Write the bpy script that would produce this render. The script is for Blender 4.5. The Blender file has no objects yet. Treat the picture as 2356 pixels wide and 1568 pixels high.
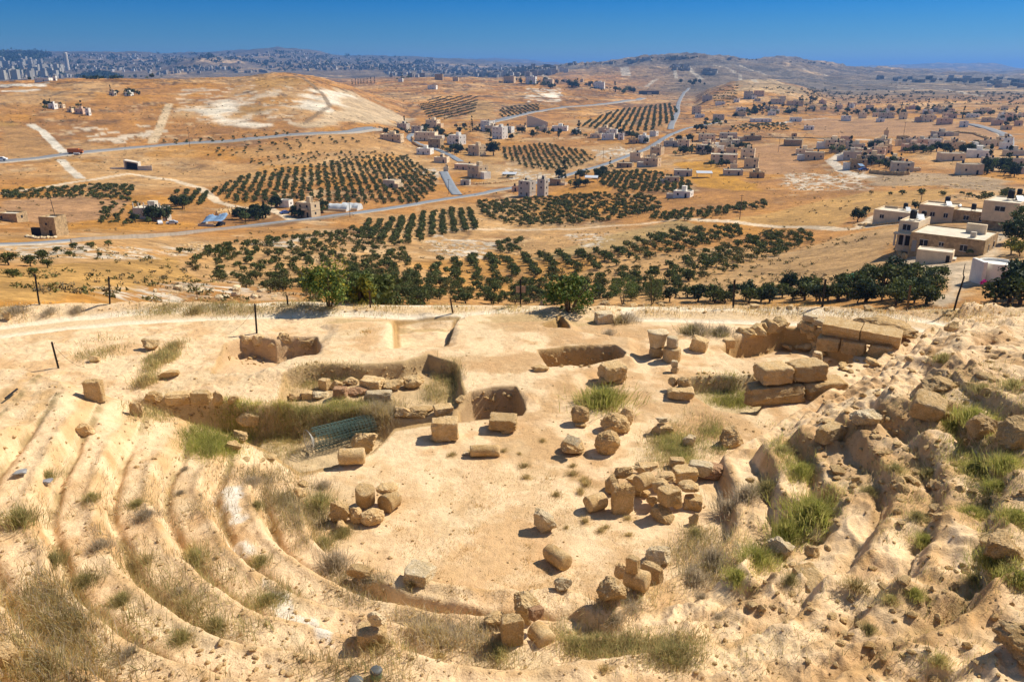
import bpy, bmesh, math, random
import numpy as np
from mathutils import Vector, Matrix, Euler

random.seed(7)
RNG = np.random.default_rng(7)
SC = bpy.context.scene
COL = SC.collection

# ------------------------------------------------------------------ camera
W_, H_ = 2355.0, 1568.0
F_ = 1840.0
PITCH = math.radians(18.8)
CAMZ = 12.0
cp, sp = math.cos(PITCH), math.sin(PITCH)
cam = bpy.data.cameras.new('camera')
cam.sensor_width = 36.0
cam.lens = F_ / W_ * 36.0
cam.clip_start = 0.3
cam.clip_end = 60000
cam_o = bpy.data.objects.new('camera', cam)
COL.objects.link(cam_o)
cam_o.location = (0, 0, CAMZ)
cam_o.rotation_euler = (math.radians(90) - PITCH, 0, 0)
SC.camera = cam_o

def ray(px, py):
    a = (px - W_ / 2) / F_
    b = (H_ / 2 - py) / F_
    return a, cp + b * sp, -sp + b * cp

def pol(px, py):
    x, y, z = ray(px, py)
    h = math.hypot(x, y)
    return math.atan2(x, y), z / h

def on_plane(px, py, z=0.0):
    x, y, zz = ray(px, py)
    t = (z - CAMZ) / zz
    return x * t, y * t

# ------------------------------------------------------------------ noise
def _hash(ix, iy, seed):
    n = (ix.astype(np.int64) * 374761393 + iy.astype(np.int64) * 668265263 + seed * 974634777) & 0xFFFFFFFF
    n = ((n ^ (n >> 13)) * 1274126177) & 0xFFFFFFFF
    n = ((n ^ (n >> 16)) * 2246822519) & 0xFFFFFFFF
    return ((n ^ (n >> 15)) & 0xFFFFFF) / float(0x1000000)

def vn(x, y, seed=0):
    """value noise, -1..1"""
    ix = np.floor(x); iy = np.floor(y)
    fx = x - ix; fy = y - iy
    ux = fx * fx * fx * (fx * (fx * 6 - 15) + 10); uy = fy * fy * fy * (fy * (fy * 6 - 15) + 10)
    a = _hash(ix, iy, seed); b = _hash(ix + 1, iy, seed)
    c = _hash(ix, iy + 1, seed); d = _hash(ix + 1, iy + 1, seed)
    return 2 * (a + (b - a) * ux + (c - a) * uy + (a - b - c + d) * ux * uy) - 1

def fbm(x, y, s, octv=4, seed=0, gain=.5):
    f = 0; amp = 1; tot = 0
    x = x / s; y = y / s
    for o in range(octv):
        f = f + amp * vn(x * 2 ** o + 17.3 * o, y * 2 ** o - 9.1 * o, seed + o)
        tot += amp; amp *= gain
    return f / tot * 1.5

def vn3(p, s, seed=0):
    """cheap 3-d noise from three 2-d slices; p (n,3)"""
    x, y, z = p[:, 0] / s, p[:, 1] / s, p[:, 2] / s
    return (vn(x + .7 * z, y - .4 * z, seed) + vn(y + .6 * x + 31.7, z - .5 * x, seed + 1) + vn(z + .5 * y - 12.1, x - .6 * y, seed + 2)) / 2

def sst(a, b, x):
    t = np.clip((x - a) / (b - a), 0, 1)
    return t * t * (3 - 2 * t)

def sdf(poly, x, y):
    """signed distance to polygon, negative inside; poly list of (x,y)"""
    d = np.full(x.shape, 1e18); ins = np.zeros(x.shape, bool)
    n = len(poly)
    for i in range(n):
        x0, y0 = poly[i]; x1, y1 = poly[(i + 1) % n]
        ex, ey = x1 - x0, y1 - y0
        wx, wy = x - x0, y - y0
        t = np.clip((wx * ex + wy * ey) / (ex * ex + ey * ey + 1e-12), 0, 1)
        d = np.minimum(d, (wx - ex * t) ** 2 + (wy - ey * t) ** 2)
        if y0 != y1:
            c = ((y0 <= y) & (y1 > y)) | ((y1 <= y) & (y0 > y))
            ins ^= c & (x < x0 + (y - y0) * ex / (y1 - y0))
    d = np.sqrt(d)
    return np.where(ins, -d, d)

def line_d(pts, x, y):
    d = np.full(x.shape, 1e18)
    for (x0, y0), (x1, y1) in zip(pts[:-1], pts[1:]):
        ex, ey = x1 - x0, y1 - y0
        wx, wy = x - x0, y - y0
        t = np.clip((wx * ex + wy * ey) / (ex * ex + ey * ey + 1e-12), 0, 1)
        d = np.minimum(d, (wx - ex * t) ** 2 + (wy - ey * t) ** 2)
    return np.sqrt(d)

def region(pts, x, y, pad, fn, *a):
    """evaluate fn only near the polygon; returns (mask index, value)"""
    xs = [p[0] for p in pts]; ys = [p[1] for p in pts]
    m = (x > min(xs) - pad) & (x < max(xs) + pad) & (y > min(ys) - pad) & (y < max(ys) + pad)
    return m, fn(pts, x[m], y[m])

# ------------------------------------------------------------------ the polar height grid
AZ = np.radians(np.arange(-52, 52.001, 0.078))
rho = [5.0]
while rho[-1] < 26000:
    r = rho[-1]
    k = (.0021 if 25 < r < 41 else .0046) if r < 50 else (.008 if r < 500 else (.0105 if r < 5000 else .02))
    rho.append(r * (1 + k))
RHO = np.array(rho)
NA, NR = len(AZ), len(RHO)
LR = np.log(RHO)
GX = RHO[:, None] * np.sin(AZ)[None]
GY = RHO[:, None] * np.cos(AZ)[None]

def pchip(xk, yk, x):
    xk = np.asarray(xk, float); yk = np.asarray(yk, float)
    h = np.diff(xk); dl = np.diff(yk) / h
    m = np.zeros(len(xk)); m[0] = dl[0]; m[-1] = dl[-1]
    for i in range(1, len(xk) - 1):
        m[i] = 0 if dl[i - 1] * dl[i] <= 0 else 2 * dl[i - 1] * dl[i] / (dl[i - 1] + dl[i])
    i = np.clip(np.searchsorted(xk, x) - 1, 0, len(h) - 1)
    t = np.clip((x - xk[i]) / h[i], 0, 1)
    return ((2 * t**3 - 3 * t**2 + 1) * yk[i] + (t**3 - 2 * t**2 + t) * h[i] * m[i]
            + (-2 * t**3 + 3 * t**2) * yk[i + 1] + (t**3 - t**2) * h[i] * m[i + 1])

def skyline(pts, D):
    """height over azimuth of a ridge at distance D whose top is seen along pts"""
    a = []; z = []
    for px, py in pts:
        az, te = pol(px, py)
        a.append(az); z.append(CAMZ + D * te)
    return pchip(a, z, AZ)

PROF = {
 -500: [(690, 62), (650, 95), (600, 145), (560, 215), (505, 330), (450, 430), (400, 550), (360, 690), (300, 900), (250, 1250), (210, 1900), (190, 2600)],
 100: [(690, 68), (650, 100), (600, 150), (560, 225), (505, 340), (450, 440), (400, 560), (360, 700), (300, 900), (250, 1250), (210, 1900), (190, 2600)],
 600: [(690, 110), (650, 150), (600, 205), (550, 270), (500, 350), (450, 430), (400, 540), (350, 670), (300, 850), (250, 1250), (210, 2000), (190, 2600)],
 1178: [(690, 155), (650, 185), (600, 225), (550, 280), (500, 345), (450, 425), (400, 530), (350, 650), (300, 820), (250, 1250), (210, 2000), (190, 2600)],
 1770: [(690, 140), (650, 165), (600, 200), (550, 245), (500, 305), (450, 375), (400, 470), (350, 590), (300, 770), (250, 1200), (210, 2000), (190, 2600)],
 2250: [(690, 125), (650, 140), (600, 160), (550, 190), (515, 235), (450, 330), (400, 430), (350, 550), (300, 750), (250, 1150), (210, 2000), (190, 2600)],
 2900: [(690, 120), (650, 135), (600, 155), (550, 185), (515, 230), (450, 330), (400, 430), (350, 550), (300, 750), (250, 1150), (210, 2000), (190, 2600)],
}
RIM = [(-500, 722), (-200, 716), (0, 712), (90, 703), (250, 699), (450, 692), (600, 700), (700, 705), (850, 706), (1040, 712), (1200, 706), (1320, 708), (1500, 702),
       (1690, 706), (1890, 706), (2090, 714), (2200, 712), (2355, 720), (2600, 728), (2900, 735)]
_ra = []; _rr = []
for px, py in RIM:
    az, te = pol(px, py); _ra.append(az); _rr.append((0.25 - CAMZ) / te)
rim = np.interp(AZ, _ra, _rr)

cols = []; caz = []
for px, lst in PROF.items():
    rr = []; zz = []
    for py, r in lst:
        az, te = pol(px, py)
        rr.append(r); zz.append(CAMZ + r * te)
    caz.append(pol(px, 420)[0])
    r0 = float(np.interp(caz[-1], _ra, _rr))
    zend = zz[-1]
    xs = [math.log(5), math.log(r0), math.log(r0 + 5)] + [math.log(v) for v in rr] + [math.log(4000), math.log(9000), math.log(30000)]
    ys = [0.2, 0.2, -2.6] + zz + [-32, -22, -30]
    if rr[0] > 90:
        xs.insert(3, math.log(72)); ys.insert(3, -13.0)
    cols.append(pchip(xs, ys, LR))
cols = np.array(cols); caz = np.array(caz)
Z = np.empty((NR, NA))
for j, az in enumerate(AZ):
    i = int(np.clip(np.searchsorted(caz, az) - 1, 0, len(caz) - 2))
    t = np.clip((az - caz[i]) / (caz[i + 1] - caz[i]), 0, 1)
    t = t * t * (3 - 2 * t) * .5 + t * .5
    Z[:, j] = cols[i] * (1 - t) + cols[i + 1] * t

# valley relief
far = sst(52, 130, RHO)[:, None]
Z += far * (fbm(GX, GY, 70, 3, 11) * .9 + fbm(GX, GY, 14, 3, 12) * .22)
far2 = sst(700, 2500, RHO)[:, None]
Z += far2 * (fbm(GX, GY, 420, 4, 13) * 11) + sst(2500, 6000, RHO)[:, None] * fbm(GX, GY, 1300, 3, 14) * 26
RIDGES = [
 (1150, 420, 300, [(-600, 192), (0, 190), (200, 184), (400, 184), (500, 183), (560, 178), (650, 171), (720, 178), (800, 200), (880, 235), (950, 268), (1000, 290), (1100, 330), (3000, 400)]),
 (1950, 620, 500, [(-600, 260), (700, 230), (800, 198), (900, 189), (1000, 181), (1100, 182), (1200, 186), (1300, 190), (1400, 201), (1480, 216), (1550, 228), (1650, 255), (3000, 300)]),
 (1500, 300, 300, [(-600, 300), (1560, 250), (1640, 208), (1700, 190), (1760, 186), (1820, 196), (1900, 222), (2000, 250), (3000, 300)]),
 (3500, 1100, 900, [(-600, 230), (900, 215), (1050, 185), (1180, 168), (1230, 160), (1330, 151), (1430, 141), (1500, 132), (1570, 128), (1640, 131), (1700, 140), (1740, 150), (1850, 165), (2000, 190), (3000, 230)]),
 (4300, 1100, 900, [(-600, 230), (1500, 200), (1650, 152), (1720, 142), (1790, 138), (1860, 142), (1920, 151), (2000, 159), (2100, 165), (2300, 178), (2500, 182), (3000, 190)]),
 (3000, 500, 500, [(-600, 240), (1750, 235), (1900, 205), (2050, 196), (2200, 203), (2330, 190), (2500, 186), (3000, 190)]),
 (4600, 700, 700, [(-600, 200), (300, 190), (360, 176), (420, 155), (470, 150), (540, 157), (640, 180), (800, 170), (900, 165), (1000, 178), (1200, 190), (3000, 220)]),
 (6200, 900, 900, [(-600, 200), (1800, 180), (1950, 160), (2080, 158), (2150, 161), (2250, 168), (2355, 163), (2600, 166), (3000, 170)]),
 (7800, 2900, 1500, [(-600, 126), (0, 121), (40, 119), (80, 122), (120, 122), (300, 122), (400, 125), (520, 120), (640, 114), (700, 117), (800, 129), (1000, 135), (1100, 141), (1250, 150), (1400, 160), (1600, 172), (3000, 190)]),
 (13000, 2500, 2500, [(-600, 150), (900, 142), (1150, 136), (1300, 147), (1600, 155), (1920, 162), (1970, 156), (2080, 150), (2200, 147), (2280, 147), (2340, 160), (2400, 168), (3000, 172)]),
]
ridge_g = []
for D, wf, wb, pts in RIDGES:
    s = skyline(pts, D)
    dr = RHO - D
    g = np.exp(-(dr / np.where(dr < 0, wf, wb)) ** 2)[:, None]
    k = D * (.0048 if 3000 < D < 5000 else .002)
    zz = s[None] + fbm(GX, GY, D * .028, 5, int(D) % 97, .6) * k
    Z = np.where(zz > Z, Z + (zz - Z) * g, Z)

# ------------------------------------------------------------------ the site (theatre, trenches, track)
NS = int(np.searchsorted(RHO, 62))
sx, sy = GX[:NS], GY[:NS]
def P2(pts, z=0.2):
    return [on_plane(px, py, z) for px, py in pts]

wx = sx + fbm(sx, sy, 3.0, 3, 21) * .20
wy = sy + fbm(sx, sy, 3.0, 3, 22) * .20
XC, YC = 0.1, 21.6
base = sst(25, 30, wy) * .25 + fbm(sx, sy, 5, 4, 23) * .07
dy = np.minimum(wy - YC, 0)
flare = np.where(wx > 0, np.clip(wy - 22.8, 0, 30) * 1.02, np.clip(wy - 21, 0, 30) * .25)
R = np.hypot(np.maximum(np.abs(wx - XC) - flare, 0), dy)
right = sst(-1.0, 4.5, wx + (wy - 15) * .25)
TREAD = 1.18
R0 = 6.15 + .2 * right
u = np.maximum((R - R0) / TREAD, 0)
k = np.floor(u); fr = u - k
prof = sst(0, .22, fr) - .33 * np.exp(-((fr - .93) / .12) ** 2) + .10 * np.exp(-((fr - .3) / .10) ** 2) - .10 * fr
ero = np.clip(.5 + .9 * fbm(sx, sy, 3.5, 3, 24), 0, 1)
stair = (k + prof)
ramp = u
mixr = np.clip((.03 + .26 * right + (.16 + .24 * right) * (ero - .5)) * np.where(k == 0, .3, 1) + (wx < 0) * sst(19.0, 22.5, wy), 0, 1)
cav = (stair * (1 - mixr) + ramp * mixr) * (.50 + .02 * right)
cav = np.where(R > R0, cav, 0)
# rubble relief of the collapsed right wing
rn = 1 - np.abs(fbm(sx, sy, 2.2, 4, 25))
rub = (np.clip(rn, 0, 1) ** 2 - .5) * .30 + fbm(sx, sy, .9, 4, 26) * .10
cav = cav + rub * right * sst(0, 1.2, R - R0)
fadeL = 1 - sst(22.0, 27.5, wy)
fadeR = np.ones_like(wy)
cav = cav * np.where(wx > 0, fadeR, fadeL)
cav = np.where(wx > 0, np.minimum(cav, np.clip(3.2 - np.clip(wy - 24, 0, 30) * .19, .35, 4) + np.clip(22 - wy, 0, 20) * .2 + rub * .8), np.minimum(cav, 2.9 + np.clip(20 - wy, 0, 20) * .3))
S = base + cav
TR = []      # excavated cuts: polygon in picture px on the z=.3 surface, floor height, wall width
def cut(pts, floor, wall=.17, z=.3, ramp=None):
    pl = P2(pts, z)
    m, d = region(pl, sx, sy, 1.0, sdf)
    d = d + fbm(sx[m], sy[m], 2.2, 2, 31) * .07
    f = floor + fbm(sx[m], sy[m], 1.3, 3, 32) * .12
    if ramp is not None:
        (ax, ay), (bx, by), za = P2([ramp[0]])[0], P2([ramp[1]])[0], ramp[2]
        L2 = (bx - ax) ** 2 + (by - ay) ** 2
        t = np.clip(((sx[m] - ax) * (bx - ax) + (sy[m] - ay) * (by - ay)) / L2, 0, 1)
        f = f * t + za * (1 - t)
    t = sst(.06, -wall, d)
    S[m] = S[m] * (1 - t) + np.minimum(f, S[m]) * t
T1 = [(655, 866), (699, 854), (738, 847), (835, 845), (926, 838), (985, 823), (1045, 844), (1053, 857), (1061, 888), (1068, 911), (1050, 930), (950, 938), (820, 930), (690, 935), (640, 915)]
T8 = [(300, 915), (345, 912), (440, 912), (500, 918), (570, 930), (690, 932), (800, 928), (880, 932), (1045, 932), (1040, 958), (960, 966), (905, 975), (880, 1000), (850, 1025), (760, 1060), (690, 1075), (600, 1055), (540, 1048), (450, 1045), (400, 1010), (320, 985), (292, 955)]
T8b = [(432, 1005), (480, 975), (540, 962), (600, 950), (585, 985), (535, 1040), (470, 1050), (440, 1040)]
T2 = [(1053, 936), (1082, 908), (1134, 899), (1186, 897), (1197, 912), (1208, 930), (1199, 941), (1131, 949), (1056, 955)]
T3 = [(1238, 812), (1296, 804), (1358, 803), (1410, 803), (1436, 818), (1431, 829), (1379, 841), (1340, 851), (1310, 848), (1262, 852), (1243, 826)]
T4 = [(553, 775), (583, 772), (633, 780), (667, 774), (727, 772), (735, 800), (727, 814), (683, 827), (633, 847), (567, 854), (487, 856), (500, 830), (517, 790)]
T5 = [(903, 727), (960, 722), (1056, 722), (1040, 765), (1030, 795), (952, 799), (907, 802)]
T6 = [(1583, 866), (1645, 860), (1690, 864), (1763, 853), (1850, 846), (1800, 880), (1765, 905), (1740, 938), (1690, 935), (1650, 928), (1600, 903), (1578, 883)]
T7 = [(1682, 775), (1662, 798), (1690, 817), (1800, 816), (1850, 832), (1900, 840), (1960, 830), (1960, 790), (1900, 760), (1800, 750)]
# the raised earth baulks left standing between the trenches
BAULK = [(740, 745), (905, 733), (908, 800), (1030, 796), (1052, 728), (1110, 716), (1230, 724), (1300, 724), (1330, 760), (1460, 775), (1460, 830), (1210, 920), (1195, 905), (1055, 915), (1045, 846), (900, 843), (700, 856), (560, 870), (640, 830), (730, 812), (765, 752)]
pl = P2(BAULK, .4); m, d = region(pl, sx, sy, 2.0, sdf)
S[m] += .20 * sst(.25, -.35, d + fbm(sx[m], sy[m], .8, 3, 33) * .15)
NOTCH = [(1278, 742), (1281, 726), (1288, 722), (1310, 756), (1275, 757), (1240, 754)]
cut(T1, -.22, .2); cut(T8, -1.0, .45, .2); cut(T8b, -1.6, .35, 0); cut(T2, -.75); cut(T3, -.55)
cut(T4, -.75, .14, .3, ((480, 850), (640, 790), .1)); cut(T5, -.12, .14, .3); cut(T6, -.5, .22); cut(T7, -.75, .25, .3)
cut(NOTCH, -.05, .12, .4)
LEFTPIT = [(110, 890), (140, 868), (205, 880), (213, 900), (213, 925), (165, 928), (125, 918)]
# smooth stone bench at the edge of the orchestra
for bl in ([(880, 1350), (960, 1385), (1060, 1410), (1150, 1432)], [(1262, 1425), (1310, 1440), (1370, 1470)]):
    q = P2(bl, .3); d = line_d(q, sx, sy)
    S += .36 * sst(.62, .42, d + fbm(sx, sy, .6, 2, 37) * .03)
# kerb of white plaster on the second step (left)
offf = sst(-.6, .8, R - R0)
crumb = np.clip(1 - np.abs(fbm(sx, sy, .34, 3, 38)) * 2.2, 0, 1) ** 2
S += (crumb - .35) * offf * (.008 + .030 * right) * sst(-.3, .3, fbm(sx, sy, 1.2, 2, 39))
S += fbm(sx, sy, .55, 3, 27) * (.014 + .022 * offf + .026 * right * offf) + fbm(sx, sy, .16, 2, 28) * (.006 + .008 * offf + .012 * right * offf)
# wheel track
TRACK = [(-500, 810), (-100, 778), (0, 767), (150, 748), (300, 735), (450, 727), (600, 721), (800, 718), (1040, 724), (1200, 712)]
TRACK2 = [(1480, 716), (1700, 722), (1900, 728), (2100, 738), (2200, 752), (2355, 745), (2700, 750)]
trk = np.minimum(line_d(P2(TRACK, 0), sx, sy), line_d(P2(TRACK2, .3), sx, sy))
S = np.where(trk < 1.9, S + (S * 0 - .02 + .10 * (wx > 2) - S) * sst(1.9, 1.2, trk) * .7 * (sy > 30), S)
S -= .05 * sst(.35, .1, np.abs(trk - .8)) * (sy > 30)
bl = sst(-.8, .6, RHO[:NS, None] - rim[None])
lip = .22 * np.exp(-((RHO[:NS, None] - rim[None] + .6) / .9) ** 2) + fbm(sx, sy, 1.6, 4, 29) * .12
Z[:NS] = (S + lip * sst(3.0, 0, np.abs(RHO[:NS, None] - rim[None]))) * (1 - bl) + Z[:NS] * bl

# ------------------------------------------------------------------ ray casting on the grid
def _col(az):
    f = np.clip((az - AZ[0]) / (AZ[1] - AZ[0]), 0, NA - 1.001)
    i = int(f); t = f - i
    return Z[:, i] * (1 - t) + Z[:, i + 1] * t

def at(px, py, hz=0.0, rmin=8.0):
    """point where the sight line through picture px meets the ground (raised by hz)"""
    az, te = pol(px, py)
    c = _col(az) + hz
    e = (CAMZ + RHO * te) - c
    idx = np.nonzero((e <= 0) & (RHO > rmin))[0]
    if len(idx) == 0:
        i = NR - 2; r = RHO[i]
    else:
        i = idx[0]
        if i == 0:
            r = RHO[0]
        else:
            t = e[i - 1] / (e[i - 1] - e[i] + 1e-12)
            r = RHO[i - 1] + (RHO[i] - RHO[i - 1]) * min(max(t, 0), 1)
    z = CAMZ + r * te
    return Vector((r * math.sin(az), r * math.cos(az), z - hz))

def gz(x, y):
    az = math.atan2(x, y); r = max(math.hypot(x, y), 5.01)
    fi = min(max((az - AZ[0]) / (AZ[1] - AZ[0]), 0), NA - 1.001)
    j = int(fi); t = fi - j
    i = int(np.clip(np.searchsorted(RHO, r) - 1, 0, NR - 2))
    s = (r - RHO[i]) / (RHO[i + 1] - RHO[i])
    return float((Z[i, j] * (1 - t) + Z[i, j + 1] * t) * (1 - s) + (Z[i + 1, j] * (1 - t) + Z[i + 1, j + 1] * t) * s)

def depth(v):
    return v.y * cp - (v.z - CAMZ) * sp

def px2m(v):
    """metres per picture px at v"""
    return depth(v) / F_

def topx(v):
    d = depth(v)
    return W_ / 2 + F_ * v.x / d, H_ / 2 - F_ * (v.y * sp + (v.z - CAMZ) * cp) / d

def PV(pts):
    return [tuple(at(px, py)[:2]) for px, py in pts]
# ------------------------------------------------------------------ node helpers
def new_mat(name):
    m = bpy.data.materials.new(name); m.use_nodes = True
    nt = m.node_tree; nt.nodes.clear()
    out = nt.nodes.new('ShaderNodeOutputMaterial')
    b = nt.nodes.new('ShaderNodeBsdfPrincipled')
    nt.links.new(b.outputs[0], out.inputs[0])
    b.inputs['Roughness'].default_value = .9
    b.inputs['Specular IOR Level'].default_value = .15
    return m, nt, b

def N(nt, typ, **kw):
    n = nt.nodes.new(typ)
    for k, v in kw.items():
        setattr(n, k, v)
    return n

def noise(nt, vec, scale, detail=4, rough=.55):
    n = N(nt, 'ShaderNodeTexNoise'); n.inputs['Scale'].default_value = scale
    n.inputs['Detail'].default_value = detail; n.inputs['Roughness'].default_value = rough
    nt.links.new(vec, n.inputs['Vector'])
    return n.outputs['Fac']

def mrange(nt, val, a, b, c, d):
    n = N(nt, 'ShaderNodeMapRange')
    nt.links.new(val, n.inputs[0])
    for i, v in enumerate((a, b, c, d)):
        n.inputs[i + 1].default_value = v
    return n.outputs[0]

def vmul(nt, col, fac):
    n = N(nt, 'ShaderNodeVectorMath', operation='SCALE')
    nt.links.new(col, n.inputs[0]); nt.links.new(fac, n.inputs['Scale'])
    return n.outputs[0]

def mixc(nt, fac, a, b):
    n = N(nt, 'ShaderNodeMix', data_type='RGBA')
    if isinstance(fac, float): n.inputs[0].default_value = fac
    else: nt.links.new(fac, n.inputs[0])
    for i, v in ((6, a), (7, b)):
        if isinstance(v, tuple): n.inputs[i].default_value = (*v, 1)
        else: nt.links.new(v, n.inputs[i])
    return n.outputs[2]

def bump(nt, b, hts, strength=.6):
    """hts: list of (value socket, distance)"""
    prev = None
    for v, dist in hts:
        n = N(nt, 'ShaderNodeBump'); n.inputs['Strength'].default_value = strength
        n.inputs['Distance'].default_value = dist
        nt.links.new(v, n.inputs['Height'])
        if prev: nt.links.new(prev, n.inputs['Normal'])
        prev = n.outputs[0]
    nt.links.new(prev, b.inputs['Normal'])

def ground_mat(name, scales, bumps, lo=.78, hi=1.2):
    m, nt, b = new_mat(name)
    at_ = N(nt, 'ShaderNodeAttribute', attribute_name='tint')
    geo = N(nt, 'ShaderNodeNewGeometry').outputs['Position']
    c = at_.outputs['Color']
    for s in scales:
        c = vmul(nt, c, mrange(nt, noise(nt, geo, s), .3, .7, lo, hi))
    if name == 'earth':      # dry stalks, crumbs and dust on the sand
        mp = N(nt, 'ShaderNodeMapping'); mp.inputs['Scale'].default_value = (1.0, .45, 1.0); mp.inputs['Rotation'].default_value = (0, 0, .6); nt.links.new(geo, mp.inputs[0])
        c = mixc(nt, mrange(nt, noise(nt, mp.outputs[0], 16, 6, .72), .60, .72, 0, .38), c, (.36, .225, .10))
        c = mixc(nt, mrange(nt, noise(nt, geo, 26, 5, .7), .62, .72, 0, .6), c, (.74, .60, .42))
    nt.links.new(c, b.inputs['Base Color'])
    if bumps:
        bump(nt, b, [(noise(nt, geo, s, 5, .6), d) for s, d in bumps])
    return m

M_SITE = ground_mat('earth', (4.0, 30.0), ((6.0, .07), (26.0, .04), (80.0, .014)), .90, 1.10)
M_VALLEY = ground_mat('valley_soil', (.06, .35, 1.6), ((.6, .6), (3.0, .15)), .72, 1.26)
M_HILLS = ground_mat('hill_soil', (.010, .04, .16), ((.03, 9.0), (.12, 2.5)), .62, 1.32)

# ------------------------------------------------------------------ colours of the ground
def lin(r, g, b):
    return np.array([((v / 255 + .055) / 1.055) ** 2.4 if v > 10 else v / 3294 for v in (r, g, b)])

TINT = np.empty((NR, NA, 3))
def paint(mask, col, f, sl=slice(None)):
    """mix col into TINT[mask] by f"""
    T = TINT[sl] if sl != slice(None) else TINT
    f = np.asarray(f)[..., None]
    T[mask] = T[mask] * (1 - f) + np.asarray(col) * f

nA = fbm(GX, GY, 90, 4, 41); nB = fbm(GX, GY, 28, 4, 42); nC = fbm(GX, GY, 8, 3, 43)
OCH = np.array((.37, .178, .050)); TAN = np.array((.43, .25, .10)); BRN = np.array((.235, .115, .042)); PALE = np.array((.50, .34, .18)); GOLD = np.array((.42, .195, .028))
TINT[:] = OCH
allm = np.ones((NR, NA), bool)
def mixall(col, f):
    TINT[:] = TINT * (1 - f[..., None]) + col * f[..., None]
mixall(TAN, sst(-.15, .5, nA + .4 * nB)); mixall(BRN, .8 * sst(.1, .6, nB * .8 - nA * .5)); mixall(PALE, .7 * sst(.35, .75, nC * .7 + nB * .5)); mixall(GOLD, .6 * sst(.2, .6, fbm(GX, GY, 45, 3, 44)))
tl = np.minimum(np.abs(fbm(GX * .5 - GY * .2, GY * 1.3, 30, 3, 57)), np.abs(fbm(GX * .6, Z * 5 + GY * .3, 26, 3, 58)))
mixall(np.array((.15, .085, .04)), .62 * sst(.06, .0, tl) * sst(-.1, .3, nB) * sst(60, 110, RHO)[:, None])
mixall(PALE, .5 * sst(.05, .0, np.abs(fbm(GX * .5, GY * 1.2, 40, 3, 59))) * sst(0, .4, nA) * sst(60, 110, RHO)[:, None])
# far hills: greyer, with rock ledges and pale scars
rsd = sst(.10, .22, AZ)[None]
farc = sst(2100, 3000, RHO)[:, None] * (1 - rsd) + sst(1250, 1900, RHO)[:, None] * rsd
HG = np.array((.155, .128, .098)); HB = np.array((.185, .138, .09)); HD = np.array((.07, .06, .05))
n1 = fbm(GX, GY, 330, 4, 45); n2 = fbm(GX, GY, 110, 4, 46)
hc = HB + (HG - HB) * sst(-.3, .4, n1)[..., None]
hc = hc + (HD - hc) * (.7 * sst(.15, .6, n2))[..., None]
hc = hc + (PALE * .95 - hc) * (.8 * sst(.4, .75, fbm(GX, GY, 160, 4, 47)))[..., None]
TINT[:] = TINT * (1 - farc[..., None]) + hc * farc[..., None]
vfar = (sst(5200, 7000, RHO)[:, None] * sst(.14, -.1, AZ)[None])
mixall(np.array((.085, .08, .065)), .8 * vfar)
led = np.minimum(np.abs(fbm(GX, Z * 9 + GY * .25, 60, 3, 48)), np.abs(fbm(GX * .6, Z * 14 + GY * .1, 130, 3, 49)) + .02)
mixall(HD * .75, .7 * sst(.09, .0, led) * sst(400, 900, RHO)[:, None])

def patch(pts, col, soft=4.0, f=1.0, wob=3.0, sc=14., streak=None):
    pl = PV(pts)
    m, d = region(pl, GX, GY, soft * 2 + wob, sdf)
    if not m.any(): return
    x, y = GX[m], GY[m]
    d = d + fbm(x, y, sc, 3, 51) * wob
    w = sst(soft * .5, -soft * .5, d) * f
    c = np.asarray(col)[None] * np.ones((len(x), 1))
    if streak:
        ang, sp_, amt = streak
        v = (x * math.sin(ang) + y * math.cos(ang)) + fbm(x, y, 25, 2, 52) * 2.0
        c = c * (1 + amt * np.sin(v / sp_ * 6.283) * (.6 + .4 * fbm(x, y, 9, 2, 53)))[:, None]
    TINT[m] = TINT[m] * (1 - w[:, None]) + c * w[:, None]

def speck(pts, col, thr=.25, sc=5., f=.9, wob=4):
    pl = PV(pts)
    m, d = region(pl, GX, GY, 8, sdf)
    if not m.any(): return
    x, y = GX[m], GY[m]
    w = sst(2, -2, d + fbm(x, y, 16, 3, 54) * wob) * sst(thr, thr + .25, fbm(x, y, sc, 4, 55)) * f
    TINT[m] = TINT[m] * (1 - w[:, None]) + np.asarray(col) * w[:, None]

WHT = np.array((.62, .53, .41)); GRYR = np.array((.40, .34, .26)); OLI = np.array((.30, .25, .10))
patch([(-350, 640), (0, 618), (200, 605), (360, 590), (405, 592), (420, 620), (470, 645), (360, 655), (300, 668), (120, 690), (-350, 715)], (0.385, 0.218, 0.066), 2, 1, .8, 8, (.15, 2.4, .10))
patch([(0, 460), (130, 452), (300, 462), (230, 505), (100, 515), (0, 500)], (0.348, 0.197, 0.096), 4, .9, 2, 14, (.2, 3.5, .08))
patch([(1690, 505), (1850, 470), (2000, 440), (2200, 435), (2180, 455), (1960, 500), (1930, 520), (1800, 522)], (0.407, 0.231, 0.072), 4, 1, 2, 14, (.7, 4, .10))
patch([(1560, 660), (1700, 620), (1830, 585), (1930, 545), (2040, 520), (2070, 530), (2040, 600), (1990, 640), (1800, 680), (1570, 695)], (0.392, 0.238, 0.102), 3, .9, 2, 12, (.6, 3.5, .07))
patch([(1180, 600), (1300, 570), (1420, 535), (1560, 505), (1620, 520), (1540, 545), (1420, 575), (1240, 600)], (0.348, 0.231, 0.093), 3, .9, 2)
patch([(1550, 375), (1640, 372), (1760, 440), (1700, 440), (1600, 430)], (0.429, 0.211, 0.027), 4, 1, 3)
patch([(1700, 340), (1800, 330), (1850, 360), (1860, 400), (1760, 400)], (0.348, 0.190, 0.084), 4, .9, 3)
patch([(1840, 270), (2100, 280), (2300, 290), (2340, 330), (2100, 318), (1860, 312)], (0.333, 0.187, 0.087), 8, .9, 6)
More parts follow.
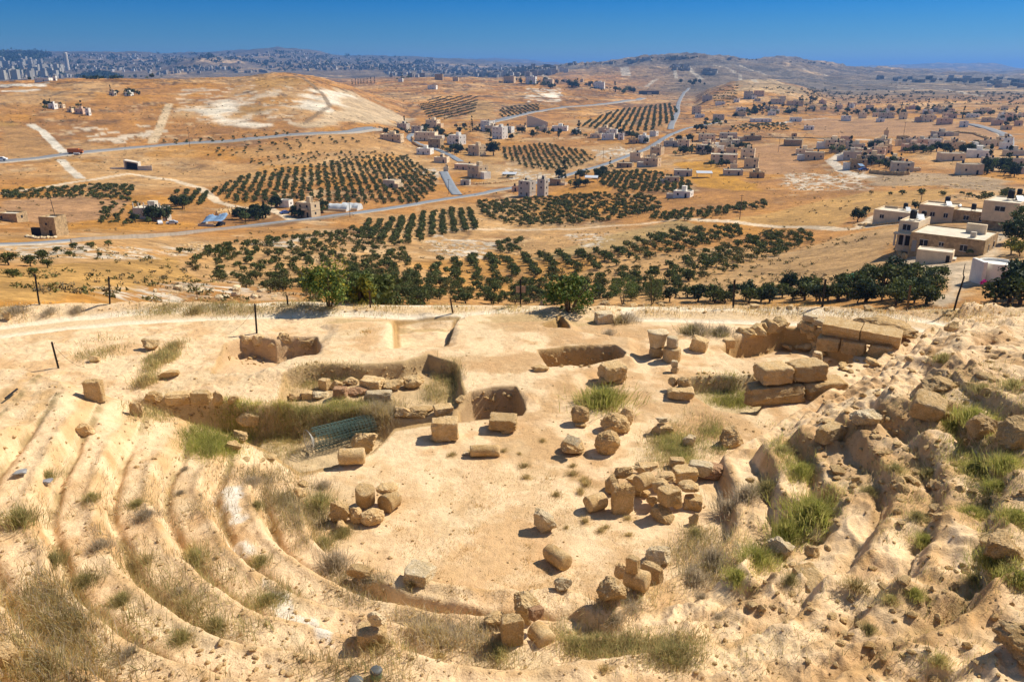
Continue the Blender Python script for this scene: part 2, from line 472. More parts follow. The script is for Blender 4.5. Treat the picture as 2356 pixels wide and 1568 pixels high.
patch([(1290, 340), (1420, 330), (1460, 350), (1400, 375), (1360, 345)], (0.414, 0.245, 0.102), 4, .9, 3)
patch([(1090, 372), (1180, 385), (1290, 400), (1350, 392), (1300, 410), (1200, 425), (1120, 430)], (0.422, 0.265, 0.120), 4, .9, 3)
patch([(1060, 340), (1140, 330), (1180, 370), (1080, 380)], (0.370, 0.211, 0.072), 5, .7, 4)
patch([(1090, 232), (1130, 232), (1140, 270), (1068, 278)], (0.414, 0.245, 0.090), 6, .9, 4)
patch([(0, 290), (70, 288), (140, 350), (0, 365)], (0.340, 0.190, 0.072), 6, .9, 3)
patch([(-300, 290), (0, 280), (60, 285), (0, 290)], (0.370, 0.211, 0.060), 5, .9, 3)
patch([(520, 350), (640, 330), (880, 310), (950, 330), (800, 350), (560, 365)], (0.407, 0.224, 0.078), 4, .8, 4)
# pale limestone scars on the brown hill and beside the cutting
patch([(790, 205), (830, 222), (880, 245), (950, 275), (900, 285), (780, 290), (700, 292), (760, 250)], (0.488, 0.367, 0.228), 12, .85, 14, 40)
for q in ([(725, 210), (790, 208), (800, 235), (770, 245), (735, 225)], [(480, 230), (545, 232), (590, 260), (500, 262)], [(430, 252), (520, 250), (560, 275), (600, 290), (520, 285), (440, 270)], [(690, 235), (760, 238), (750, 262), (690, 262)]):
    patch(q, (.70, .62, .49), 14, .85, 18, 30)
speck([(420, 200), (700, 190), (760, 240), (700, 290), (440, 290), (400, 250)], (.62, .54, .42), .15, 12, .5, 10)
speck([(170, 295), (360, 285), (400, 300), (300, 330), (170, 325)], (.60, .5, .37), .15, 10, .8)
speck([(0, 195), (110, 190), (90, 215), (0, 212)], (.62, .58, .5), -.1, 30, .8)
patch([(540, 245), (590, 240), (625, 252), (590, 265), (545, 262)], (0.311, 0.177, 0.051), 10, .7, 8)
patch([(580, 185), (690, 180), (720, 195), (600, 205)], (0.370, 0.204, 0.054), 14, .8, 12)
speck([(1210, 205), (1290, 205), (1290, 235), (1210, 235)], (.7, .62, .5), 0, 18, .8)
# rocky outcrops in the fields
for q in ([(200, 570), (320, 565), (340, 590), (260, 595)], [(330, 565), (480, 555), (500, 580), (400, 590)], [(990, 540), (1150, 560), (1130, 600), (1010, 590), (960, 560)], [(1310, 540), (1400, 535), (1400, 570), (1330, 572)],
          [(1370, 345), (1460, 335), (1460, 360), (1380, 368)], [(1800, 400), (1980, 395), (2000, 440), (1820, 440)], [(950, 390), (1020, 385), (1010, 420)], [(0, 560), (200, 560), (210, 590), (0, 600)], [(1150, 385), (1300, 402), (1280, 425), (1160, 410)],
          [(300, 655), (540, 650), (640, 680), (620, 690), (450, 690), (300, 690)], [(560, 560), (700, 540), (680, 570)], [(1180, 390), (1300, 420), (1200, 420)]):
    speck(q, WHT * .92, .05, 3.2, .9); speck(q, GRYR, .3, 2.2, .8)
patch([(1950, 395), (2160, 400), (2300, 410), (2320, 440), (2160, 430), (2000, 425)], (0.333, 0.245, 0.150), 5, .8, 5)
patch([(2070, 540), (2105, 530), (2110, 585), (2180, 608), (2250, 595), (2290, 530), (2320, 540), (2250, 640), (2170, 705), (2150, 700), (2180, 640), (2090, 620), (2060, 590)], (0.444, 0.340, 0.228), 2.0, 1, 1.0, 6)
patch([(370, 660), (460, 652), (480, 670), (380, 678)], (0.407, 0.313, 0.204), 2, .8, 1)
patch([(530, 668), (640, 672), (690, 690), (560, 690)], (0.444, 0.306, 0.180), 2, .8, 1)
# far dark forest and paler slopes
patch([(-300, 127), (0, 124), (60, 124), (110, 130), (60, 142), (0, 150), (-300, 160)], (0.044, 0.058, 0.030), 200, .95, 150, 500)
patch([(1640, 200), (1760, 186), (1850, 205), (1900, 222), (1800, 215), (1700, 205)], (0.407, 0.313, 0.186), 25, .6, 30, 60)

# unpaved ways and rural lanes are worn into the ground
def way(pts, width, col, f=.95):
    pl = PV(pts)
    m, d = region(pl, GX, GY, width * 2, line_d)
    w = sst(width * .5 + .5, width * .5 - .5, d + fbm(GX[m], GY[m], 6, 2, 56) * .4) * f
    TINT[m] = TINT[m] * (1 - w[:, None]) + np.asarray(col) * w[:, None]
LANE = (.60, .47, .32)
way([(0, 445), (200, 415), (300, 400), (400, 415), (460, 432), (500, 465), (560, 480)], 4.5, LANE)
way([(70, 287), (95, 300), (155, 357)], 6, (.60, .54, .44))
way([(140, 368), (185, 410)], 5, (.55, .48, .38))
way([(560, 478), (620, 478), (670, 505)], 4, LANE)
way([(1590, 504), (1700, 512), (1850, 522), (1940, 528), (2090, 512)], 5, LANE)
way([(1980, 520), (2010, 500), (2030, 488)], 3.5, LANE)
way([(1000, 530), (1150, 527), (1300, 527), (1480, 515), (1580, 500)], 4, (.55, .40, .25))
way([(960, 330), (940, 320), (950, 305)], 5, (.5, .44, .36))
way([(1940, 350), (1910, 370), (1940, 395), (2000, 408)], 6, (.55, .47, .37))
way([(1640, 318), (1800, 318), (1960, 320), (2310, 327)], 5, (.52, .45, .36))
way([(1700, 292), (1800, 283), (1900, 272)], 6, (.50, .45, .38))
way([(2230, 287), (2290, 300), (2320, 318)], 6, (.55, .50, .43))
way([(1720, 345), (1745, 400)], 4, (.55, .42, .27))
way([(390, 240), (350, 330)], 7, (.54, .40, .24))
way([(680, 173), (740, 215), (760, 245), (700, 285)], 5, (.20, .14, .08), .8)
way([(1215, 200), (1260, 232)], 4, (.2, .15, .09), .8)
for pts, w_ in (([(1434, 155), (1441, 174)], 26), ([(1566, 147), (1590, 163), (1613, 182)], 14), ([(1548, 155), (1556, 181)], 9), ([(1485, 200), (1512, 182)], 10), ([(1245, 166), (1262, 182), (1300, 188)], 10), ([(1700, 150), (1760, 172)], 12), ([(1330, 152), (1430, 142)], 8), ([(1850, 160), (1900, 175), (1980, 186)], 16), ([(2050, 200), (2160, 205), (2260, 222)], 10), ([(1640, 150), (1700, 170), (1740, 190)], 8)):
    way(pts, w_, (.42, .36, .28), .85)
way([(800, 195), (960, 190), (1100, 200)], 5, (.3, .2, .12), .6)

# the site
T = TINT[:NS]
SAND = np.array((.765, .55, .33)); SANDD = np.array((.57, .35, .165)); GREYS = np.array((.63, .48, .29)); STRAW = np.array((.44, .32, .135)); REDD = np.array((.52, .30, .14))
q1 = fbm(sx, sy, 2.4, 4, 61); q2 = fbm(sx, sy, .7, 4, 62); q3 = fbm(sx, sy, .22, 3, 63)
c = SAND + (SANDD - SAND) * (.75 * sst(-.05, .55, q1 * .7 + q2 * .5))[..., None]
c = c + (GREYS - c) * (.5 * sst(.2, .6, fbm(sx, sy, 1.5, 4, 64)))[..., None]
c = c + (SANDD * .78 - c) * (.55 * right * sst(-.2, .5, q1 + .5 * q2))[..., None]
c = c + (REDD - c) * (.30 * sst(.2, .6, fbm(sx, sy, 1.1, 4, 65)))[..., None]
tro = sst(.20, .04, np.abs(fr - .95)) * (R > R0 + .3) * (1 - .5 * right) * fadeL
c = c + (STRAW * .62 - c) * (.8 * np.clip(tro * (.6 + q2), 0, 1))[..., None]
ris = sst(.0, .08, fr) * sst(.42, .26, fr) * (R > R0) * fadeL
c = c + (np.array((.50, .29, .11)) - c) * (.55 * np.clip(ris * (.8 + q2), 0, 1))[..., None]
# dry litter and stubble over the orchestra floor
lit = sst(.05, .45, fbm(sx, sy, .5, 4, 66) + .35 * fbm(sx, sy, 3, 3, 67)) * sst(27, 24, sy)
c = c + (np.array((.54, .35, .17)) - c) * (.42 * lit)[..., None]
tq = sst(1.7, 1.0, trk + q2 * .4) * (sy > 30)
c = c + (np.array((.64, .47, .28)) - c) * (.8 * tq)[..., None]
c = c + (np.array((.80, .68, .51)) - c) * (.85 * sst(.5, .15, np.abs(trk - .85)) * (sy > 30))[..., None]
bank = (trk > 1.9) * (RHO[:NS, None] > rim[None] - 3.2) * (sy > 30) * sst(-.3, .3, q1 + .4 * q2)
c = c + (np.array((.47, .33, .16)) - c) * (.75 * bank)[..., None]
# white lime plaster left on one step (left wing)
for pts, wd, f in (([(525, 1130), (545, 1195)], .34, .95), ([(548, 1240), (600, 1330), (690, 1425), (768, 1490)], .10, .85), ([(1640, 1290), (1560, 1320)], .1, .4)):
    ql = [tuple(at(a, b)[:2]) for a, b in pts]
    d = line_d(ql, sx, sy)
    c = c + (np.array((.74, .66, .55)) - c) * (f * sst(wd + .08, wd - .12, d + q2 * .3 + .06))[..., None]
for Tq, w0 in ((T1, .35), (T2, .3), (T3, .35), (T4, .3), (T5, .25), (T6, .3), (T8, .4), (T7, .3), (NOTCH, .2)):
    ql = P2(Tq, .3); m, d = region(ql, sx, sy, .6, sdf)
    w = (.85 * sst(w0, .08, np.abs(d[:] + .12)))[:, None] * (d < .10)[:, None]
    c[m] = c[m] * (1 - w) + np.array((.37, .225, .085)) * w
for Tq, cc in ((T8, (.50, .37, .21)), (T1, (.48, .34, .18)), (T6, (.55, .43, .25)), (T4, (.56, .38, .22)), (T2, (.42, .29, .17))):
    ql = P2(Tq, .2); m, d = region(ql, sx, sy, .5, sdf)
    w = (.8 * sst(.05, -.25, d))[:, None]
    c[m] = c[m] * (1 - w) + np.array(cc) * w
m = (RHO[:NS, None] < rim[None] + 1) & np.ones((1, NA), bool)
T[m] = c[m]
mm = sst(1, 12, RHO[:NS, None] - rim[None])[..., None]
T[~m] = (np.array((.50, .36, .2)) * (1 - mm) + T * mm)[~m]

# ------------------------------------------------------------------ ground meshes
def strip_mesh(name, i0, i1, mat, c0=0, c1=NA):
    nr, nc = i1 - i0, c1 - c0
    v = np.stack([GX[i0:i1, c0:c1], GY[i0:i1, c0:c1], Z[i0:i1, c0:c1]], -1).reshape(-1, 3).astype(np.float32)
    idx = np.arange(nr * nc).reshape(nr, nc)
    f = np.stack([idx[:-1, :-1], idx[:-1, 1:], idx[1:, 1:], idx[1:, :-1]], -1).reshape(-1, 4)[:, ::-1]
    me = bpy.data.meshes.new(name)
    me.vertices.add(len(v)); me.vertices.foreach_set('co', v.ravel())
    me.loops.add(f.size); me.loops.foreach_set('vertex_index', np.ascontiguousarray(f).ravel().astype(np.int32))
    me.polygons.add(len(f)); me.polygons.foreach_set('loop_start', np.arange(0, f.size, 4, dtype=np.int32))
    me.polygons.foreach_set('use_smooth', np.ones(len(f), bool))
    me.update(calc_edges=True)
    a = me.color_attributes.new('tint', 'FLOAT_COLOR', 'POINT')
    t = np.concatenate([TINT[i0:i1, c0:c1].reshape(-1, 3), np.ones((nr * nc, 1))], 1).astype(np.float32)
    a.data.foreach_set('color', t.ravel())
    me.materials.append(mat)
    o = bpy.data.objects.new(name, me); COL.objects.link(o)
    o['kind'] = 'structure'
    return o
i1 = int(np.searchsorted(RHO, 50)); i2 = int(np.searchsorted(RHO, 1000))
vf = sst(46, 60, RHO)[:, None, None]
TINT = np.clip(TINT, .01, .9)
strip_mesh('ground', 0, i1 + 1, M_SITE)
strip_mesh('valley_land', i1, i2 + 1, M_VALLEY)
strip_mesh('hills', i2, NR, M_HILLS)

# ------------------------------------------------------------------ light
SUN = Vector((.602, .32, .731)).normalized()
sl = bpy.data.lights.new('sun', 'SUN'); sl.energy = 4.6; sl.angle = math.radians(.53); sl.color = (1, .92, .77)
so = bpy.data.objects.new('sun', sl); COL.objects.link(so)
so.rotation_euler = SUN.to_track_quat('Z', 'Y').to_euler()
wd = bpy.data.worlds.new('World'); SC.world = wd; wd.use_nodes = True
nt = wd.node_tree; nt.nodes.clear()
sky = N(nt, 'ShaderNodeTexSky', sky_type='NISHITA')
sky.sun_disc = False
sky.sun_elevation = math.asin(SUN.z); sky.sun_rotation = math.atan2(SUN.x, SUN.y)
sky.altitude = 700; sky.air_density = 1.0; sky.dust_density = .3; sky.ozone_density = 3.0
bg = N(nt, 'ShaderNodeBackground'); bg.inputs[1].default_value = .10
wo = N(nt, 'ShaderNodeOutputWorld')
geo = N(nt, 'ShaderNodeTexCoord').outputs['Generated']
sep = N(nt, 'ShaderNodeSeparateXYZ'); nt.links.new(geo, sep.inputs[0])
rmp = N(nt, 'ShaderNodeValToRGB'); nt.links.new(sep.outputs[2], rmp.inputs[0])
cr = rmp.color_ramp
for i, (p_, c_) in enumerate([(0.0, (.27, .41, .51)), (.032, (.10, .30, .545)), (.078, (.0, .222, .545)), (.5, (.86, .82, .74))]):
    e = cr.elements[i] if i < 2 else cr.elements.new(p_)
    e.position = p_; e.color = (*c_, 1)
mxs = N(nt, 'ShaderNodeMix', data_type='RGBA', blend_type='MULTIPLY'); mxs.inputs[0].default_value = 1
nt.links.new(sky.outputs[0], mxs.inputs[6]); nt.links.new(rmp.outputs[0], mxs.inputs[7])
nt.links.new(mxs.outputs[2], bg.inputs[0])
nt.links.new(bg.outputs[0], wo.inputs[0])
SC.view_settings.view_transform = 'Standard'; SC.view_settings.look = 'None'
SC.view_settings.exposure = .52; SC.view_settings.gamma = 1
SC.cycles.max_bounces = 4; SC.cycles.diffuse_bounces = 3; SC.cycles.glossy_bounces = 1; SC.cycles.transmission_bounces = 2
SC.cycles.volume_bounces = 0; SC.cycles.transparent_max_bounces = 6
SC.cycles.use_adaptive_sampling = True; SC.cycles.adaptive_threshold = .02
SC.cycles.use_denoising = True

# ------------------------------------------------------------------ the air
hm = bpy.data.materials.new('haze_air'); hm.use_nodes = True
nt = hm.node_tree; nt.nodes.clear()
vo = N(nt, 'ShaderNodeVolumePrincipled'); vo.inputs['Color'].default_value = (.17, .42, .95, 1); vo.inputs['Density'].default_value = 1.05e-4; vo.inputs['Anisotropy'].default_value = .2
ho = N(nt, 'ShaderNodeOutputMaterial'); nt.links.new(vo.outputs[0], ho.inputs['Volume'])
zlo = float(Z.min()) - 1; zhi = float(max(Z.max() + 30, CAMZ + 30))
hz_o = MB().box(-24000, -60, zlo, 24000, 27500, zhi).build('haze', hm) if False else None
# ------------------------------------------------------------------ mesh helpers
def mk(name, v, f, mat, parent=None, smooth=False, tint=None, mats=None, midx=None):
    me = bpy.data.meshes.new(name)
    me.from_pydata([tuple(p) for p in v], [], [tuple(q) for q in f])
    if smooth:
        me.polygons.foreach_set('use_smooth', np.ones(len(me.polygons), bool))
    if tint is not None:
        a = me.color_attributes.new('tint', 'FLOAT_COLOR', 'POINT')
        t = np.concatenate([np.asarray(tint, float), np.ones((len(v), 1))], 1).astype(np.float32)
        a.data.foreach_set('color', t.ravel())
    for m_ in (mats or [mat]):
        me.materials.append(m_)
    if midx is not None:
        me.polygons.foreach_set('material_index', np.asarray(midx, np.int32))
    me.update()
    return link(name, me, parent)

def link(name, me, parent=None):
    o = bpy.data.objects.new(name, me); COL.objects.link(o)
    if parent is not None:
        o.parent = parent
    return o

def thing(name, label, cat, loc=(0, 0, 0), rz=0, group=None):
    o = bpy.data.objects.new(name, None); COL.objects.link(o)
    o.empty_display_size = .3
    o.location = loc; o.rotation_euler = (0, 0, rz)
    return tag(o, label, cat, group)

def tag(o, label, cat, group=None, kind=None):
    if label: o['label'] = label
    if cat: o['category'] = cat
    if group: o['group'] = group
    if kind or label: o['kind'] = kind or 'thing'
    return o

def dup(root, loc, rz=0, sc=1.0, label=None, group=None):
    r = root.copy(); COL.objects.link(r)
    r.location = loc; r.rotation_euler = (0, 0, rz); r.scale = (sc, sc, sc) if not isinstance(sc, tuple) else sc
    if label: r['label'] = label
    if group: r['group'] = group
    for ch in root.children:
        c = ch.copy(); COL.objects.link(c); c.parent = r
        for g in ch.children:
            d = g.copy(); COL.objects.link(d); d.parent = c
    return r

class MB:
    """collects simple shapes into one mesh"""
    def __init__(self): self.v = []; self.f = []; self.m = []
    def add(self, v, f, mi=0):
        o = len(self.v); self.v += [tuple(p) for p in v]; self.f += [tuple(i + o for i in q) for q in f]; self.m += [mi] * len(f)
        return self
    def box(self, x0, y0, z0, x1, y1, z1, mi=0):
        v = [(x0, y0, z0), (x1, y0, z0), (x1, y1, z0), (x0, y1, z0), (x0, y0, z1), (x1, y0, z1), (x1, y1, z1), (x0, y1, z1)]
        return self.add(v, [(3, 2, 1, 0), (4, 5, 6, 7), (0, 1, 5, 4), (1, 2, 6, 5), (2, 3, 7, 6), (3, 0, 4, 7)], mi)
    def tube(self, pts, r, n=6, mi=0):
        pts = [Vector(p) for p in pts]; rs = r if isinstance(r, (list, tuple)) else [r] * len(pts)
        v = []
        for i, p in enumerate(pts):
            t = (pts[min(i + 1, len(pts) - 1)] - pts[max(i - 1, 0)]).normalized()
            a = t.orthogonal().normalized() if i == 0 else (a - t * a.dot(t)).normalized()
            b = t.cross(a)
            for k in range(n):
                w = 2 * math.pi * k / n
                v.append(p + (a * math.cos(w) + b * math.sin(w)) * rs[i])
        f = []
        for i in range(len(pts) - 1):
            for k in range(n):
                q = (k + 1) % n
                f.append((i * n + k, i * n + q, (i + 1) * n + q, (i + 1) * n + k))
        f.append(tuple(range(n))[::-1]); f.append(tuple((len(pts) - 1) * n + k for k in range(n)))
        return self.add(v, f, mi)
    def lathe(self, prof, n=24, mi=0, c=(0, 0, 0)):
        v = []; f = []
        for r, z in prof:
            for k in range(n):
                w = 2 * math.pi * k / n
                v.append((c[0] + r * math.cos(w), c[1] + r * math.sin(w), c[2] + z))
        for i in range(len(prof) - 1):
            for k in range(n):
                q = (k + 1) % n
                f.append((i * n + k, i * n + q, (i + 1) * n + q, (i + 1) * n + k))
        f.append(tuple(range(n))[::-1]); f.append(tuple((len(prof) - 1) * n + k for k in range(n)))
        return self.add(v, f, mi)
    def prism(self, poly, z0, z1, mi=0):
        n = len(poly)
        v = [(x, y, z0) for x, y in poly] + [(x, y, z1) for x, y in poly]
        f = [tuple(range(n))[::-1], tuple(range(n, 2 * n))] + [(i, (i + 1) % n, n + (i + 1) % n, n + i) for i in range(n)]
        return self.add(v, f, mi)
    def build(self, name, mats, parent=None, smooth=False):
        if not isinstance(mats, (list, tuple)): mats = [mats]
        return mk(name, self.v, self.f, None, parent, smooth, mats=mats, midx=self.m)

# ------------------------------------------------------------------ stone materials
def stone_mat(name, ca, cb, cc):
    m, nt, b = new_mat(name)
    tc = N(nt, 'ShaderNodeTexCoord').outputs['Object']
    oi = N(nt, 'ShaderNodeObjectInfo').outputs['Random']
    c = mixc(nt, mrange(nt, noise(nt, tc, 2.6, 5), .35, .65, 0, 1), ca, cb)
    c = mixc(nt, mrange(nt, noise(nt, tc, 7.0, 5), .55, .75, 0, .8), c, cc)
    c = vmul(nt, c, mrange(nt, noise(nt, tc, 34, 4), .3, .7, .72, 1.2))
    c = vmul(nt, c, mrange(nt, oi, 0, 1, .86, 1.12))
    nt.links.new(c, b.inputs['Base Color'])
    bump(nt, b, [(noise(nt, tc, 9, 6, .7), .09), (noise(nt, tc, 40, 5, .65), .03)], .9)
    return m
M_LIME = stone_mat('limestone', (.74, .53, .28), (.60, .38, .165), (.72, .58, .39))
M_GREY = stone_mat('grey_limestone', (.66, .455, .23), (.52, .33, .14), (.66, .52, .34))
M_WHITE = stone_mat('white_limestone', (.74, .60, .40), (.62, .45, .24), (.78, .68, .52))
M_RED = stone_mat('reddish_limestone', (.50, .29, .16), (.42, .24, .13), (.55, .40, .26))
M_RUB = stone_mat('rubble_limestone', (.67, .47, .235), (.53, .335, .14), (.68, .52, .32))

def ico(n):
    bm = bmesh.new(); bmesh.ops.create_icosphere(bm, subdivisions=n, radius=1)
    v = np.array([p.co[:] for p in bm.verts]); f = [[q.index for q in p.verts] for p in bm.faces]
    bm.free(); return v, f
ICO = {2: ico(2), 3: ico(3), 4: ico(4), 5: ico(5)}

def rock_geo(kind, W, D, H, seed, lev=4):
    rg = np.random.default_rng(seed)
    v, f = ICO[lev]
    n = v.copy()
    if kind == 'block':
        p = 16.0; nz = .036; cuts = 4; cd = (.78, .96)
    elif kind == 'slab':
        p = 9.0; nz = .03; cuts = 6; cd = (.70, .95)
    elif kind == 'round':
        p = 2.6; nz = .06; cuts = 7; cd = (.78, .95)
    else:
        p = 4.2; nz = .075; cuts = 15; cd = (.55, .86)
    r = (np.abs(n) ** p).sum(1) ** (-1 / p)
    q = n * r[:, None]
    for _ in range(cuts):
        d = rg.normal(size=3); d /= np.linalg.norm(d)
        sup = (q @ d).max()
        lim = sup * rg.uniform(*cd)
        e = np.maximum(q @ d - lim, 0)
        q = q - d[None] * e[:, None] * .99
    q *= np.clip(1 + nz * 1.6 * vn3(q + seed * 3.1, .55, seed % 50) + nz * 1.1 * vn3(q + seed, .22, seed % 41) + nz * .8 * vn3(q - seed, .1, seed % 37) + nz * .5 * vn3(q * 1.3 + seed, .045, seed % 33), .8, 1.2)[:, None]
    if kind in ('rough', 'round'):
        taper = 1 + rg.uniform(-.14, .08) * q[:, 2]
        q[:, :2] *= taper[:, None]
    lo = q.min(0); hi = q.max(0)
    q = (q - (lo + hi) / 2) / (hi - lo)
    q[:, 2] += .5
    return q * np.array([W, D, H]), f

def drum_geo(r0, r1, L, seed, hole=0.0):
    """column drum along z, centred"""
    n = 34
    prof = [(hole * r0 if hole else .001, -L / 2 + (.18 * L if hole else 0))]
    if hole: prof.append((hole * r0, -L / 2 + .004))
    prof += [(.5 * r0 + .25 * hole * r0, -L / 2), (.93 * r0, -L / 2 + .01), (r0, -L / 2 + .045)]
    for t in np.linspace(.12, .88, 9):
        prof.append((r0 + (r1 - r0) * t, -L / 2 + L * t))
    prof += [(r1, L / 2 - .045), (.93 * r1, L / 2 - .01), (.5 * r1, L / 2), (.001, L / 2)]
    mb = MB().lathe(prof, n)
    v = np.array(mb.v)
    k = .022 * (r0 + .2)
    d = 1 + k / r0 * 1.3 * vn3(v + seed, .28, seed % 31) + k / r0 * .8 * vn3(v - seed, .09, seed % 29)
    v[:, :2] *= d[:, None]; v[:, 2] += .02 * vn3(v + 7 * seed, .2, seed % 23)
    rg = np.random.default_rng(seed)
    for _ in range(2):     # broken edges
        a = rg.uniform(0, 6.28); s = rg.choice([-1, 1])
        d3 = np.array([math.cos(a) * .75, math.sin(a) * .75, .66 * s])
        e = np.maximum(v @ d3 - (v @ d3).max() * rg.uniform(.86, .95), 0)
        v -= d3[None] * e[:, None] * .9
    return v, mb.f

_seed = [100]
STONES = []
def place(v, f, name, label, cat, center, mat, rz=0, tilt=(0, 0), group=None, smooth=False):
    o = mk(name, v, f, mat, None, smooth)
    o.location = center
    o.rotation_euler = Euler((tilt[0], tilt[1], rz), 'XYZ')
    tag(o, label, cat, group)
    STONES.append(o)
    return o

def stone(label, kind, box, hz=0.0, rz=0, tilt=(0, 0), dk=.85, mat=None, name=None, cat=None, sink=.07, group=None, lev=4, hmin=.35):
    x0, y0, x1, y1 = box
    _seed[0] += 1
    g = at((x0 + x1) / 2, y1 - 2, hz)
    k = px2m(g)
    el = math.atan2(CAMZ - g.z, math.hypot(g.x, g.y))
    W = (x1 - x0) * k
    D = dk * W
    W *= 1.06; D *= 1.06
    H = max(((y1 - y0) * k - .72 * D * math.sin(el)) / math.cos(el) * 1.04, hmin * W)
    cr, sr = abs(math.cos(rz)), abs(math.sin(rz))
    if kind in ('block', 'slab') and rz:
        s = W / (W * cr + D * sr); W, D = W * s, D * s
    dr = Vector((g.x, g.y, 0)).normalized()
    c = Vector((g.x, g.y, 0)) + dr * D * .42
    zc = (g.z + hz) if hz else min(gz(c.x, c.y), g.z + .25)
    c.z = zc - sink * H
    if lev == 4 and x1 - x0 > 40: lev = 5
    v, f = rock_geo(kind, W, D, H, _seed[0], lev)
    nm = name or {'block': 'stone_block', 'slab': 'stone_slab', 'round': 'boulder', 'rough': 'boulder'}[kind]
    return place(v, f, nm, label, cat or nm.replace('_', ' '), c, mat or M_LIME, rz, tilt, group)

def drum(label, px, py, Lp, Dp, ang=0, hz=0.0, up=False, r1=1.0, hole=0, mat=None, tilt=0, name='column_drum', cat='column drum'):
    """lying (or standing) drum: centre-bottom px, length and diameter in px, direction on the ground"""
    _seed[0] += 1
    g = at(px, py, hz); k = px2m(g)
    L, r = Lp * k * 1.05, Dp * k / 2 * 1.08
    v, f = drum_geo(r, r * r1, L, _seed[0], hole)
    dr = Vector((g.x, g.y, 0)).normalized()
    c = Vector((g.x, g.y, 0)) + dr * r * .8
    base = (g.z + hz) if hz else gz(c.x, c.y)
    if up:
        c.z = base + L / 2 - .03
        return place(v, f, name, label, cat, c, mat or M_LIME, ang, (tilt, 0))
    c.z = base + r * .93
    o = mk(name, v, f, mat or M_LIME, None, True)
    o.location = c
    o.rotation_euler = (Matrix.Rotation(ang, 4, 'Z') @ Matrix.Rotation(math.radians(90), 4, 'Y') @ Matrix.Rotation(tilt, 4, 'X')).to_euler()
    tag(o, label, cat); STONES.append(o)
    return o

R_ = math.radians
# --- on the open floor
stone('tall squared stone block standing alone on the sandy stage floor', 'block', (992, 956, 1056, 1014), .08, R_(4), dk=.8, mat=M_LIME)
stone('small stone wedged under the tall squared block', 'rough', (990, 1002, 1018, 1020), lev=3, mat=M_LIME)
stone('brown block with rounded corners propped on a small stone behind the lying drum', 'block', (1123, 950, 1191, 992), .1, R_(-6), dk=.75, mat=M_GREY)
stone('small prop stone under the brown rounded block', 'rough', (1150, 984, 1180, 1000), lev=3)
drum('short stone column drum lying sideways beside a small white stone', 1116, 1052, 66, 25, R_(2), mat=M_GREY)
stone('small bright white stone at the end of a lying column drum', 'rough', (1065, 1040, 1078, 1049), mat=M_WHITE, lev=3)
stone('craggy boulder between the wire roll and a lying drum', 'rough', (808, 988, 869, 1047), mat=M_LIME, dk=.8)
drum('column drum lying on a low earth mound in front of the craggy boulder', 811, 1072, 58, 36, R_(6), hz=.06, mat=M_LIME)
stone('big squared boulder perched on stones above the round green bush', 'block', (1373, 827, 1443, 880), .12, R_(24), dk=.9, mat=M_LIME)
stone('left foot stone under the big perched boulder', 'rough', (1375, 868, 1400, 888), lev=3, mat=M_GREY)
stone('right foot stone under the big perched boulder', 'rough', (1410, 866, 1440, 886), lev=3)
stone('upright oval stone drum with a dark cap on a foot stone', 'round', (1313, 931, 1355, 980), .06, 0, (R_(-8), 0), .75, M_GREY)
stone('foot stone below the upright oval drum', 'rough', (1322, 970, 1348, 986), lev=3, mat=M_GREY)
stone('large rounded drum in the middle of the three oval stones', 'round', (1376, 945, 1441, 1004), 0, R_(20), (0, R_(14)), .85, M_GREY)
stone('thin curved stone leaning behind the large rounded drum', 'round', (1416, 935, 1452, 984), 0, R_(30), (0, R_(18)), .6, M_LIME)
stone('nearest of the oval stones, egg shaped and pitted', 'round', (1362, 982, 1418, 1050), 0, R_(-15), (0, R_(12)), .85, M_GREY)
stone('layered stone base carrying a fluted grey fragment', 'round', (1290, 1006, 1342, 1050), 0, R_(10), (0, 0), .95, M_LIME)
# fluted fragment
g = at(1316, 1030, .42); k = px2m(g)
mb = MB(); wv = 34 * k; lv = .36
for i in range(5):
    x = (i - 2) * wv / 5
    mb.lathe([(wv / 13, -lv / 2), (wv / 9.5, -lv / 2 + .02), (wv / 9.5, lv / 2 - .02), (wv / 13, lv / 2)], 10, c=(x, .02 * (i % 2), 0))
mb.box(-wv / 2, -wv / 14, -lv / 2 + .03, wv / 2, wv / 4, lv / 2 - .03)
v = np.array(mb.v); v *= (1 + .03 * vn3(v, .1, 3))[:, None]
place(v, mb.f, 'fluted_fragment', 'grey white fluted column fragment resting on a layered base', 'column fragment', Vector((g.x, g.y + .25, g.z + .42 + .15)), M_WHITE, R_(-38), (R_(-62), 0), smooth=False)
stone('boulder with a small white stone on top beside the grassy hollow', 'rough', (1498, 968, 1545, 1004), 0, R_(15), mat=M_LIME)
stone('small white stone sitting on top of a boulder by the grassy hollow', 'rough', (1508, 957, 1536, 976), .42, mat=M_WHITE, lev=3)
stone('pale pointed stone sunk in the green grass of the hollow', 'rough', (1569, 1000, 1599, 1033), mat=M_WHITE, dk=.6)
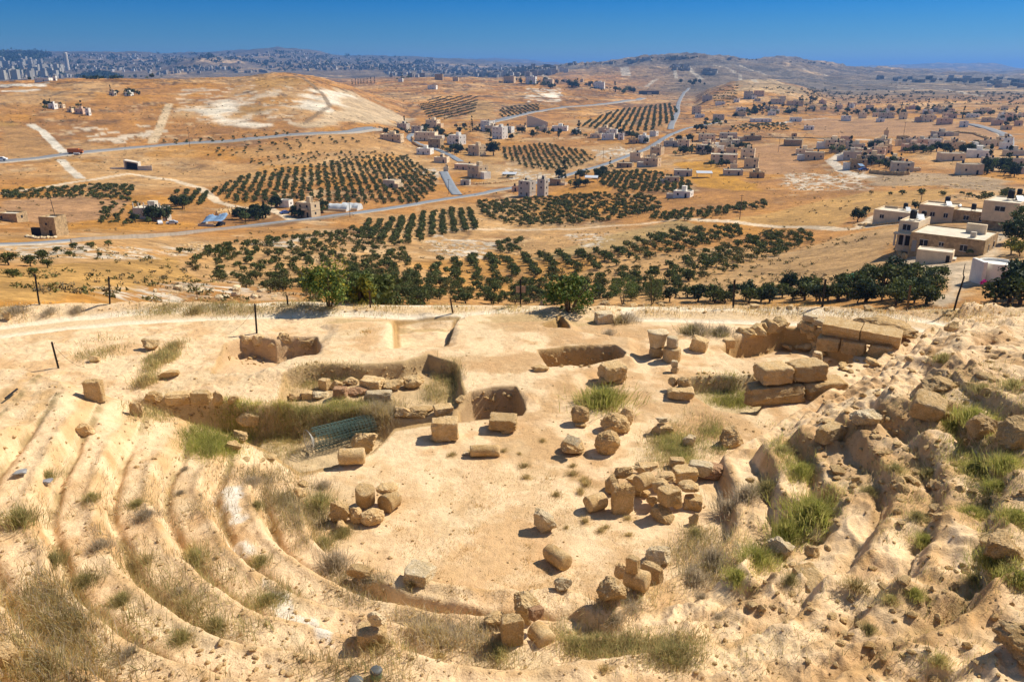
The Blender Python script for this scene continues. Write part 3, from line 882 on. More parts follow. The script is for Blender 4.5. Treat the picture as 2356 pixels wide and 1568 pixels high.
# --- capital and column stacks
t = thing('stone_capital', 'flared stone capital standing on a squared base with long shadow', 'capital', at(1512, 822) + Vector((0, .2, 0)))
k = px2m(Vector(t.location))
v, f = drum_geo(.30, .46, .72, 5); v[:, 2] += .78
mk('bell', v, f, M_WHITE, t, True)
v, f = rock_geo('block', .62, .6, .44, 77); mk('base', v, f, M_LIME, t, True)
t = thing('stacked_column', 'two drum column stack, thin drum on a wider drum, beside the capital', 'column', at(1546, 833) + Vector((0, .2, 0)))
v, f = drum_geo(.37, .37, .62, 8); v[:, 2] += .30; mk('lower_drum', v, f, M_LIME, t, True)
v, f = drum_geo(.25, .24, .46, 9); v[:, 2] += .84; mk('upper_drum', v, f, M_WHITE, t, True)
stone('lower of two small stacked stones in front of the column stack', 'rough', (1542, 843, 1560, 861), lev=3, name='small_stone')
stone('upper of two small stacked stones in front of the column stack', 'block', (1543, 829, 1558, 847), .22, lev=3, name='small_stone', mat=M_WHITE)
stone('tilted squared block lying right of the column stack', 'block', (1580, 772, 1627, 811), 0, R_(-24), (0, R_(12)), .8)
stone('broad flat slab carrying two rounded stones', 'slab', (1532, 893, 1596, 923), 0, R_(-8), dk=.7)
stone('round ball-like stone on the broad flat slab', 'round', (1556, 864, 1588, 900), .18, mat=M_GREY)
stone('smaller of the two stones on the broad flat slab', 'rough', (1536, 866, 1558, 893), .18, mat=M_LIME)
stone('squared boulder alone at the back beside the dirt track', 'block', (1366, 715, 1410, 747), 0, R_(12), dk=.8, mat=M_WHITE)
stone('flat grey rock half buried in front of the sunlit trench', 'rough', (1223, 830, 1262, 858), 0, R_(30), sink=.45, mat=M_GREY)
# --- ashlar wall right
def solid(parent, name, W, D, H, off, mat, seed, rz=0, kind='block', tilt=(0, 0)):
    v, f = rock_geo(kind, W, D, H, seed, 5)
    o = mk(name, v, f, mat, parent, True); o.location = off; o.rotation_euler = (tilt[0], tilt[1], rz); return o
g = at(1795, 930, 0)
t = thing('ashlar_wall', 'low wall of huge dressed stone blocks beside the green trench', 'stone wall', (g.x, g.y, g.z), R_(13))
solid(t, 'lower_course', 2.3, 1.05, .75, (-.1, .45, -.08), M_GREY, 301)
solid(t, 'upper_block', 1.30, .95, .72, (-.05, .62, .655), M_LIME, 302)
solid(t, 'upper_block', 1.5, .95, .72, (1.34, .66, .655), M_LIME, 303)
solid(t, 'lower_course', 1.9, 1.05, .75, (1.95, .47, -.08), M_GREY, 304)
# moulded cornice blocks that lean in a row
g = at(1965, 818, 0)
def cornice(L, seed):
    prof = [(0, 0), (.55, 0), (.62, .12), (.62, .25), (.72, .32), (.72, .44), (.84, .52), (.84, .74), (.0, .74)]
    n = 26; v = []
    for i in range(n):
        for y, z in prof: v.append((L * i / (n - 1), -y, z))
    v = np.array(v); m = len(prof); f = []
    for i in range(n - 1):
        for j in range(m):
            q = (j + 1) % m
            f.append((i * m + j, i * m + q, (i + 1) * m + q, (i + 1) * m + j))
    f += [tuple(range(m))[::-1], tuple((n - 1) * m + j for j in range(m))]
    v += .018 * np.stack([vn3(v + seed, .2, 1), vn3(v + seed, .2, 2), vn3(v + seed, .2, 3)], 1)
    return v, f
t = thing('moulded_cornice', 'fallen row of moulded cornice blocks sloping down to the right', 'cornice', (g.x, g.y + .3, g.z), R_(-31))
for i in range(2):
    v, f = cornice(1.55, 400 + i)
    o = mk('cornice_block', v, f, M_LIME, t); o.location = (-1.35 + 1.6 * i, .75, .62 - .05 * i); o.rotation_euler = (R_(10), R_(3), 0)
for i in range(3):
    solid(t, 'footing_block', 1.0, .8, .66, (-1.0 + 1.05 * i, .1, -.05), M_GREY, 410 + i)
for i, b in enumerate([(1842, 722, 1880, 742), (1862, 732, 1900, 752), (1885, 742, 1925, 766)]):
    stone(['pale flat slab lying highest in the diagonal row of slabs', 'pale flat slab in the middle of the diagonal row', 'pale flat slab lowest in the diagonal row beside the cornice'][i], 'slab', b, .5, R_(-32), (0, R_(6)), .7, M_WHITE)
drum('small white cone-shaped drum stump standing in the masonry pit', 1877, 840, 28, 24, up=True, r1=.72, mat=M_WHITE, hz=.0)
stone('flat brown rocky outcrop rising beside the right track', 'rough', (1961, 736, 2100, 786), 0, R_(-14), dk=.55, mat=M_GREY, sink=.12, name='rock_outcrop', cat='rock')
stone('small square block at the left foot of the rubble masonry', 'block', (1661, 787, 1687, 813), 0)
stone('big flat square slab tilted on the rubble slope', 'slab', (2081, 893, 2173, 962), .1, R_(-30), (R_(14), R_(10)), .95, M_GREY, hmin=.18)
# --- pile on the right of the floor
PR = [
 ('tall upright block at the front left of the big stone pile', 'block', (1404, 1109, 1455, 1184), 0, 6, .62, M_GREY),
 ('dark stone leaning behind the tall upright block', 'rough', (1390, 1091, 1424, 1142), 0, 10, .8, M_GREY),
 ('pointed boulder above the tall upright block', 'rough', (1408, 1065, 1453, 1108), .35, 0, .9, M_GREY),
 ('flat topped boulder at the back of the big stone pile', 'rough', (1456, 1058, 1513, 1095), .15, 0, .8, M_LIME),
 ('small stone between two boulders at the back of the pile', 'rough', (1438, 1090, 1474, 1114), .1, 0, .9, M_LIME),
 ('wedge stone behind the crossed block in the big pile', 'rough', (1498, 1084, 1552, 1114), .3, 15, .8, M_LIME),
 ('stubby stone in the heart of the big stone pile', 'round', (1498, 1098, 1537, 1138), .42, 0, .8, M_LIME),
 ('squared block lying crosswise on top of the big stone pile', 'block', (1508, 1114, 1567, 1165), .42, 28, .75, M_GREY),
 ('lowest faceted block at the front of the big stone pile', 'rough', (1495, 1157, 1549, 1206), 0, -14, .9, M_GREY),
 ('narrow stone standing left of the crosswise block', 'rough', (1487, 1135, 1512, 1172), .1, 0, .9, M_GREY),
 ('small squared stone under the right end of the crosswise block', 'block', (1544, 1140, 1568, 1172), .1, 20, .9, M_LIME),
 ('thick squared stone at the right side of the big pile', 'block', (1568, 1135, 1616, 1176), .0, -12, .9, M_GREY),
 ('rounded half drum on top of the thick squared stone', 'round', (1560, 1102, 1606, 1138), .42, 0, .9, M_LIME),
 ('broad block with a notched top at the back of the big pile', 'block', (1543, 1068, 1603, 1110), .1, 8, .8, M_LIME),
 ('small upright block furthest back in the big pile', 'block', (1540, 1051, 1572, 1077), .05, 0, .8, M_LIME),
 ('long white slab leaning toward the round reddish boulder', 'slab', (1579, 1058, 1641, 1099), .12, -22, .6, M_WHITE),
 ('round reddish boulder at the right end of the pile', 'round', (1604, 1056, 1663, 1107), 0, 0, .9, M_RED),
 ('last small upright stone at the front right of the pile', 'rough', (1583, 1177, 1605, 1211), 0, 0, .8, M_LIME),
 ('fill stone in the shadow of the big pile', 'rough', (1452, 1112, 1476, 1146), 0, 0, .9, M_GREY),
 ('buried fill stone under the heart of the pile', 'rough', (1470, 1128, 1496, 1148), 0, 0, .9, M_GREY)]
for lb, kd, bx, hz, rz, dk, mt in PR:
    stone(lb, kd, bx, hz, R_(rz), dk=dk, mat=mt)
drum('barrel-like column drum lying left of the big stone pile', 1368, 1178, 46, 36, R_(28), mat=M_LIME)
drum('round headed drum resting against the heart of the big pile', 1480, 1130, 40, 36, R_(35), hz=.35, mat=M_LIME)
# --- loose stones on the floor
stone('rough white rock alone on the orchestra floor', 'rough', (1219, 1170, 1278, 1228), 0, R_(-35), (0, R_(8)), .6, M_WHITE)
drum('hollow ended column drum lying alone on the orchestra floor', 1281, 1306, 62, 38, R_(-52), hole=.42, mat=M_LIME)
stone('small pale angular stone near the front of the floor', 'rough', (1274, 1328, 1311, 1365), 0, R_(20), mat=M_WHITE, dk=.8)
stone('pale rectangular block with dry grass along its foot', 'block', (925, 1288, 1006, 1347), 0, R_(-20), dk=1.0, mat=M_WHITE, hmin=.3)
stone('flat brown rock hidden among dry brush', 'slab', (799, 1316, 864, 1345), 0, R_(-25), dk=.6, mat=M_GREY)
stone('large pale boulder behind the small right hand heap', 'rough', (1484, 1251, 1542, 1304), 0, R_(-20), dk=.9, mat=M_WHITE)
for lb, kd, bx, hz, rz, dk, mt in [
 ('small block lying on top of the holed drum heap', 'block', (1437, 1277, 1472, 1320), .5, -35, .7, M_LIME),
 ('rounded stone at the left of the holed drum heap', 'round', (1412, 1292, 1444, 1336), .15, 0, .9, M_LIME),
 ('sharp leaning slab at the right of the holed drum heap', 'slab', (1470, 1292, 1525, 1345), .05, -40, .5, M_LIME),
 ('earth covered stone mound below the holed drum heap', 'rough', (1370, 1336, 1440, 1410), 0, 10, .8, M_LIME),
 ('blocky boulder at the back of the heap on the bench', 'rough', (1182, 1367, 1241, 1444), 0, 0, .85, M_LIME),
 ('flat reddish slab leaning on the heap on the bench', 'slab', (1214, 1394, 1253, 1427), .35, 35, .6, M_RED),
 ('tall pentagonal block at the front of the bench heap', 'block', (1150, 1416, 1206, 1488), 0, 8, .7, M_GREY),
 ('cracked stone at the left of the bench heap', 'rough', (1115, 1408, 1167, 1447), 0, 0, .8, M_LIME),
 ('small lower stone at the left foot of the bench heap', 'rough', (1127, 1445, 1153, 1478), 0, 0, .9, M_LIME),
 ('pale knobbly stone perched on a ledge stone', 'rough', (845, 1398, 888, 1445), .35, 0, .8, M_WHITE),
 ('broad ledge stone below the perched knobbly stone', 'slab', (818, 1422, 898, 1486), 0, 14, .8, M_LIME),
 ('elongated stone at the left end of the small left heap', 'rough', (760, 1146, 807, 1206), .05, 0, .8, M_GREY),
 ('little stone squeezed in the middle of the left heap', 'rough', (801, 1163, 835, 1208), 0, 0, .8, M_LIME),
 ('moulded base stone at the front of the left heap', 'round', (830, 1165, 885, 1213), 0, 0, .8, M_LIME),
 ('half drum with flat bottom topping the left heap', 'round', (865, 1109, 915, 1141), .42, 0, .8, M_LIME),
 ('foot stone in the shadow under the left heap', 'rough', (771, 1195, 803, 1230), -.02, 0, .8, M_GREY)]:
    stone(lb, kd, bx, hz, R_(rz), dk=dk, mat=mt)
drum('column drum leaning upright at the top of the left heap', 842, 1166, 46, 42, R_(10), up=True, hz=.12, tilt=R_(24), mat=M_LIME)
drum('round faced drum at the right of the left heap', 898, 1178, 40, 42, R_(60), mat=M_GREY)
drum('holed column drum at the front of the small heap', 1464, 1362, 50, 44, R_(-30), hz=.02, hole=.2, mat=M_LIME)
drum('short drum lying at the right of the bench heap', 1246, 1478, 52, 46, R_(-62), mat=M_LIME)
stone('huge flat topped boulder cut by the bottom right corner', 'rough', (2282, 1404, 2450, 1545), 0, R_(12), dk=.9, mat=M_GREY)
stone('pale worn stone in the bottom left corner', 'round', (-12, 1470, 44, 1541), 0, 0, dk=.9, mat=M_LIME)
stone('broad pale slab lying bare on the right slope', 'slab', (1826, 1300, 1894, 1360), .0, R_(10), (R_(8), R_(-14)), 1.5, M_LIME, hmin=.16, sink=.3)
stone('smooth pale boulder between green shrubs on the right', 'rough', (1763, 1222, 1822, 1286), 0, R_(-20), sink=.3, mat=M_WHITE)
stone('broad boulder at the foot of the right slope, square fronted', 'rough', (1650, 968, 1706, 1032), 0, R_(15), sink=.2, mat=M_LIME)
stone('long block set in the terrace of the right wing', 'block', (1870, 968, 1948, 1018), 0, R_(28), sink=.25, dk=.5, mat=M_LIME)
stone('leaning pale block half buried in the rubble slope', 'rough', (1952, 938, 2020, 990), 0, R_(-30), sink=.2, mat=M_WHITE)
stone('row end boulder in the rubble below the ashlar wall', 'rough', (1886, 960, 1925, 985), 0, 0, sink=.2)
stone('long dark boulder on the upper right slope', 'rough', (2110, 868, 2190, 905), 0, R_(8), sink=.25, mat=M_GREY)
stone('dark faceted boulder among green shrubs at right', 'rough', (2225, 940, 2290, 1010), 0, R_(20), sink=.2, mat=M_GREY)
stone('layered boulder above a green shrub at the right edge', 'rough', (2243, 1226, 2335, 1316), 0, R_(20), sink=.2, mat=M_GREY)
stone('tall boulder at the right edge under green brush', 'rough', (2290, 950, 2360, 1040), 0, R_(-10), sink=.2, mat=M_RUB)
# --- stones along the left trench
LT = [(733, 868, 762, 899), (759, 872, 790, 897), (791, 863, 824, 889), (827, 864, 886, 902), (928, 858, 976, 899), (884, 872, 930, 905), (768, 889, 799, 918), (800, 890, 846, 915), (720, 895, 757, 921), (694, 898, 721, 921), (664, 905, 694, 925), (903, 932, 958, 969), (995, 928, 1046, 957), (930, 940, 985, 968), (960, 935, 1000, 955)]
NM = ['narrow leaning', 'grey topped', 'square', 'broad striped', 'big perched pale', 'slanting split', 'reddish lower', 'wide reddish lower', 'pale rounded', 'thin upright', 'low worn', 'smooth outer', 'smooth dark topped', 'broken inner', 'small rear']
for i, b in enumerate(LT):
    stone(NM[i] + (' stone in the row along the grassy trench' if i < 11 else ' stone in the line leading to the dark pit'), 'rough' if i % 3 else 'block', b, 0, R_((i * 37) % 50 - 25), dk=.75, mat=[M_LIME, M_GREY, M_LIME, M_LIME, M_LIME, M_LIME, M_RED, M_RED, M_WHITE, M_LIME, M_LIME, M_LIME, M_LIME, M_GREY, M_GREY][i], sink=.12)
stone('long flat slab bridging the edge of the grassy trench', 'slab', (837, 903, 902, 926), .1, R_(3), dk=.4, mat=M_WHITE)
LW = [(337, 912, 378, 943), (386, 911, 444, 944), (445, 908, 489, 942), (490, 912, 520, 950), (527, 916, 552, 940), (300, 920, 330, 960), (548, 950, 602, 998), (535, 985, 575, 1020), (520, 1010, 556, 1042), (168, 968, 221, 1008), (320, 776, 371, 808), (367, 850, 414, 875), (200, 866, 242, 926), (205, 818, 232, 836), (10, 715, 29, 740)]
LN = ['dark corner block of the old wall left of the trench', 'long pale ashlar in the old wall left of the trench', 'squared ashlar beside the gap of the old left wall', 'cracked upright stone in the old left wall', 'last weathered stone of the old left wall', 'tall corner stone above the shaded left trench',
      'pale boulder topping the diagonal cross wall', 'middle stone of the diagonal cross wall', 'lowest stone of the diagonal cross wall by bright grass', 'sharp edged pale block on the left shoulder', 'large flat boulder beside the track slope at left', 'low brown rock on the left terrace', 'standing dressed block beside the left pit',
      'small dark stone near the leaning left post', 'pale round stone beside the track at the far left']
for i, b in enumerate(LW):
    stone(LN[i], 'block' if i in (1, 2, 12) else 'rough', b, 0, R_((i * 29) % 40 - 20), dk=.6, mat=[M_GREY, M_LIME, M_LIME, M_GREY][i % 4], sink=.15)
# stones in the rubble pit at the left and around the bank
PT = [(555, 768, 583, 800), (585, 766, 618, 800), (640, 762, 672, 800), (672, 772, 728, 806), (618, 790, 642, 808), (660, 805, 678, 818), (700, 800, 722, 815)]
for i, b in enumerate(PT):
    stone(['rounded stone at the left rim of the rubble pit', 'second rim stone of the rubble pit', 'dark crumbling pinnacle at the rubble pit', 'overhanging ledge stone of the rubble pit', 'low stone under the pit ledge', 'small pale stone on the pit floor', 'shaded stone in the corner of the rubble pit'][i], 'rough', b, 0, 0, dk=.7, mat=M_GREY if i in (2, 3) else M_LIME, sink=.5)
# masonry of fist-like rubble round the right pit: individual stones
def rubble(pts, n, smin, smax, group, label, mat, hz=(0, 0), jit=10, lev=3, kinds=('rough',)):
    rg = random.Random(len(group) + n)
    seg = [math.dist(pts[i], pts[i + 1]) for i in range(len(pts) - 1)]; tot = sum(seg)
    for i in range(int(n * .64)):
        s = rg.random() * tot; j = 0
        while s > seg[j] and j < len(seg) - 1: s -= seg[j]; j += 1
        t = s / seg[j]
        x = pts[j][0] * (1 - t) + pts[j + 1][0] * t + rg.uniform(-jit, jit); y = pts[j][1] * (1 - t) + pts[j + 1][1] * t + rg.uniform(-jit, jit) * .7
        w = smin * (smax / smin) ** (rg.random() ** 1.5) * .98
        o = stone(label, rg.choice(kinds), (x - w / 2, y - w * rg.uniform(.55, .95), x + w / 2, y), rg.uniform(*hz), rg.uniform(-1.5, 1.5), (rg.uniform(-.2, .2), rg.uniform(-.2, .2)), rg.uniform(.6, 1), mat, sink=rg.uniform(.2, .5), group=group, lev=lev, name='rubble_stone', cat='stone')
rubble([(1690, 785), (1740, 765), (1800, 758), (1860, 762), (1905, 775)], 34, 26, 58, 'rubble masonry round the right pit', 'rough masonry stone in the broken wall round the right pit', M_RUB, (0, .35), 12)
rubble([(1800, 800), (1860, 800), (1880, 815)], 9, 24, 50, 'rubble masonry inside the right pit', 'large loose stone lying inside the right masonry pit', M_LIME, (0, .25), 8)
rubble([(1915, 870), (1985, 845), (2060, 800), (2150, 760), (2240, 745)], 46, 10, 34, 'stones on the earth ridge at right', 'loose stone on the earth ridge running up to the right', M_RUB, (0, .02), 22)
rubble([(1960, 930), (2010, 960), (2040, 1010), (2060, 1060), (2110, 1120)], 42, 12, 48, 'stones tumbled down the middle of the right slope', 'loose stone tumbled below the tilted square slab', M_RUB, (0, .02), 45)
rubble([(1850, 1000), (1910, 1070), (1960, 1130), (1930, 1200), (1870, 1260), (1800, 1330)], 30, 12, 44, 'stones edging the lowest terrace of the right wing', 'weathered stone edging the lowest terrace of the right wing', M_RUB, (0, .02), 22)
rubble([(2110, 830), (2220, 870), (2330, 900), (2350, 980)], 34, 12, 52, 'stones high on the right slope', 'weathered stone high on the right slope among shrubs', M_RUB, (0, .02), 40)
rubble([(2130, 1060), (2170, 1150), (2140, 1250), (2090, 1330), (2020, 1390)], 44, 10, 40, 'stones along the second terrace of the right wing', 'small stone along the second terrace of the right wing', M_RUB, (0, .02), 22)
rubble([(2260, 1050), (2300, 1150), (2270, 1250), (2220, 1350), (2330, 1250)], 30, 14, 56, 'stones at the right margin', 'boulder among green brush near the right margin', M_RUB, (0, .02), 34)
rubble([(1780, 1390), (1900, 1400), (2000, 1420), (2100, 1400), (1900, 1480), (2180, 1500)], 26, 10, 44, 'stones on the lower right slope', 'pale stone half buried low on the right slope', M_RUB, (0, .02), 34)
rubble([(1300, 1470), (1420, 1480), (1560, 1470), (1700, 1430)], 16, 8, 22, 'small stones on the front step', 'small stone on the front step of the seating', M_LIME, (0, .02), 18)
rubble([(1230, 707), (1350, 708), (1500, 706), (1700, 712), (1900, 715), (2100, 722), (2260, 735)], 40, 8, 26, 'stones along the rim beyond the track', 'small stone on the grassy rim beyond the track', M_LIME, (0, .01), 7)
rubble([(330, 672), (420, 668), (500, 672), (600, 668), (640, 682), (560, 690), (440, 690)], 46, 8, 24, 'stones of the ruined enclosure below the rim', 'pale stone of the ruined enclosure below the left posts', M_WHITE, (0, .01), 7)
rubble([(520, 820), (560, 838), (620, 825)], 22, 6, 18, 'crumbs on the rubble pit floor', 'small crumbled stone on the rubble pit floor', M_RUB, (0, .01), 14)
rubble([(1060, 925), (1110, 922), (1180, 925)], 8, 20, 40, 'stones in the wall of the dark pit', 'dark wall stone inside the square pit', M_GREY, (-.1, .1), 5)
rubble([(560, 1065), (600, 1070), (640, 1060)], 6, 14, 40, 'stones at the end of the seating rows', 'pale stone at the end of the left seating rows', M_LIME, (0, .02), 8)
rubble([(690, 1150), (700, 1120), (640, 1190)], 5, 24, 50, 'worn stones on the inner left step', 'worn pale stone on the inner left step', M_LIME, (0, .02), 10)

# pebbles too many to count
def pebbles(name, n, xr, yr, smin, smax, mat, dens=None):
    rg = np.random.default_rng(n)
    v0, f0 = ICO[2] if False else ico(1)
    V = []; Fc = []; cnt = 0
    f0 = np.array(f0)
    while cnt < n:
        px, py = rg.uniform(*xr), rg.uniform(*yr)
        p = at(px, py)
        if dens is not None and rg.random() > dens(p.x, p.y): continue
        s = smin * (smax / smin) ** (rg.random() ** 2.2) * .5
        q = v0 * (1 + rg.uniform(-.35, .35, (len(v0), 1))) * np.array([1, rg.uniform(.6, 1), rg.uniform(.45, .8)]) * s
        a = rg.uniform(0, 6.28); ca, sa = math.cos(a), math.sin(a)
        q = np.stack([q[:, 0] * ca - q[:, 1] * sa, q[:, 0] * sa + q[:, 1] * ca, q[:, 2]], 1) + np.array(p) + (0, 0, s * .2)
        V.append(q); Fc.append(f0 + cnt * len(v0)); cnt += 1
    o = mk(name, np.concatenate(V), np.concatenate(Fc), mat)
    o['kind'] = 'stuff'
    return o
pebbles('gravel', 600, (1700, 2420), (760, 1568), .03, .26, M_RUB)
pebbles('pebbles', 3200, (0, 1800), (780, 1568), .015, .10, M_LIME)
pebbles('gravel', 500, (1880, 2400), (760, 1150), .05, .3, M_RUB)
pebbles('gravel', 1300, (0, 900), (860, 1568), .02, .16, M_LIME)
pebbles('pebbles', 500, (0, 2355), (688, 720), .05, .25, M_LIME)

for n_, xr_, yr_ in ((150, (700, 1048), (844, 880)), (70, (1085, 1195), (903, 946)), (120, (1250, 1432), (806, 846)), (90, (553, 728), (778, 842)), (120, (330, 560), (914, 960)), (90, (1600, 1760), (856, 885)), (60, (1680, 1850), (765, 815))):
    pebbles('gravel', n_, xr_, yr_, .04, .24, M_RUB)
# ------------------------------------------------------------------ grass and shrubs
def leaf_mat(name, lo=.75, hi=1.25, trans=.4, scale=3.0):
    m, nt, b = new_mat(name)
    at_ = N(nt, 'ShaderNodeAttribute', attribute_name='tint').outputs['Color']
    geo = N(nt, 'ShaderNodeNewGeometry').outputs['Position']
    oi = N(nt, 'ShaderNodeObjectInfo').outputs['Random']
    c = vmul(nt, at_, mrange(nt, noise(nt, geo, scale), .3, .7, lo, hi))
    c = vmul(nt, c, mrange(nt, oi, 0, 1, .85, 1.15))
    nt.links.new(c, b.inputs['Base Color'])
    b.inputs['Roughness'].default_value = .7
    tr = N(nt, 'ShaderNodeBsdfTranslucent'); nt.links.new(c, tr.inputs['Color'])
    mx = N(nt, 'ShaderNodeMixShader'); mx.inputs[0].default_value = trans
    out = [n for n in nt.nodes if n.type == 'OUTPUT_MATERIAL'][0]
    nt.links.new(b.outputs[0], mx.inputs[1]); nt.links.new(tr.outputs[0], mx.inputs[2]); nt.links.new(mx.outputs[0], out.inputs[0])
    return m
M_GRASS = leaf_mat('grass_blades', trans=.5); M_LEAF = leaf_mat('leaves', trans=.2, scale=.6)

PAL = {
 'straw': [(.56, .45, .22), (.62, .48, .23), (.46, .38, .17), (.50, .36, .16)],
 'green': [(.42, .40, .15), (.54, .47, .20), (.32, .32, .11), (.60, .48, .23), (.50, .38, .17)],
 'lush': [(.36, .36, .085), (.46, .43, .12), (.27, .29, .07), (.52, .45, .16)],
 'grey': [(.52, .44, .31), (.44, .36, .25), (.58, .48, .35), (.38, .30, .19)],
 'orange': [(.50, .31, .09), (.56, .37, .13), (.42, .27, .09), (.50, .39, .17)],
 'olive': [(.34, .30, .12), (.42, .36, .15), (.48, .39, .18), (.27, .24, .10)],
}
def blades(cent, h, spread, base_r, pal, rg, w=.012, droop=.3):
    """arrays of bent blades; cent (n,3), h (n,)"""
    n = len(cent)
    a = rg.uniform(0, 2 * np.pi, n); tl = np.abs(rg.normal(0, spread, n)).clip(0, 1.35)
    d = np.stack([np.cos(a) * np.sin(tl), np.sin(a) * np.sin(tl), np.cos(tl)], 1)
    a2 = a + rg.normal(0, .5, n); off = np.stack([np.cos(a2), np.sin(a2), np.zeros(n)], 1) * (base_r * np.abs(rg.normal(0, .55, n)))[:, None]
    p0 = cent + off
    mid = p0 + d * (h * .55)[:, None]
    tip = p0 + d * h[:, None] + np.stack([np.cos(a), np.sin(a), -np.ones(n) * .6], 1) * (h * droop * rg.random(n))[:, None]
    sd = rg.uniform(0, 2 * np.pi, n)
    s = np.stack([np.cos(sd), np.sin(sd), np.zeros(n)], 1) * w
    p0 = p0 - np.array([0, 0, .03])
    V = np.stack([p0 - s, p0 + s, mid + s * .8, mid - s * .8, tip], 1).reshape(-1, 3)
    i = np.arange(n)[:, None] * 5
    Q = (i + np.array([[0, 1, 2, 3]])); T_ = (i + np.array([[3, 2, 4]]))
    pc = np.array(pal)[rg.integers(0, len(pal), n)] * rg.uniform(.75, 1.25, (n, 1))
    C = np.repeat(pc, 5, 0)
    return V, list(map(tuple, Q)) + list(map(tuple, T_)), C

def shrub_mesh(name, pal, n, h, spread, base_r, seed, w=.012):
    rg = np.random.default_rng(seed)
    V, F, C = blades(np.zeros((n, 3)), h * rg.uniform(.45, 1.05, n), spread, base_r, PAL[pal], rg, w)
    if n > 150:     # side twigs that start part way up
        m_ = n // 2
        a = rg.uniform(0, 6.28, m_); t = rg.uniform(.1, .75, m_) * h; rr = np.sqrt(rg.random(m_)) * .6 * h * spread
        ce = np.stack([np.cos(a) * rr, np.sin(a) * rr, t * (1 - .35 * rr / h)], 1)
        V2, F2, C2 = blades(ce, h * rg.uniform(.15, .4, m_), 1.0, .02, PAL[pal], rg, w)
        F = F + [tuple(i + len(V) for i in q) for q in F2]; V = np.concatenate([V, V2]); C = np.concatenate([C, C2])
    me_o = mk(name, V, F, M_GRASS, tint=C)
    return me_o
SH = {}
for kk, (pal, n, h, spr, br) in {'green': ('green', 620, .46, .6, .5), 'lush': ('lush', 1500, .42, .75, .62), 'grey': ('grey', 560, .42, .75, .5), 'straw': ('straw', 300, .34, .7, .36), 'orange': ('orange', 100, .13, 1.1, .26), 'olive': ('olive', 760, .42, .65, .55)}.items():
    SH[kk] = []
    for q in range(3):
        o = shrub_mesh('shrub_' + kk, pal, n, h, spr, br, 40 + q + len(SH) * 7, .0065 if kk != 'orange' else .005)
        SH[kk].append(o.data); bpy.data.objects.remove(o)
BASEW = {'green': .95, 'lush': 1.1, 'grey': 1.0, 'straw': .6, 'orange': .45, 'olive': 1.0}
LBL = {'green': 'straw green', 'lush': 'fresh green leafy', 'grey': 'dead grey twiggy', 'straw': 'dry straw coloured', 'orange': 'small orange brown', 'olive': 'brownish olive'}
_sc = [0]
def shrub(kind, px, py, wpx, where, group):
    _sc[0] += 1
    g = at(px, py); k = px2m(g)
    o = link('dry_shrub' if kind not in ('lush', 'green') else 'shrub', SH[kind][_sc[0] % 3])
    s = max(wpx * k / BASEW[kind], .25)
    o.location = (g.x, g.y, g.z - .02); o.rotation_euler = (0, 0, random.uniform(0, 6.28)); q_ = random.uniform(.72, 1.0); o.scale = (s, s * q_, s * random.uniform(.75, 1.15))
    tag(o, LBL[kind] + ' shrub ' + where, 'shrub', group)
    return o
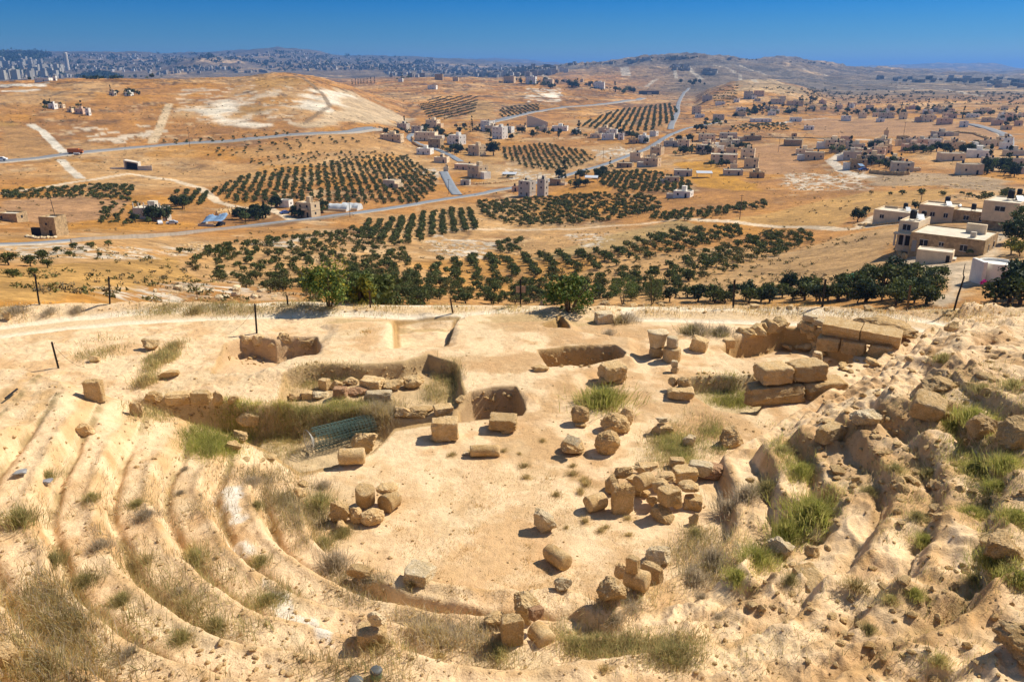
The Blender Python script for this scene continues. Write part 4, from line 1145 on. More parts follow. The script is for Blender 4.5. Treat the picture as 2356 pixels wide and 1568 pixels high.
SHR = [
 ('green', 450, 1292, 95, 'alone on the fourth step of the left seating'), ('grey', 335, 1190, 70, 'spreading in the groove of the left seating'), ('olive', 318, 1160, 55, 'behind the grey one in the left groove'),
 ('green', 48, 1198, 110, 'broad at the left margin'), ('green', 108, 1098, 60, 'beside bluish stones on the left shoulder'), ('green', 212, 1148, 46, 'on the upper left steps'), ('grey', 232, 1258, 60, 'low on the third left step'),
 ('olive', 120, 1292, 75, 'below the broad left margin shrub'), ('grey', 580, 1112, 62, 'just above the white plaster step'), ('olive', 590, 1165, 46, 'right of the white plaster patch'), ('green', 600, 1295, 58, 'on the white edged step'), ('green', 618, 1385, 80, 'lying along the white edged step'),
 ('grey', 425, 1080, 30, 'small at the top of the left steps'), ('grey', 415, 1135, 34, 'in a notch of the left steps'), ('straw', 340, 1290, 50, 'below the spreading grey shrub'), ('grey', 415, 1365, 50, 'at the middle of the lower left steps'),
 ('olive', 280, 1385, 70, 'in the lower left groove'), ('olive', 195, 1340, 70, 'higher in the lower left groove'), ('grey', 300, 1500, 60, 'dry at the lower left'), ('green', 420, 1470, 70, 'on the lower steps near the corner'), ('olive', 500, 1440, 70, 'in the groove below the middle steps'),
 ('lush', 1388, 925, 120, 'round and thick under the perched boulder'), ('lush', 1872, 1185, 130, 'large and bright at the foot of the right terraces'), ('lush', 1815, 1230, 110, 'below the large bright one'), ('lush', 1738, 1285, 80, 'bright on the inner right step'), ('lush', 1698, 1330, 70, 'lowest bright one on the inner right step'),
 ('green', 1800, 1040, 60, 'on the bare right terrace'), ('lush', 1842, 1085, 70, 'halfway down the right terrace'), ('olive', 1770, 1130, 90, 'dark beside the round reddish boulder'), ('grey', 1680, 1175, 100, 'tangled right of the stone pile'), ('grey', 1720, 1140, 80, 'tangled above the dark tangle'),
 ('grey', 1600, 1330, 90, 'wide right of the small heap'), ('grey', 1640, 1290, 80, 'behind the wide grey one'), ('grey', 1420, 1425, 80, 'tangled below the small heap'), ('grey', 1455, 1405, 60, 'spiky beside the holed drum'), ('olive', 1600, 1230, 60, 'near the edge of the floor'),
 ('grey', 775, 1300, 95, 'dense at the left edge of the floor'), ('olive', 740, 1260, 80, 'beside the left heap'), ('olive', 790, 1230, 60, 'in front of the left heap'), ('green', 735, 1165, 80, 'between steps and left heap'), ('grey', 745, 1120, 60, 'above the left heap'), ('grey', 845, 1335, 60, 'around the hidden flat rock'), ('straw', 950, 1345, 50, 'at the foot of the pale block'),
 ('grey', 960, 1440, 90, 'behind the smooth bench'), ('grey', 1040, 1455, 80, 'along the low bench'), ('grey', 1095, 1470, 60, 'left of the bench heap'), ('green', 1150, 1500, 70, 'below the bench heap'), ('olive', 860, 1480, 50, 'under the broad ledge stone'),
 ('green', 1320, 1480, 60, 'right of the bench heap'), ('green', 1540, 1500, 80, 'on the front step'), ('olive', 1360, 1462, 40, 'at the bench end'), ('straw', 1010, 1510, 40, 'on the front rows'), ('straw', 1390, 1540, 40, 'near the bottom edge'), ('grey', 1615, 1375, 40, 'on the right lower bench'), ('grey', 1655, 1420, 40, 'lower on the right bench'),
 ('lush', 2240, 965, 90, 'thick beside the dark faceted boulder'), ('lush', 2190, 985, 60, 'below the tilted square slab'), ('lush', 2320, 1075, 90, 'at the right edge below a tall boulder'), ('lush', 2240, 1080, 80, 'left of the tall right boulder'), ('lush', 2300, 1120, 70, 'hanging down the right edge'),
 ('lush', 2235, 1180, 70, 'in the upper right terrace corner'), ('lush', 2340, 1190, 70, 'at the very right margin'), ('lush', 2290, 1300, 90, 'below the layered boulder'), ('lush', 2345, 1330, 80, 'at the lower right margin'), ('lush', 2130, 1245, 60, 'upright on the second terrace'), ('olive', 2110, 1190, 50, 'small on the second terrace'),
 ('green', 2060, 1080, 50, 'among tumbled stones'), ('olive', 2000, 1130, 40, 'near the terrace path'), ('olive', 2140, 1090, 60, 'between two boulders on the second terrace'), ('lush', 2105, 1365, 50, 'dark under the second terrace wall'), ('straw', 1970, 1350, 60, 'pale on the lower terrace'), ('green', 2050, 1380, 50, 'on the lower terrace lip'),
 ('olive', 1820, 1335, 50, 'left of the bare pale slab'), ('olive', 2000, 1450, 50, 'in a hollow of the lower slope'), ('green', 2160, 1520, 60, 'near the huge corner boulder'), ('olive', 2240, 1330, 50, 'left of the lower right margin'), ('green', 2330, 890, 60, 'high at the right edge'), ('green', 2170, 830, 50, 'on the crest of the right slope'),
 ('lush', 2160, 920, 50, 'beside the tilted square slab'), ('olive', 2260, 900, 60, 'above the dark faceted boulder'), ('grey', 1605, 765, 85, 'tall and feathery beside the track'), ('olive', 1592, 766, 60, 'dark rooted in front of the feathery one'), ('grey', 1660, 768, 65, 'second feathery beside the track'), ('olive', 1652, 770, 46, 'dark rooted by the second feathery one'),
 ('grey', 1440, 740, 70, 'right of the lone back boulder'), ('straw', 1425, 742, 40, 'yellow at the lone back boulder'), ('grey', 1400, 770, 40, 'flat on the sand before the back boulder'), ('orange', 1500, 760, 24, 'near the capital'), ('orange', 845, 765, 50, 'tall grassy on the earth baulk'), ('straw', 360, 830, 40, 'in the line of the left gully'), ('straw', 330, 885, 55, 'low in the left gully'), ('straw', 400, 800, 40, 'top of the left gully'),
 ('grey', 36, 720, 55, 'rounded at the far left bank'), ('grey', 115, 720, 45, 'flat on the far left bank'), ('grey', 178, 715, 36, 'pale on the left bank'), ('straw', 450, 720, 50, 'between post and track'),
]
for q in SHR:
    shrub(*q, None)
rg0 = random.Random(5)
def scatter_px(poly, n):
    xs = [p[0] for p in poly]; ys = [p[1] for p in poly]; out = []
    tries = 0
    while len(out) < n and tries < n * 60:
        tries += 1
        x, y = rg0.uniform(min(xs), max(xs)), rg0.uniform(min(ys), max(ys))
        ins = False
        for i in range(len(poly)):
            (x0, y0), (x1, y1) = poly[i], poly[i - 1]
            if (y0 > y) != (y1 > y) and x < (x1 - x0) * (y - y0) / (y1 - y0) + x0: ins = not ins
        if ins: out.append((x, y))
    return out
FLOOR = [(930, 1080), (1250, 1060), (1340, 1190), (1480, 1240), (1400, 1290), (1280, 1400), (1050, 1380), (930, 1260), (900, 1190)]
for x, y in scatter_px(FLOOR, 18):
    shrub('orange', x, y, rg0.uniform(18, 46), 'sprouting from the bare orchestra floor', 'orange tufts on the orchestra floor')
for x, y in scatter_px([(1180, 1080), (1300, 1040), (1520, 1230), (1480, 1260), (1300, 1220)], 14):
    shrub('straw', x, y, rg0.uniform(18, 34), 'sprouting between the scattered drums and the pile', 'dry tufts on the right of the floor')
for x, y in scatter_px([(900, 880), (1240, 870), (1300, 1000), (1180, 1080), (1000, 1060)], 7):
    shrub('straw', x, y, rg0.uniform(14, 24), 'on the pale stage floor', 'dry tufts on the stage floor')

def grass(name, poly, tufts, per, h, pals, rad=.25, w=.0055, spread=.7, dens=None):
    rg = np.random.default_rng(len(poly) * 31 + tufts)
    C0 = []
    for x, y in scatter_px(poly, int(tufts * 1.25)):
        p = at(x + rg.normal(0, 7), y + rg.normal(0, 5))
        if dens is not None and rg.random() > dens(p.x, p.y): continue
        if dens is None and rg.random() > min(max(.62 + 1.3 * float(fbm(np.array([p.x]), np.array([p.y]), 1.3, 3, 73)[0]), .06), 1): continue
        pts = np.array(p)[None] + np.concatenate([rg.normal(0, rad, (per, 2)), np.zeros((per, 1))], 1)
        C0.append(pts)
    if not C0: return
    P = np.concatenate(C0)
    for i in range(len(P)): P[i, 2] = gz(P[i, 0], P[i, 1])
    pal = sum([PAL[q] for q in pals], [])
    pt = np.array(pal)
    V, F, C = blades(P, h * rg.uniform(.4, 1.1, len(P)), spread, .02, pal, rg, w)
    # colour drifts from patch to patch
    dr_ = np.repeat(1 + .25 * fbm(P[:, 0], P[:, 1], 1.1, 3, 71), 5)
    o = mk(name, V, F, M_GRASS, tint=C * dr_[:, None])
    o['kind'] = 'stuff'
    return o
grass('grass', T8b, 240, 34, .30, ['lush'], .22)
grass('grass', [(640, 935), (700, 928), (820, 925), (900, 925), (830, 945), (690, 950), (620, 965)], 190, 28, .32, ['lush', 'green'], .22)
grass('dry_grass', [(600, 965), (690, 945), (830, 945), (880, 960), (840, 985), (700, 990), (600, 1010)], 200, 26, .26, ['orange', 'straw', 'green'], .22)
grass('dry_grass', [(560, 1010), (700, 990), (690, 1070), (600, 1055)], 110, 20, .2, ['straw', 'green'], .22)
grass('dry_grass', [(300, 930), (380, 930), (400, 965), (330, 985)], 60, 24, .3, ['green', 'olive'], .2)
grass('grass', [(985, 870), (1045, 850), (1060, 900), (1050, 925), (1010, 925), (960, 900)], 120, 26, .36, ['green', 'straw'], .2)
grass('dry_grass', [(650, 880), (760, 860), (850, 858), (760, 885), (670, 905)], 80, 20, .26, ['straw', 'green'], .2)
grass('dry_grass', [(860, 930), (915, 928), (905, 965), (830, 985)], 90, 26, .42, ['grey', 'straw'], .2)
grass('grass', [(1592, 872), (1650, 868), (1700, 885), (1735, 930), (1650, 930), (1605, 900)], 420, 30, .30, ['lush'], .2)
grass('grass', [(1620, 985), (1650, 970), (1660, 1030), (1650, 1060), (1570, 1060), (1510, 1025), (1540, 1005), (1610, 1010)], 280, 26, .28, ['lush', 'green'], .2)
grass('dry_grass', [(1500, 1000), (1600, 950), (1650, 960), (1640, 1060), (1520, 1090), (1480, 1060)], 160, 22, .26, ['straw', 'green'], .25)
grass('grass', [(1770, 965), (1800, 960), (1830, 1020), (1870, 1060), (1880, 1100), (1840, 1100), (1790, 1050)], 160, 24, .25, ['green', 'lush'], .22)
grass('dry_grass', [(380, 705), (560, 695), (720, 700), (700, 712), (450, 720), (260, 730)], 260, 22, .32, ['green', 'straw', 'straw'], .35, .009)
grass('dry_grass', [(0, 705), (180, 703), (180, 730), (0, 745)], 50, 18, .3, ['straw', 'grey', 'orange'], .3, .009)
grass('dry_grass', [(720, 705), (1240, 708), (1240, 720), (900, 716), (720, 714)], 130, 18, .28, ['straw', 'green', 'orange'], .3, .009)
grass('dry_grass', [(1250, 708), (2100, 714), (2340, 722), (2340, 738), (2100, 730), (1500, 718)], 300, 18, .3, ['straw', 'grey', 'orange'], .35, .009)
grass('dry_grass', [(150, 800), (260, 780), (300, 800), (200, 830)], 90, 20, .25, ['straw', 'green'], .25, .01)
grass('dry_grass', [(330, 880), (350, 830), (420, 790), (430, 798), (370, 840), (345, 885)], 90, 26, .36, ['green', 'straw'], .16, .01)
def trough(x, y):
    fl = min(max(y - 21, 0), 30) * .25
    r = math.hypot(max(abs(x - XC) - fl, 0), min(y - YC, 0)); uu = (r - R0f) / TREAD
    fr_ = uu - math.floor(uu)
    n_ = float(fbm(np.array([x]), np.array([y]), 1.6, 2, 72)[0])
    return (1.0 if (fr_ > .62 or fr_ < .12) else .10) * min(max(.35 + n_, 0), 1)
R0f = 6.3
grass('dry_grass', [(180, 1290), (420, 1300), (640, 1340), (830, 1470), (1100, 1500), (1350, 1568), (300, 1568), (200, 1420)], 1200, 22, .36, ['straw', 'straw', 'green'], .20, dens=trough)
grass('dry_grass', [(60, 1060), (600, 1080), (680, 1300), (640, 1340), (400, 1300), (180, 1300), (0, 1250)], 500, 20, .26, ['straw', 'grey'], .16, dens=trough)
grass('dry_grass', [(0, 1330), (110, 1310), (180, 1400), (220, 1500), (260, 1568), (0, 1568)], 300, 26, .36, ['olive', 'orange', 'grey', 'straw'], .22)
grass('dry_grass', [(560, 1090), (700, 1080), (760, 1180), (720, 1260), (790, 1330), (880, 1370), (840, 1395), (700, 1300), (640, 1180)], 320, 26, .3, ['straw', 'olive', 'grey'], .22)
grass('dry_grass', [(880, 1420), (1120, 1450), (1110, 1490), (960, 1470)], 160, 26, .3, ['grey', 'straw'], .2)
grass('dry_grass', [(1250, 1465), (1380, 1480), (1560, 1485), (1620, 1470), (1560, 1515), (1350, 1500)], 240, 26, .24, ['green', 'straw'], .2)
grass('dry_grass', [(1480, 1300), (1640, 1200), (1720, 1180), (1700, 1280), (1600, 1370), (1440, 1430), (1370, 1430), (1380, 1380)], 330, 24, .3, ['grey', 'straw', 'olive'], .24)
grass('dry_grass', [(1640, 1350), (1800, 1280), (1950, 1320), (2100, 1300), (2250, 1250), (2350, 1400), (2250, 1560), (1700, 1560), (1500, 1520)], 200, 14, .18, ['straw', 'olive'], .2)
grass('grass', [(2180, 940), (2355, 960), (2355, 1350), (2280, 1300), (2240, 1200), (2180, 1050)], 220, 22, .26, ['lush', 'olive'], .22)
grass('dry_grass', [(1950, 960), (2180, 850), (2355, 830), (2355, 960), (2180, 1050), (2120, 1250), (2000, 1250)], 180, 16, .22, ['straw', 'olive', 'green'], .2)
grass('grass', [(1700, 1300), (1760, 1230), (1860, 1150), (1920, 1130), (1910, 1190), (1800, 1260), (1720, 1340), (1680, 1350)], 220, 24, .28, ['lush', 'green'], .2)
grass('dry_grass', [(920, 1080), (1250, 1060), (1350, 1200), (1480, 1250), (1280, 1410), (1050, 1385), (930, 1280), (880, 1200)], 1400, 7, .09, ['orange', 'straw', 'orange'], .14, .004, 1.0)

# ------------------------------------------------------------------ fence posts, wire roll, small things
def plain(name, col, rough=.6, metal=0.0, nz=.15, sc=8):
    m, nt, b = new_mat(name)
    tc = N(nt, 'ShaderNodeTexCoord').outputs['Object']
    r_ = N(nt, 'ShaderNodeRGB'); r_.outputs[0].default_value = (*col, 1)
    nt.links.new(vmul(nt, r_.outputs[0], mrange(nt, noise(nt, tc, sc), .3, .7, 1 - nz, 1 + nz)), b.inputs['Base Color'])
    b.inputs['Roughness'].default_value = rough; b.inputs['Metallic'].default_value = metal
    return m
M_IRON = plain('dark_iron', (.022, .022, .024), .55); M_RUST = plain('rusty_iron', (.10, .065, .04), .8)
M_NET = plain('green_coated_wire', (.075, .12, .105), .55); M_SIGN = plain('faded_sign', (.42, .27, .20), .7)
POSTS = [((91, 701), (82, 629), 'black angle iron fence post standing farthest left below the track bank'), ((253, 699), (251, 634), 'straight black post in front of the ploughed golden field'), ((591, 766), (587, 697), 'black post between the dirt track and the rubble pit'), ((136, 846), (121, 782), 'leaning black post with a slack wire at the left edge'),
         ((454, 690), (452, 655), 'rust brown post among the enclosure stones'), ((663, 704), (660, 676), 'short dark post left of the yellow flowered tree'), ((852, 708), (850, 667), 'thin post right of the yellow flowered tree'), ((1042, 720), (1036, 684), 'leaning rusty post in front of the orchard'), ((1197, 706), (1197, 640), 'black post that carries a small blank board'),
         ((1498, 703), (1497, 640), 'thin rusty post between the two rim trees'), ((1686, 708), (1689, 641), 'black post in front of the dry strip field'), ((1891, 706), (1898, 640), 'leaning black post before the dark olive clump'), ((2086, 715), (2093, 655), 'rusty post within the dark olive clump')]
PO = []
for (bx, by), (tx, ty), lb in POSTS:
    b_ = at(bx, by); k = px2m(b_)
    Hh = max((by - ty) * k / math.cos(math.radians(15)), .5)
    lean = ((tx - bx) + (bx - W_ / 2) * (by - ty) / 6200.0 * -1) * k / Hh
    t = thing('fence_post', lb, 'fence post', b_ - Vector((0, 0, .05)))
    mb = MB(); s = .042
    mb.box(-s, -s, 0, s, -s + .014, Hh); mb.box(-s, -s + .0145, 0, -s + .014, s, Hh)
    for zz in np.arange(.25, Hh, .3): mb.box(-s + .016, -s + .0145, zz, s * .6, -s + .02, zz + .05)
    st = mb.build('angle_iron', M_RUST if 'rust' in lb or 'thin' in lb else M_IRON, t)
    hk = MB().tube([(0, -s + .02, Hh - .12), (.05, .02, Hh - .10), (.07, .03, Hh - .04)], .007, 5).build('wire_hook', M_RUST, t)
    t.rotation_euler = (0, math.atan(lean) if abs(lean) < .4 else 0, random.uniform(-.15, .15))
    if 'board' in lb:
        MB().box(-.24, .05, Hh * .52, .26, .075, Hh * .74).build('board', M_SIGN, t)
    PO.append((t, Hh))
def wire(a, b, sag, name, label, r=.006):
    a, b = Vector(a), Vector(b); pts = []
    for i in range(13):
        u_ = i / 12; p = a.lerp(b, u_); p.z -= sag * 4 * u_ * (1 - u_); pts.append(p)
    o = MB().tube(pts, r, 5).build(name, M_IRON)
    return tag(o, label, 'wire')
wire(PO[2][0].location + Vector((0, 0, PO[2][1] * .85)), at(528, 768) + Vector((0, 0, .03)), .15, 'guy_wire', 'slack wire running from the middle post to the rubble pit')
wire(PO[3][0].location + Vector((0, 0, PO[3][1] * .8)), at(196, 846) + Vector((0, 0, .03)), .2, 'guy_wire', 'slack wire hanging from the leaning left post')
wire(at(14, 925) + Vector((0, 0, .12)), at(42, 905) + Vector((0, 0, .15)), 0, 'iron_rod', 'thin iron rod lying on the sand at the left edge', .03)
# forked branch post at right
b_ = at(2194, 713)
t = thing('forked_pole', 'crooked black pole with a forked top in front of the white yard', 'pole', b_)
MB().tube([(0, 0, -.1), (.06, 0, .7), (.16, 0, 1.4), (.2, 0, 1.75)], [.05, .05, .045, .04], 7).build('pole', M_IRON, t)
MB().tube([(.2, 0, 1.7), (.12, 0, 1.9), (.13, 0, 2.4)], [.03, .025, .015], 6).build('fork', M_IRON, t)
# roll of wire netting
a_ = at(722, 1046); b_ = at(852, 998)
L = (b_ - a_).length; ax = (b_ - a_).normalized()
t = thing('wire_netting_roll', 'big roll of green coated wire netting lying in the dry grass', 'wire roll', a_ + Vector((0, .25, .47)), math.atan2(ax.y, ax.x))
for nm, r, mt in (('outer_coil', .48, M_NET), ('inner_coil', .36, M_NET)):
    mb = MB()
    for s in np.linspace(0, L, int(L / .13)):
        rr = r * (1 - .10 * s / L)
        ph = [(s + .012 * math.sin(3 * w + s * 5), rr * math.cos(w), rr * .92 * math.sin(w)) for w in np.linspace(0, 6.283, 25)]
        mb.tube(ph, .007, 3)
    for w in np.linspace(0, 6.283, 24, endpoint=False):
        mb.tube([(s, r * (1 - .10 * s / L) * math.cos(w + .03 * math.sin(s * 4)), r * .92 * (1 - .10 * s / L) * math.sin(w + .03 * math.sin(s * 4))) for s in np.linspace(0, L, 6)], .007, 3)
    mb.build(nm, mt, t)
mb = MB().tube([(-.05 - .002 * i, (.12 + .0035 * i) * math.cos(i * .35), (.12 + .0035 * i) * math.sin(i * .35) * .95) for i in range(100)], .014, 4)
mb.build('spiral_end', plain('galvanised_wire', (.35, .33, .29), .5), t)
# ground lamps at the bottom
M_CAP = plain('grey_metal_cap', (.12, .125, .125), .5); M_GLASS = plain('green_glass', (.17, .22, .13), .12)
for (px, py, s, lb) in ((866, 1558, .10, 'small ground lamp with grey cap and green glass on the front rows'), (819, 1583, .12, 'glassy ground lamp half cut by the bottom edge')):
    g = at(px, py)
    t = thing('ground_lamp', lb, 'lamp', g)
    MB().lathe([(s * .9, 0), (s, .02), (s, .10), (s * .94, .13)], 20).build('glass_body', M_GLASS, t, True)
    MB().lathe([(s * .96, .131), (s * 1.03, .135), (s * 1.03, .165), (s * .8, .19)], 20).build('cap', M_CAP, t, True)
# scraps of litter
for px, py, col, lb in ((45, 1093, (.27, .27, .27), 'bluish plastic scrap on the left shoulder'), (105, 1112, (.28, .28, .31), 'dark crumpled scrap below the bluish one')):
    g = at(px, py); v, f = rock_geo('rough', .34, .22, .12, px, 3)
    place(v, f, 'plastic_scrap', lb, 'litter', g, plain('plastic_film', col, .4), .4)
# ------------------------------------------------------------------ trees
M_BARK = plain('bark', (.12, .085, .055), .9, 0, .3, 5)
TP = {'olive': [(.070, .088, .020), (.105, .122, .032), (.045, .060, .014), (.15, .16, .05)],
      'oliveb': [(.095, .095, .028), (.13, .12, .035), (.07, .075, .02), (.17, .15, .05)],
      'dark': [(.035, .055, .022), (.05, .07, .028), (.025, .042, .018), (.07, .09, .035)],
      'yellow': [(.28, .25, .03), (.20, .21, .04), (.35, .28, .03), (.13, .15, .04)],
      'mid': [(.08, .115, .03), (.12, .155, .04), (.06, .09, .025), (.17, .20, .06)],
      'vivid': [(.07, .12, .025), (.11, .165, .035), (.045, .085, .018), (.15, .20, .05), (.24, .24, .045)]}
def crown_geo(rx, rz, z0, nb, per, ls, pal, seed, flat=.75, cone=False):
    """leaf-sized faces gathered in uneven sprays through the crown"""
    rg = np.random.default_rng(seed)
    if cone:
        t = rg.random(nb); rr = rx * (1 - t) ** .8 * rg.random(nb) ** .5; a = rg.uniform(0, 6.28, nb)
        c = np.stack([rr * np.cos(a), rr * np.sin(a), z0 + t * rz * 2], 1); br = np.full(nb, rx * .5)
    else:
        d = rg.normal(size=(nb, 3)); d /= np.linalg.norm(d, axis=1)[:, None]
        d[:, 2] = np.abs(d[:, 2]) * rg.choice([1, 1, 1, -.6], nb)
        c = d * np.array([rx, rx, rz]) * (rg.uniform(.45, .88, nb))[:, None] + (0, 0, z0 + rz * .8); br = rx * rg.uniform(.26, .46, nb)
    n = nb * per
    b = np.repeat(np.arange(nb), per)
    q = rg.normal(size=(n, 3)); q /= np.linalg.norm(q, axis=1)[:, None]
    p = c[b] + q * (br[b] * rg.random(n) ** .4)[:, None] * np.array([1, 1, flat])
    nn = q * .7 + rg.normal(size=(n, 3)) * .6; nn /= np.linalg.norm(nn, axis=1)[:, None]
    u = np.cross(nn, rg.normal(size=(n, 3))); u /= np.linalg.norm(u, axis=1)[:, None]
    w = np.cross(nn, u); s = ls * rg.uniform(.6, 1.3, n)
    V = np.stack([p - u * s[:, None], p + w * (s * .55)[:, None], p + u * s[:, None], p - w * (s * .55)[:, None]], 1).reshape(-1, 3)
    i = np.arange(n)[:, None] * 4; F = i + np.array([[0, 1, 2, 3]])
    pt = np.array(TP[pal]); bc = rg.uniform(.7, 1.3, nb)
    C = np.repeat(pt[rg.integers(0, len(pt), n)] * bc[b][:, None] * rg.uniform(.85, 1.15, (n, 1)), 4, 0)
    return V, F, C
def trunk_geo(h, r, seed, limbs=4, spread=1.0):
    rg = random.Random(seed); mb = MB()
    top = Vector((rg.uniform(-.2, .2), rg.uniform(-.2, .2), h))
    mb.tube([(0, 0, -.3), (rg.uniform(-.08, .08), 0, h * .5), top], [r * 1.25, r, r * .8], 7)
    for i in range(limbs):
        a = 6.28 * i / limbs + rg.uniform(-.4, .4); l = rg.uniform(.8, 1.3) * spread
        mb.tube([top - Vector((0, 0, .1)), top + Vector((math.cos(a) * l * .5, math.sin(a) * l * .5, l * .5)), top + Vector((math.cos(a) * l, math.sin(a) * l, l * .9))], [r * .6, r * .4, r * .15], 5)
    return mb
def tree_kind(name, pal, rx, rz, z0, nb, per, ls, seeds, th, tr, cone=False, limbs=4):
    out = []
    for s in seeds:
        V, F, C = crown_geo(rx, rz, z0, nb, per, ls, pal, s, cone=cone)
        o = mk(name + '_crown', V, F, M_LEAF, tint=C); cm = o.data; bpy.data.objects.remove(o)
        mb = trunk_geo(th, tr, s, limbs, rx * .55); o = mb.build(name + '_trunk', M_BARK, None, True); tm = o.data; bpy.data.objects.remove(o)
        out.append((cm, tm, (V, F, C)))
    return out
OL = tree_kind('olive', 'olive', 2.05, 1.55, .15, 24, 30, .23, range(200, 206), .8, .17)
OLB = tree_kind('olive_brown', 'oliveb', 1.95, 1.45, .15, 18, 28, .21, range(210, 214), .8, .15)
DK = tree_kind('dark', 'dark', 2.3, 2.2, .4, 28, 36, .28, range(220, 224), 1.1, .2)
CY = tree_kind('cypress', 'dark', 1.0, 3.6, .4, 26, 22, .26, range(230, 232), 1.0, .14, True, 0)
GR = tree_kind('bushy', 'mid', 1.9, 1.7, .6, 16, 36, .22, range(240, 243), 1.0, .15)
YL = tree_kind('yellow', 'yellow', 2.0, 1.5, .3, 16, 40, .22, range(245, 247), .8, .12)
# one-piece versions for trees too small to show parts
def one_piece(lst, nm):
    out = []
    for cm, tm, (V, F, C) in lst:
        n = len(F); sel = np.arange(n)
        v2 = [tuple(x.co) for x in tm.vertices]; f2 = [tuple(p.vertices) for p in tm.polygons]
        vv = np.concatenate([V, np.array(v2)]); ff = [tuple(q) for q in F] + [tuple(i + len(V) for i in q) for q in f2]
        cc = np.concatenate([C, np.tile([[.12, .085, .055]], (len(v2), 1))])
        o = mk(nm, vv, ff, M_LEAF, tint=cc); out.append(o.data); bpy.data.objects.remove(o)
    return out
OL1, OLB1, DK1, CY1, GR1 = one_piece(OL, 'olive_tree'), one_piece(OLB, 'olive_tree'), one_piece(DK, 'garden_tree'), one_piece(CY, 'cypress_tree'), one_piece(GR, 'garden_tree')
def tree(name, lst, ones, loc, sc, label, cat, group, parts):
    i = random.randrange(len(lst)); rz = random.uniform(0, 6.28)
    s = (sc * random.uniform(.9, 1.1), sc * random.uniform(.9, 1.1), sc * random.uniform(.88, 1.15))
    if parts:
        t = thing(name, label, cat, loc, rz, group)
        link('crown', lst[i][0], t); link('trunk', lst[i][1], t)
    else:
        t = link(name, ones[i]); t.location = loc; t.rotation_euler = (0, 0, rz); tag(t, label, cat, group)
    t.scale = s
    return t
def inside(pl, x, y):
    ins = False
    for i in range(len(pl)):
        (x0, y0), (x1, y1) = pl[i], pl[i - 1]
        if (y0 > y) != (y1 > y) and x < (x1 - x0) * (y - y0) / (y1 - y0) + x0: ins = not ins
    return ins
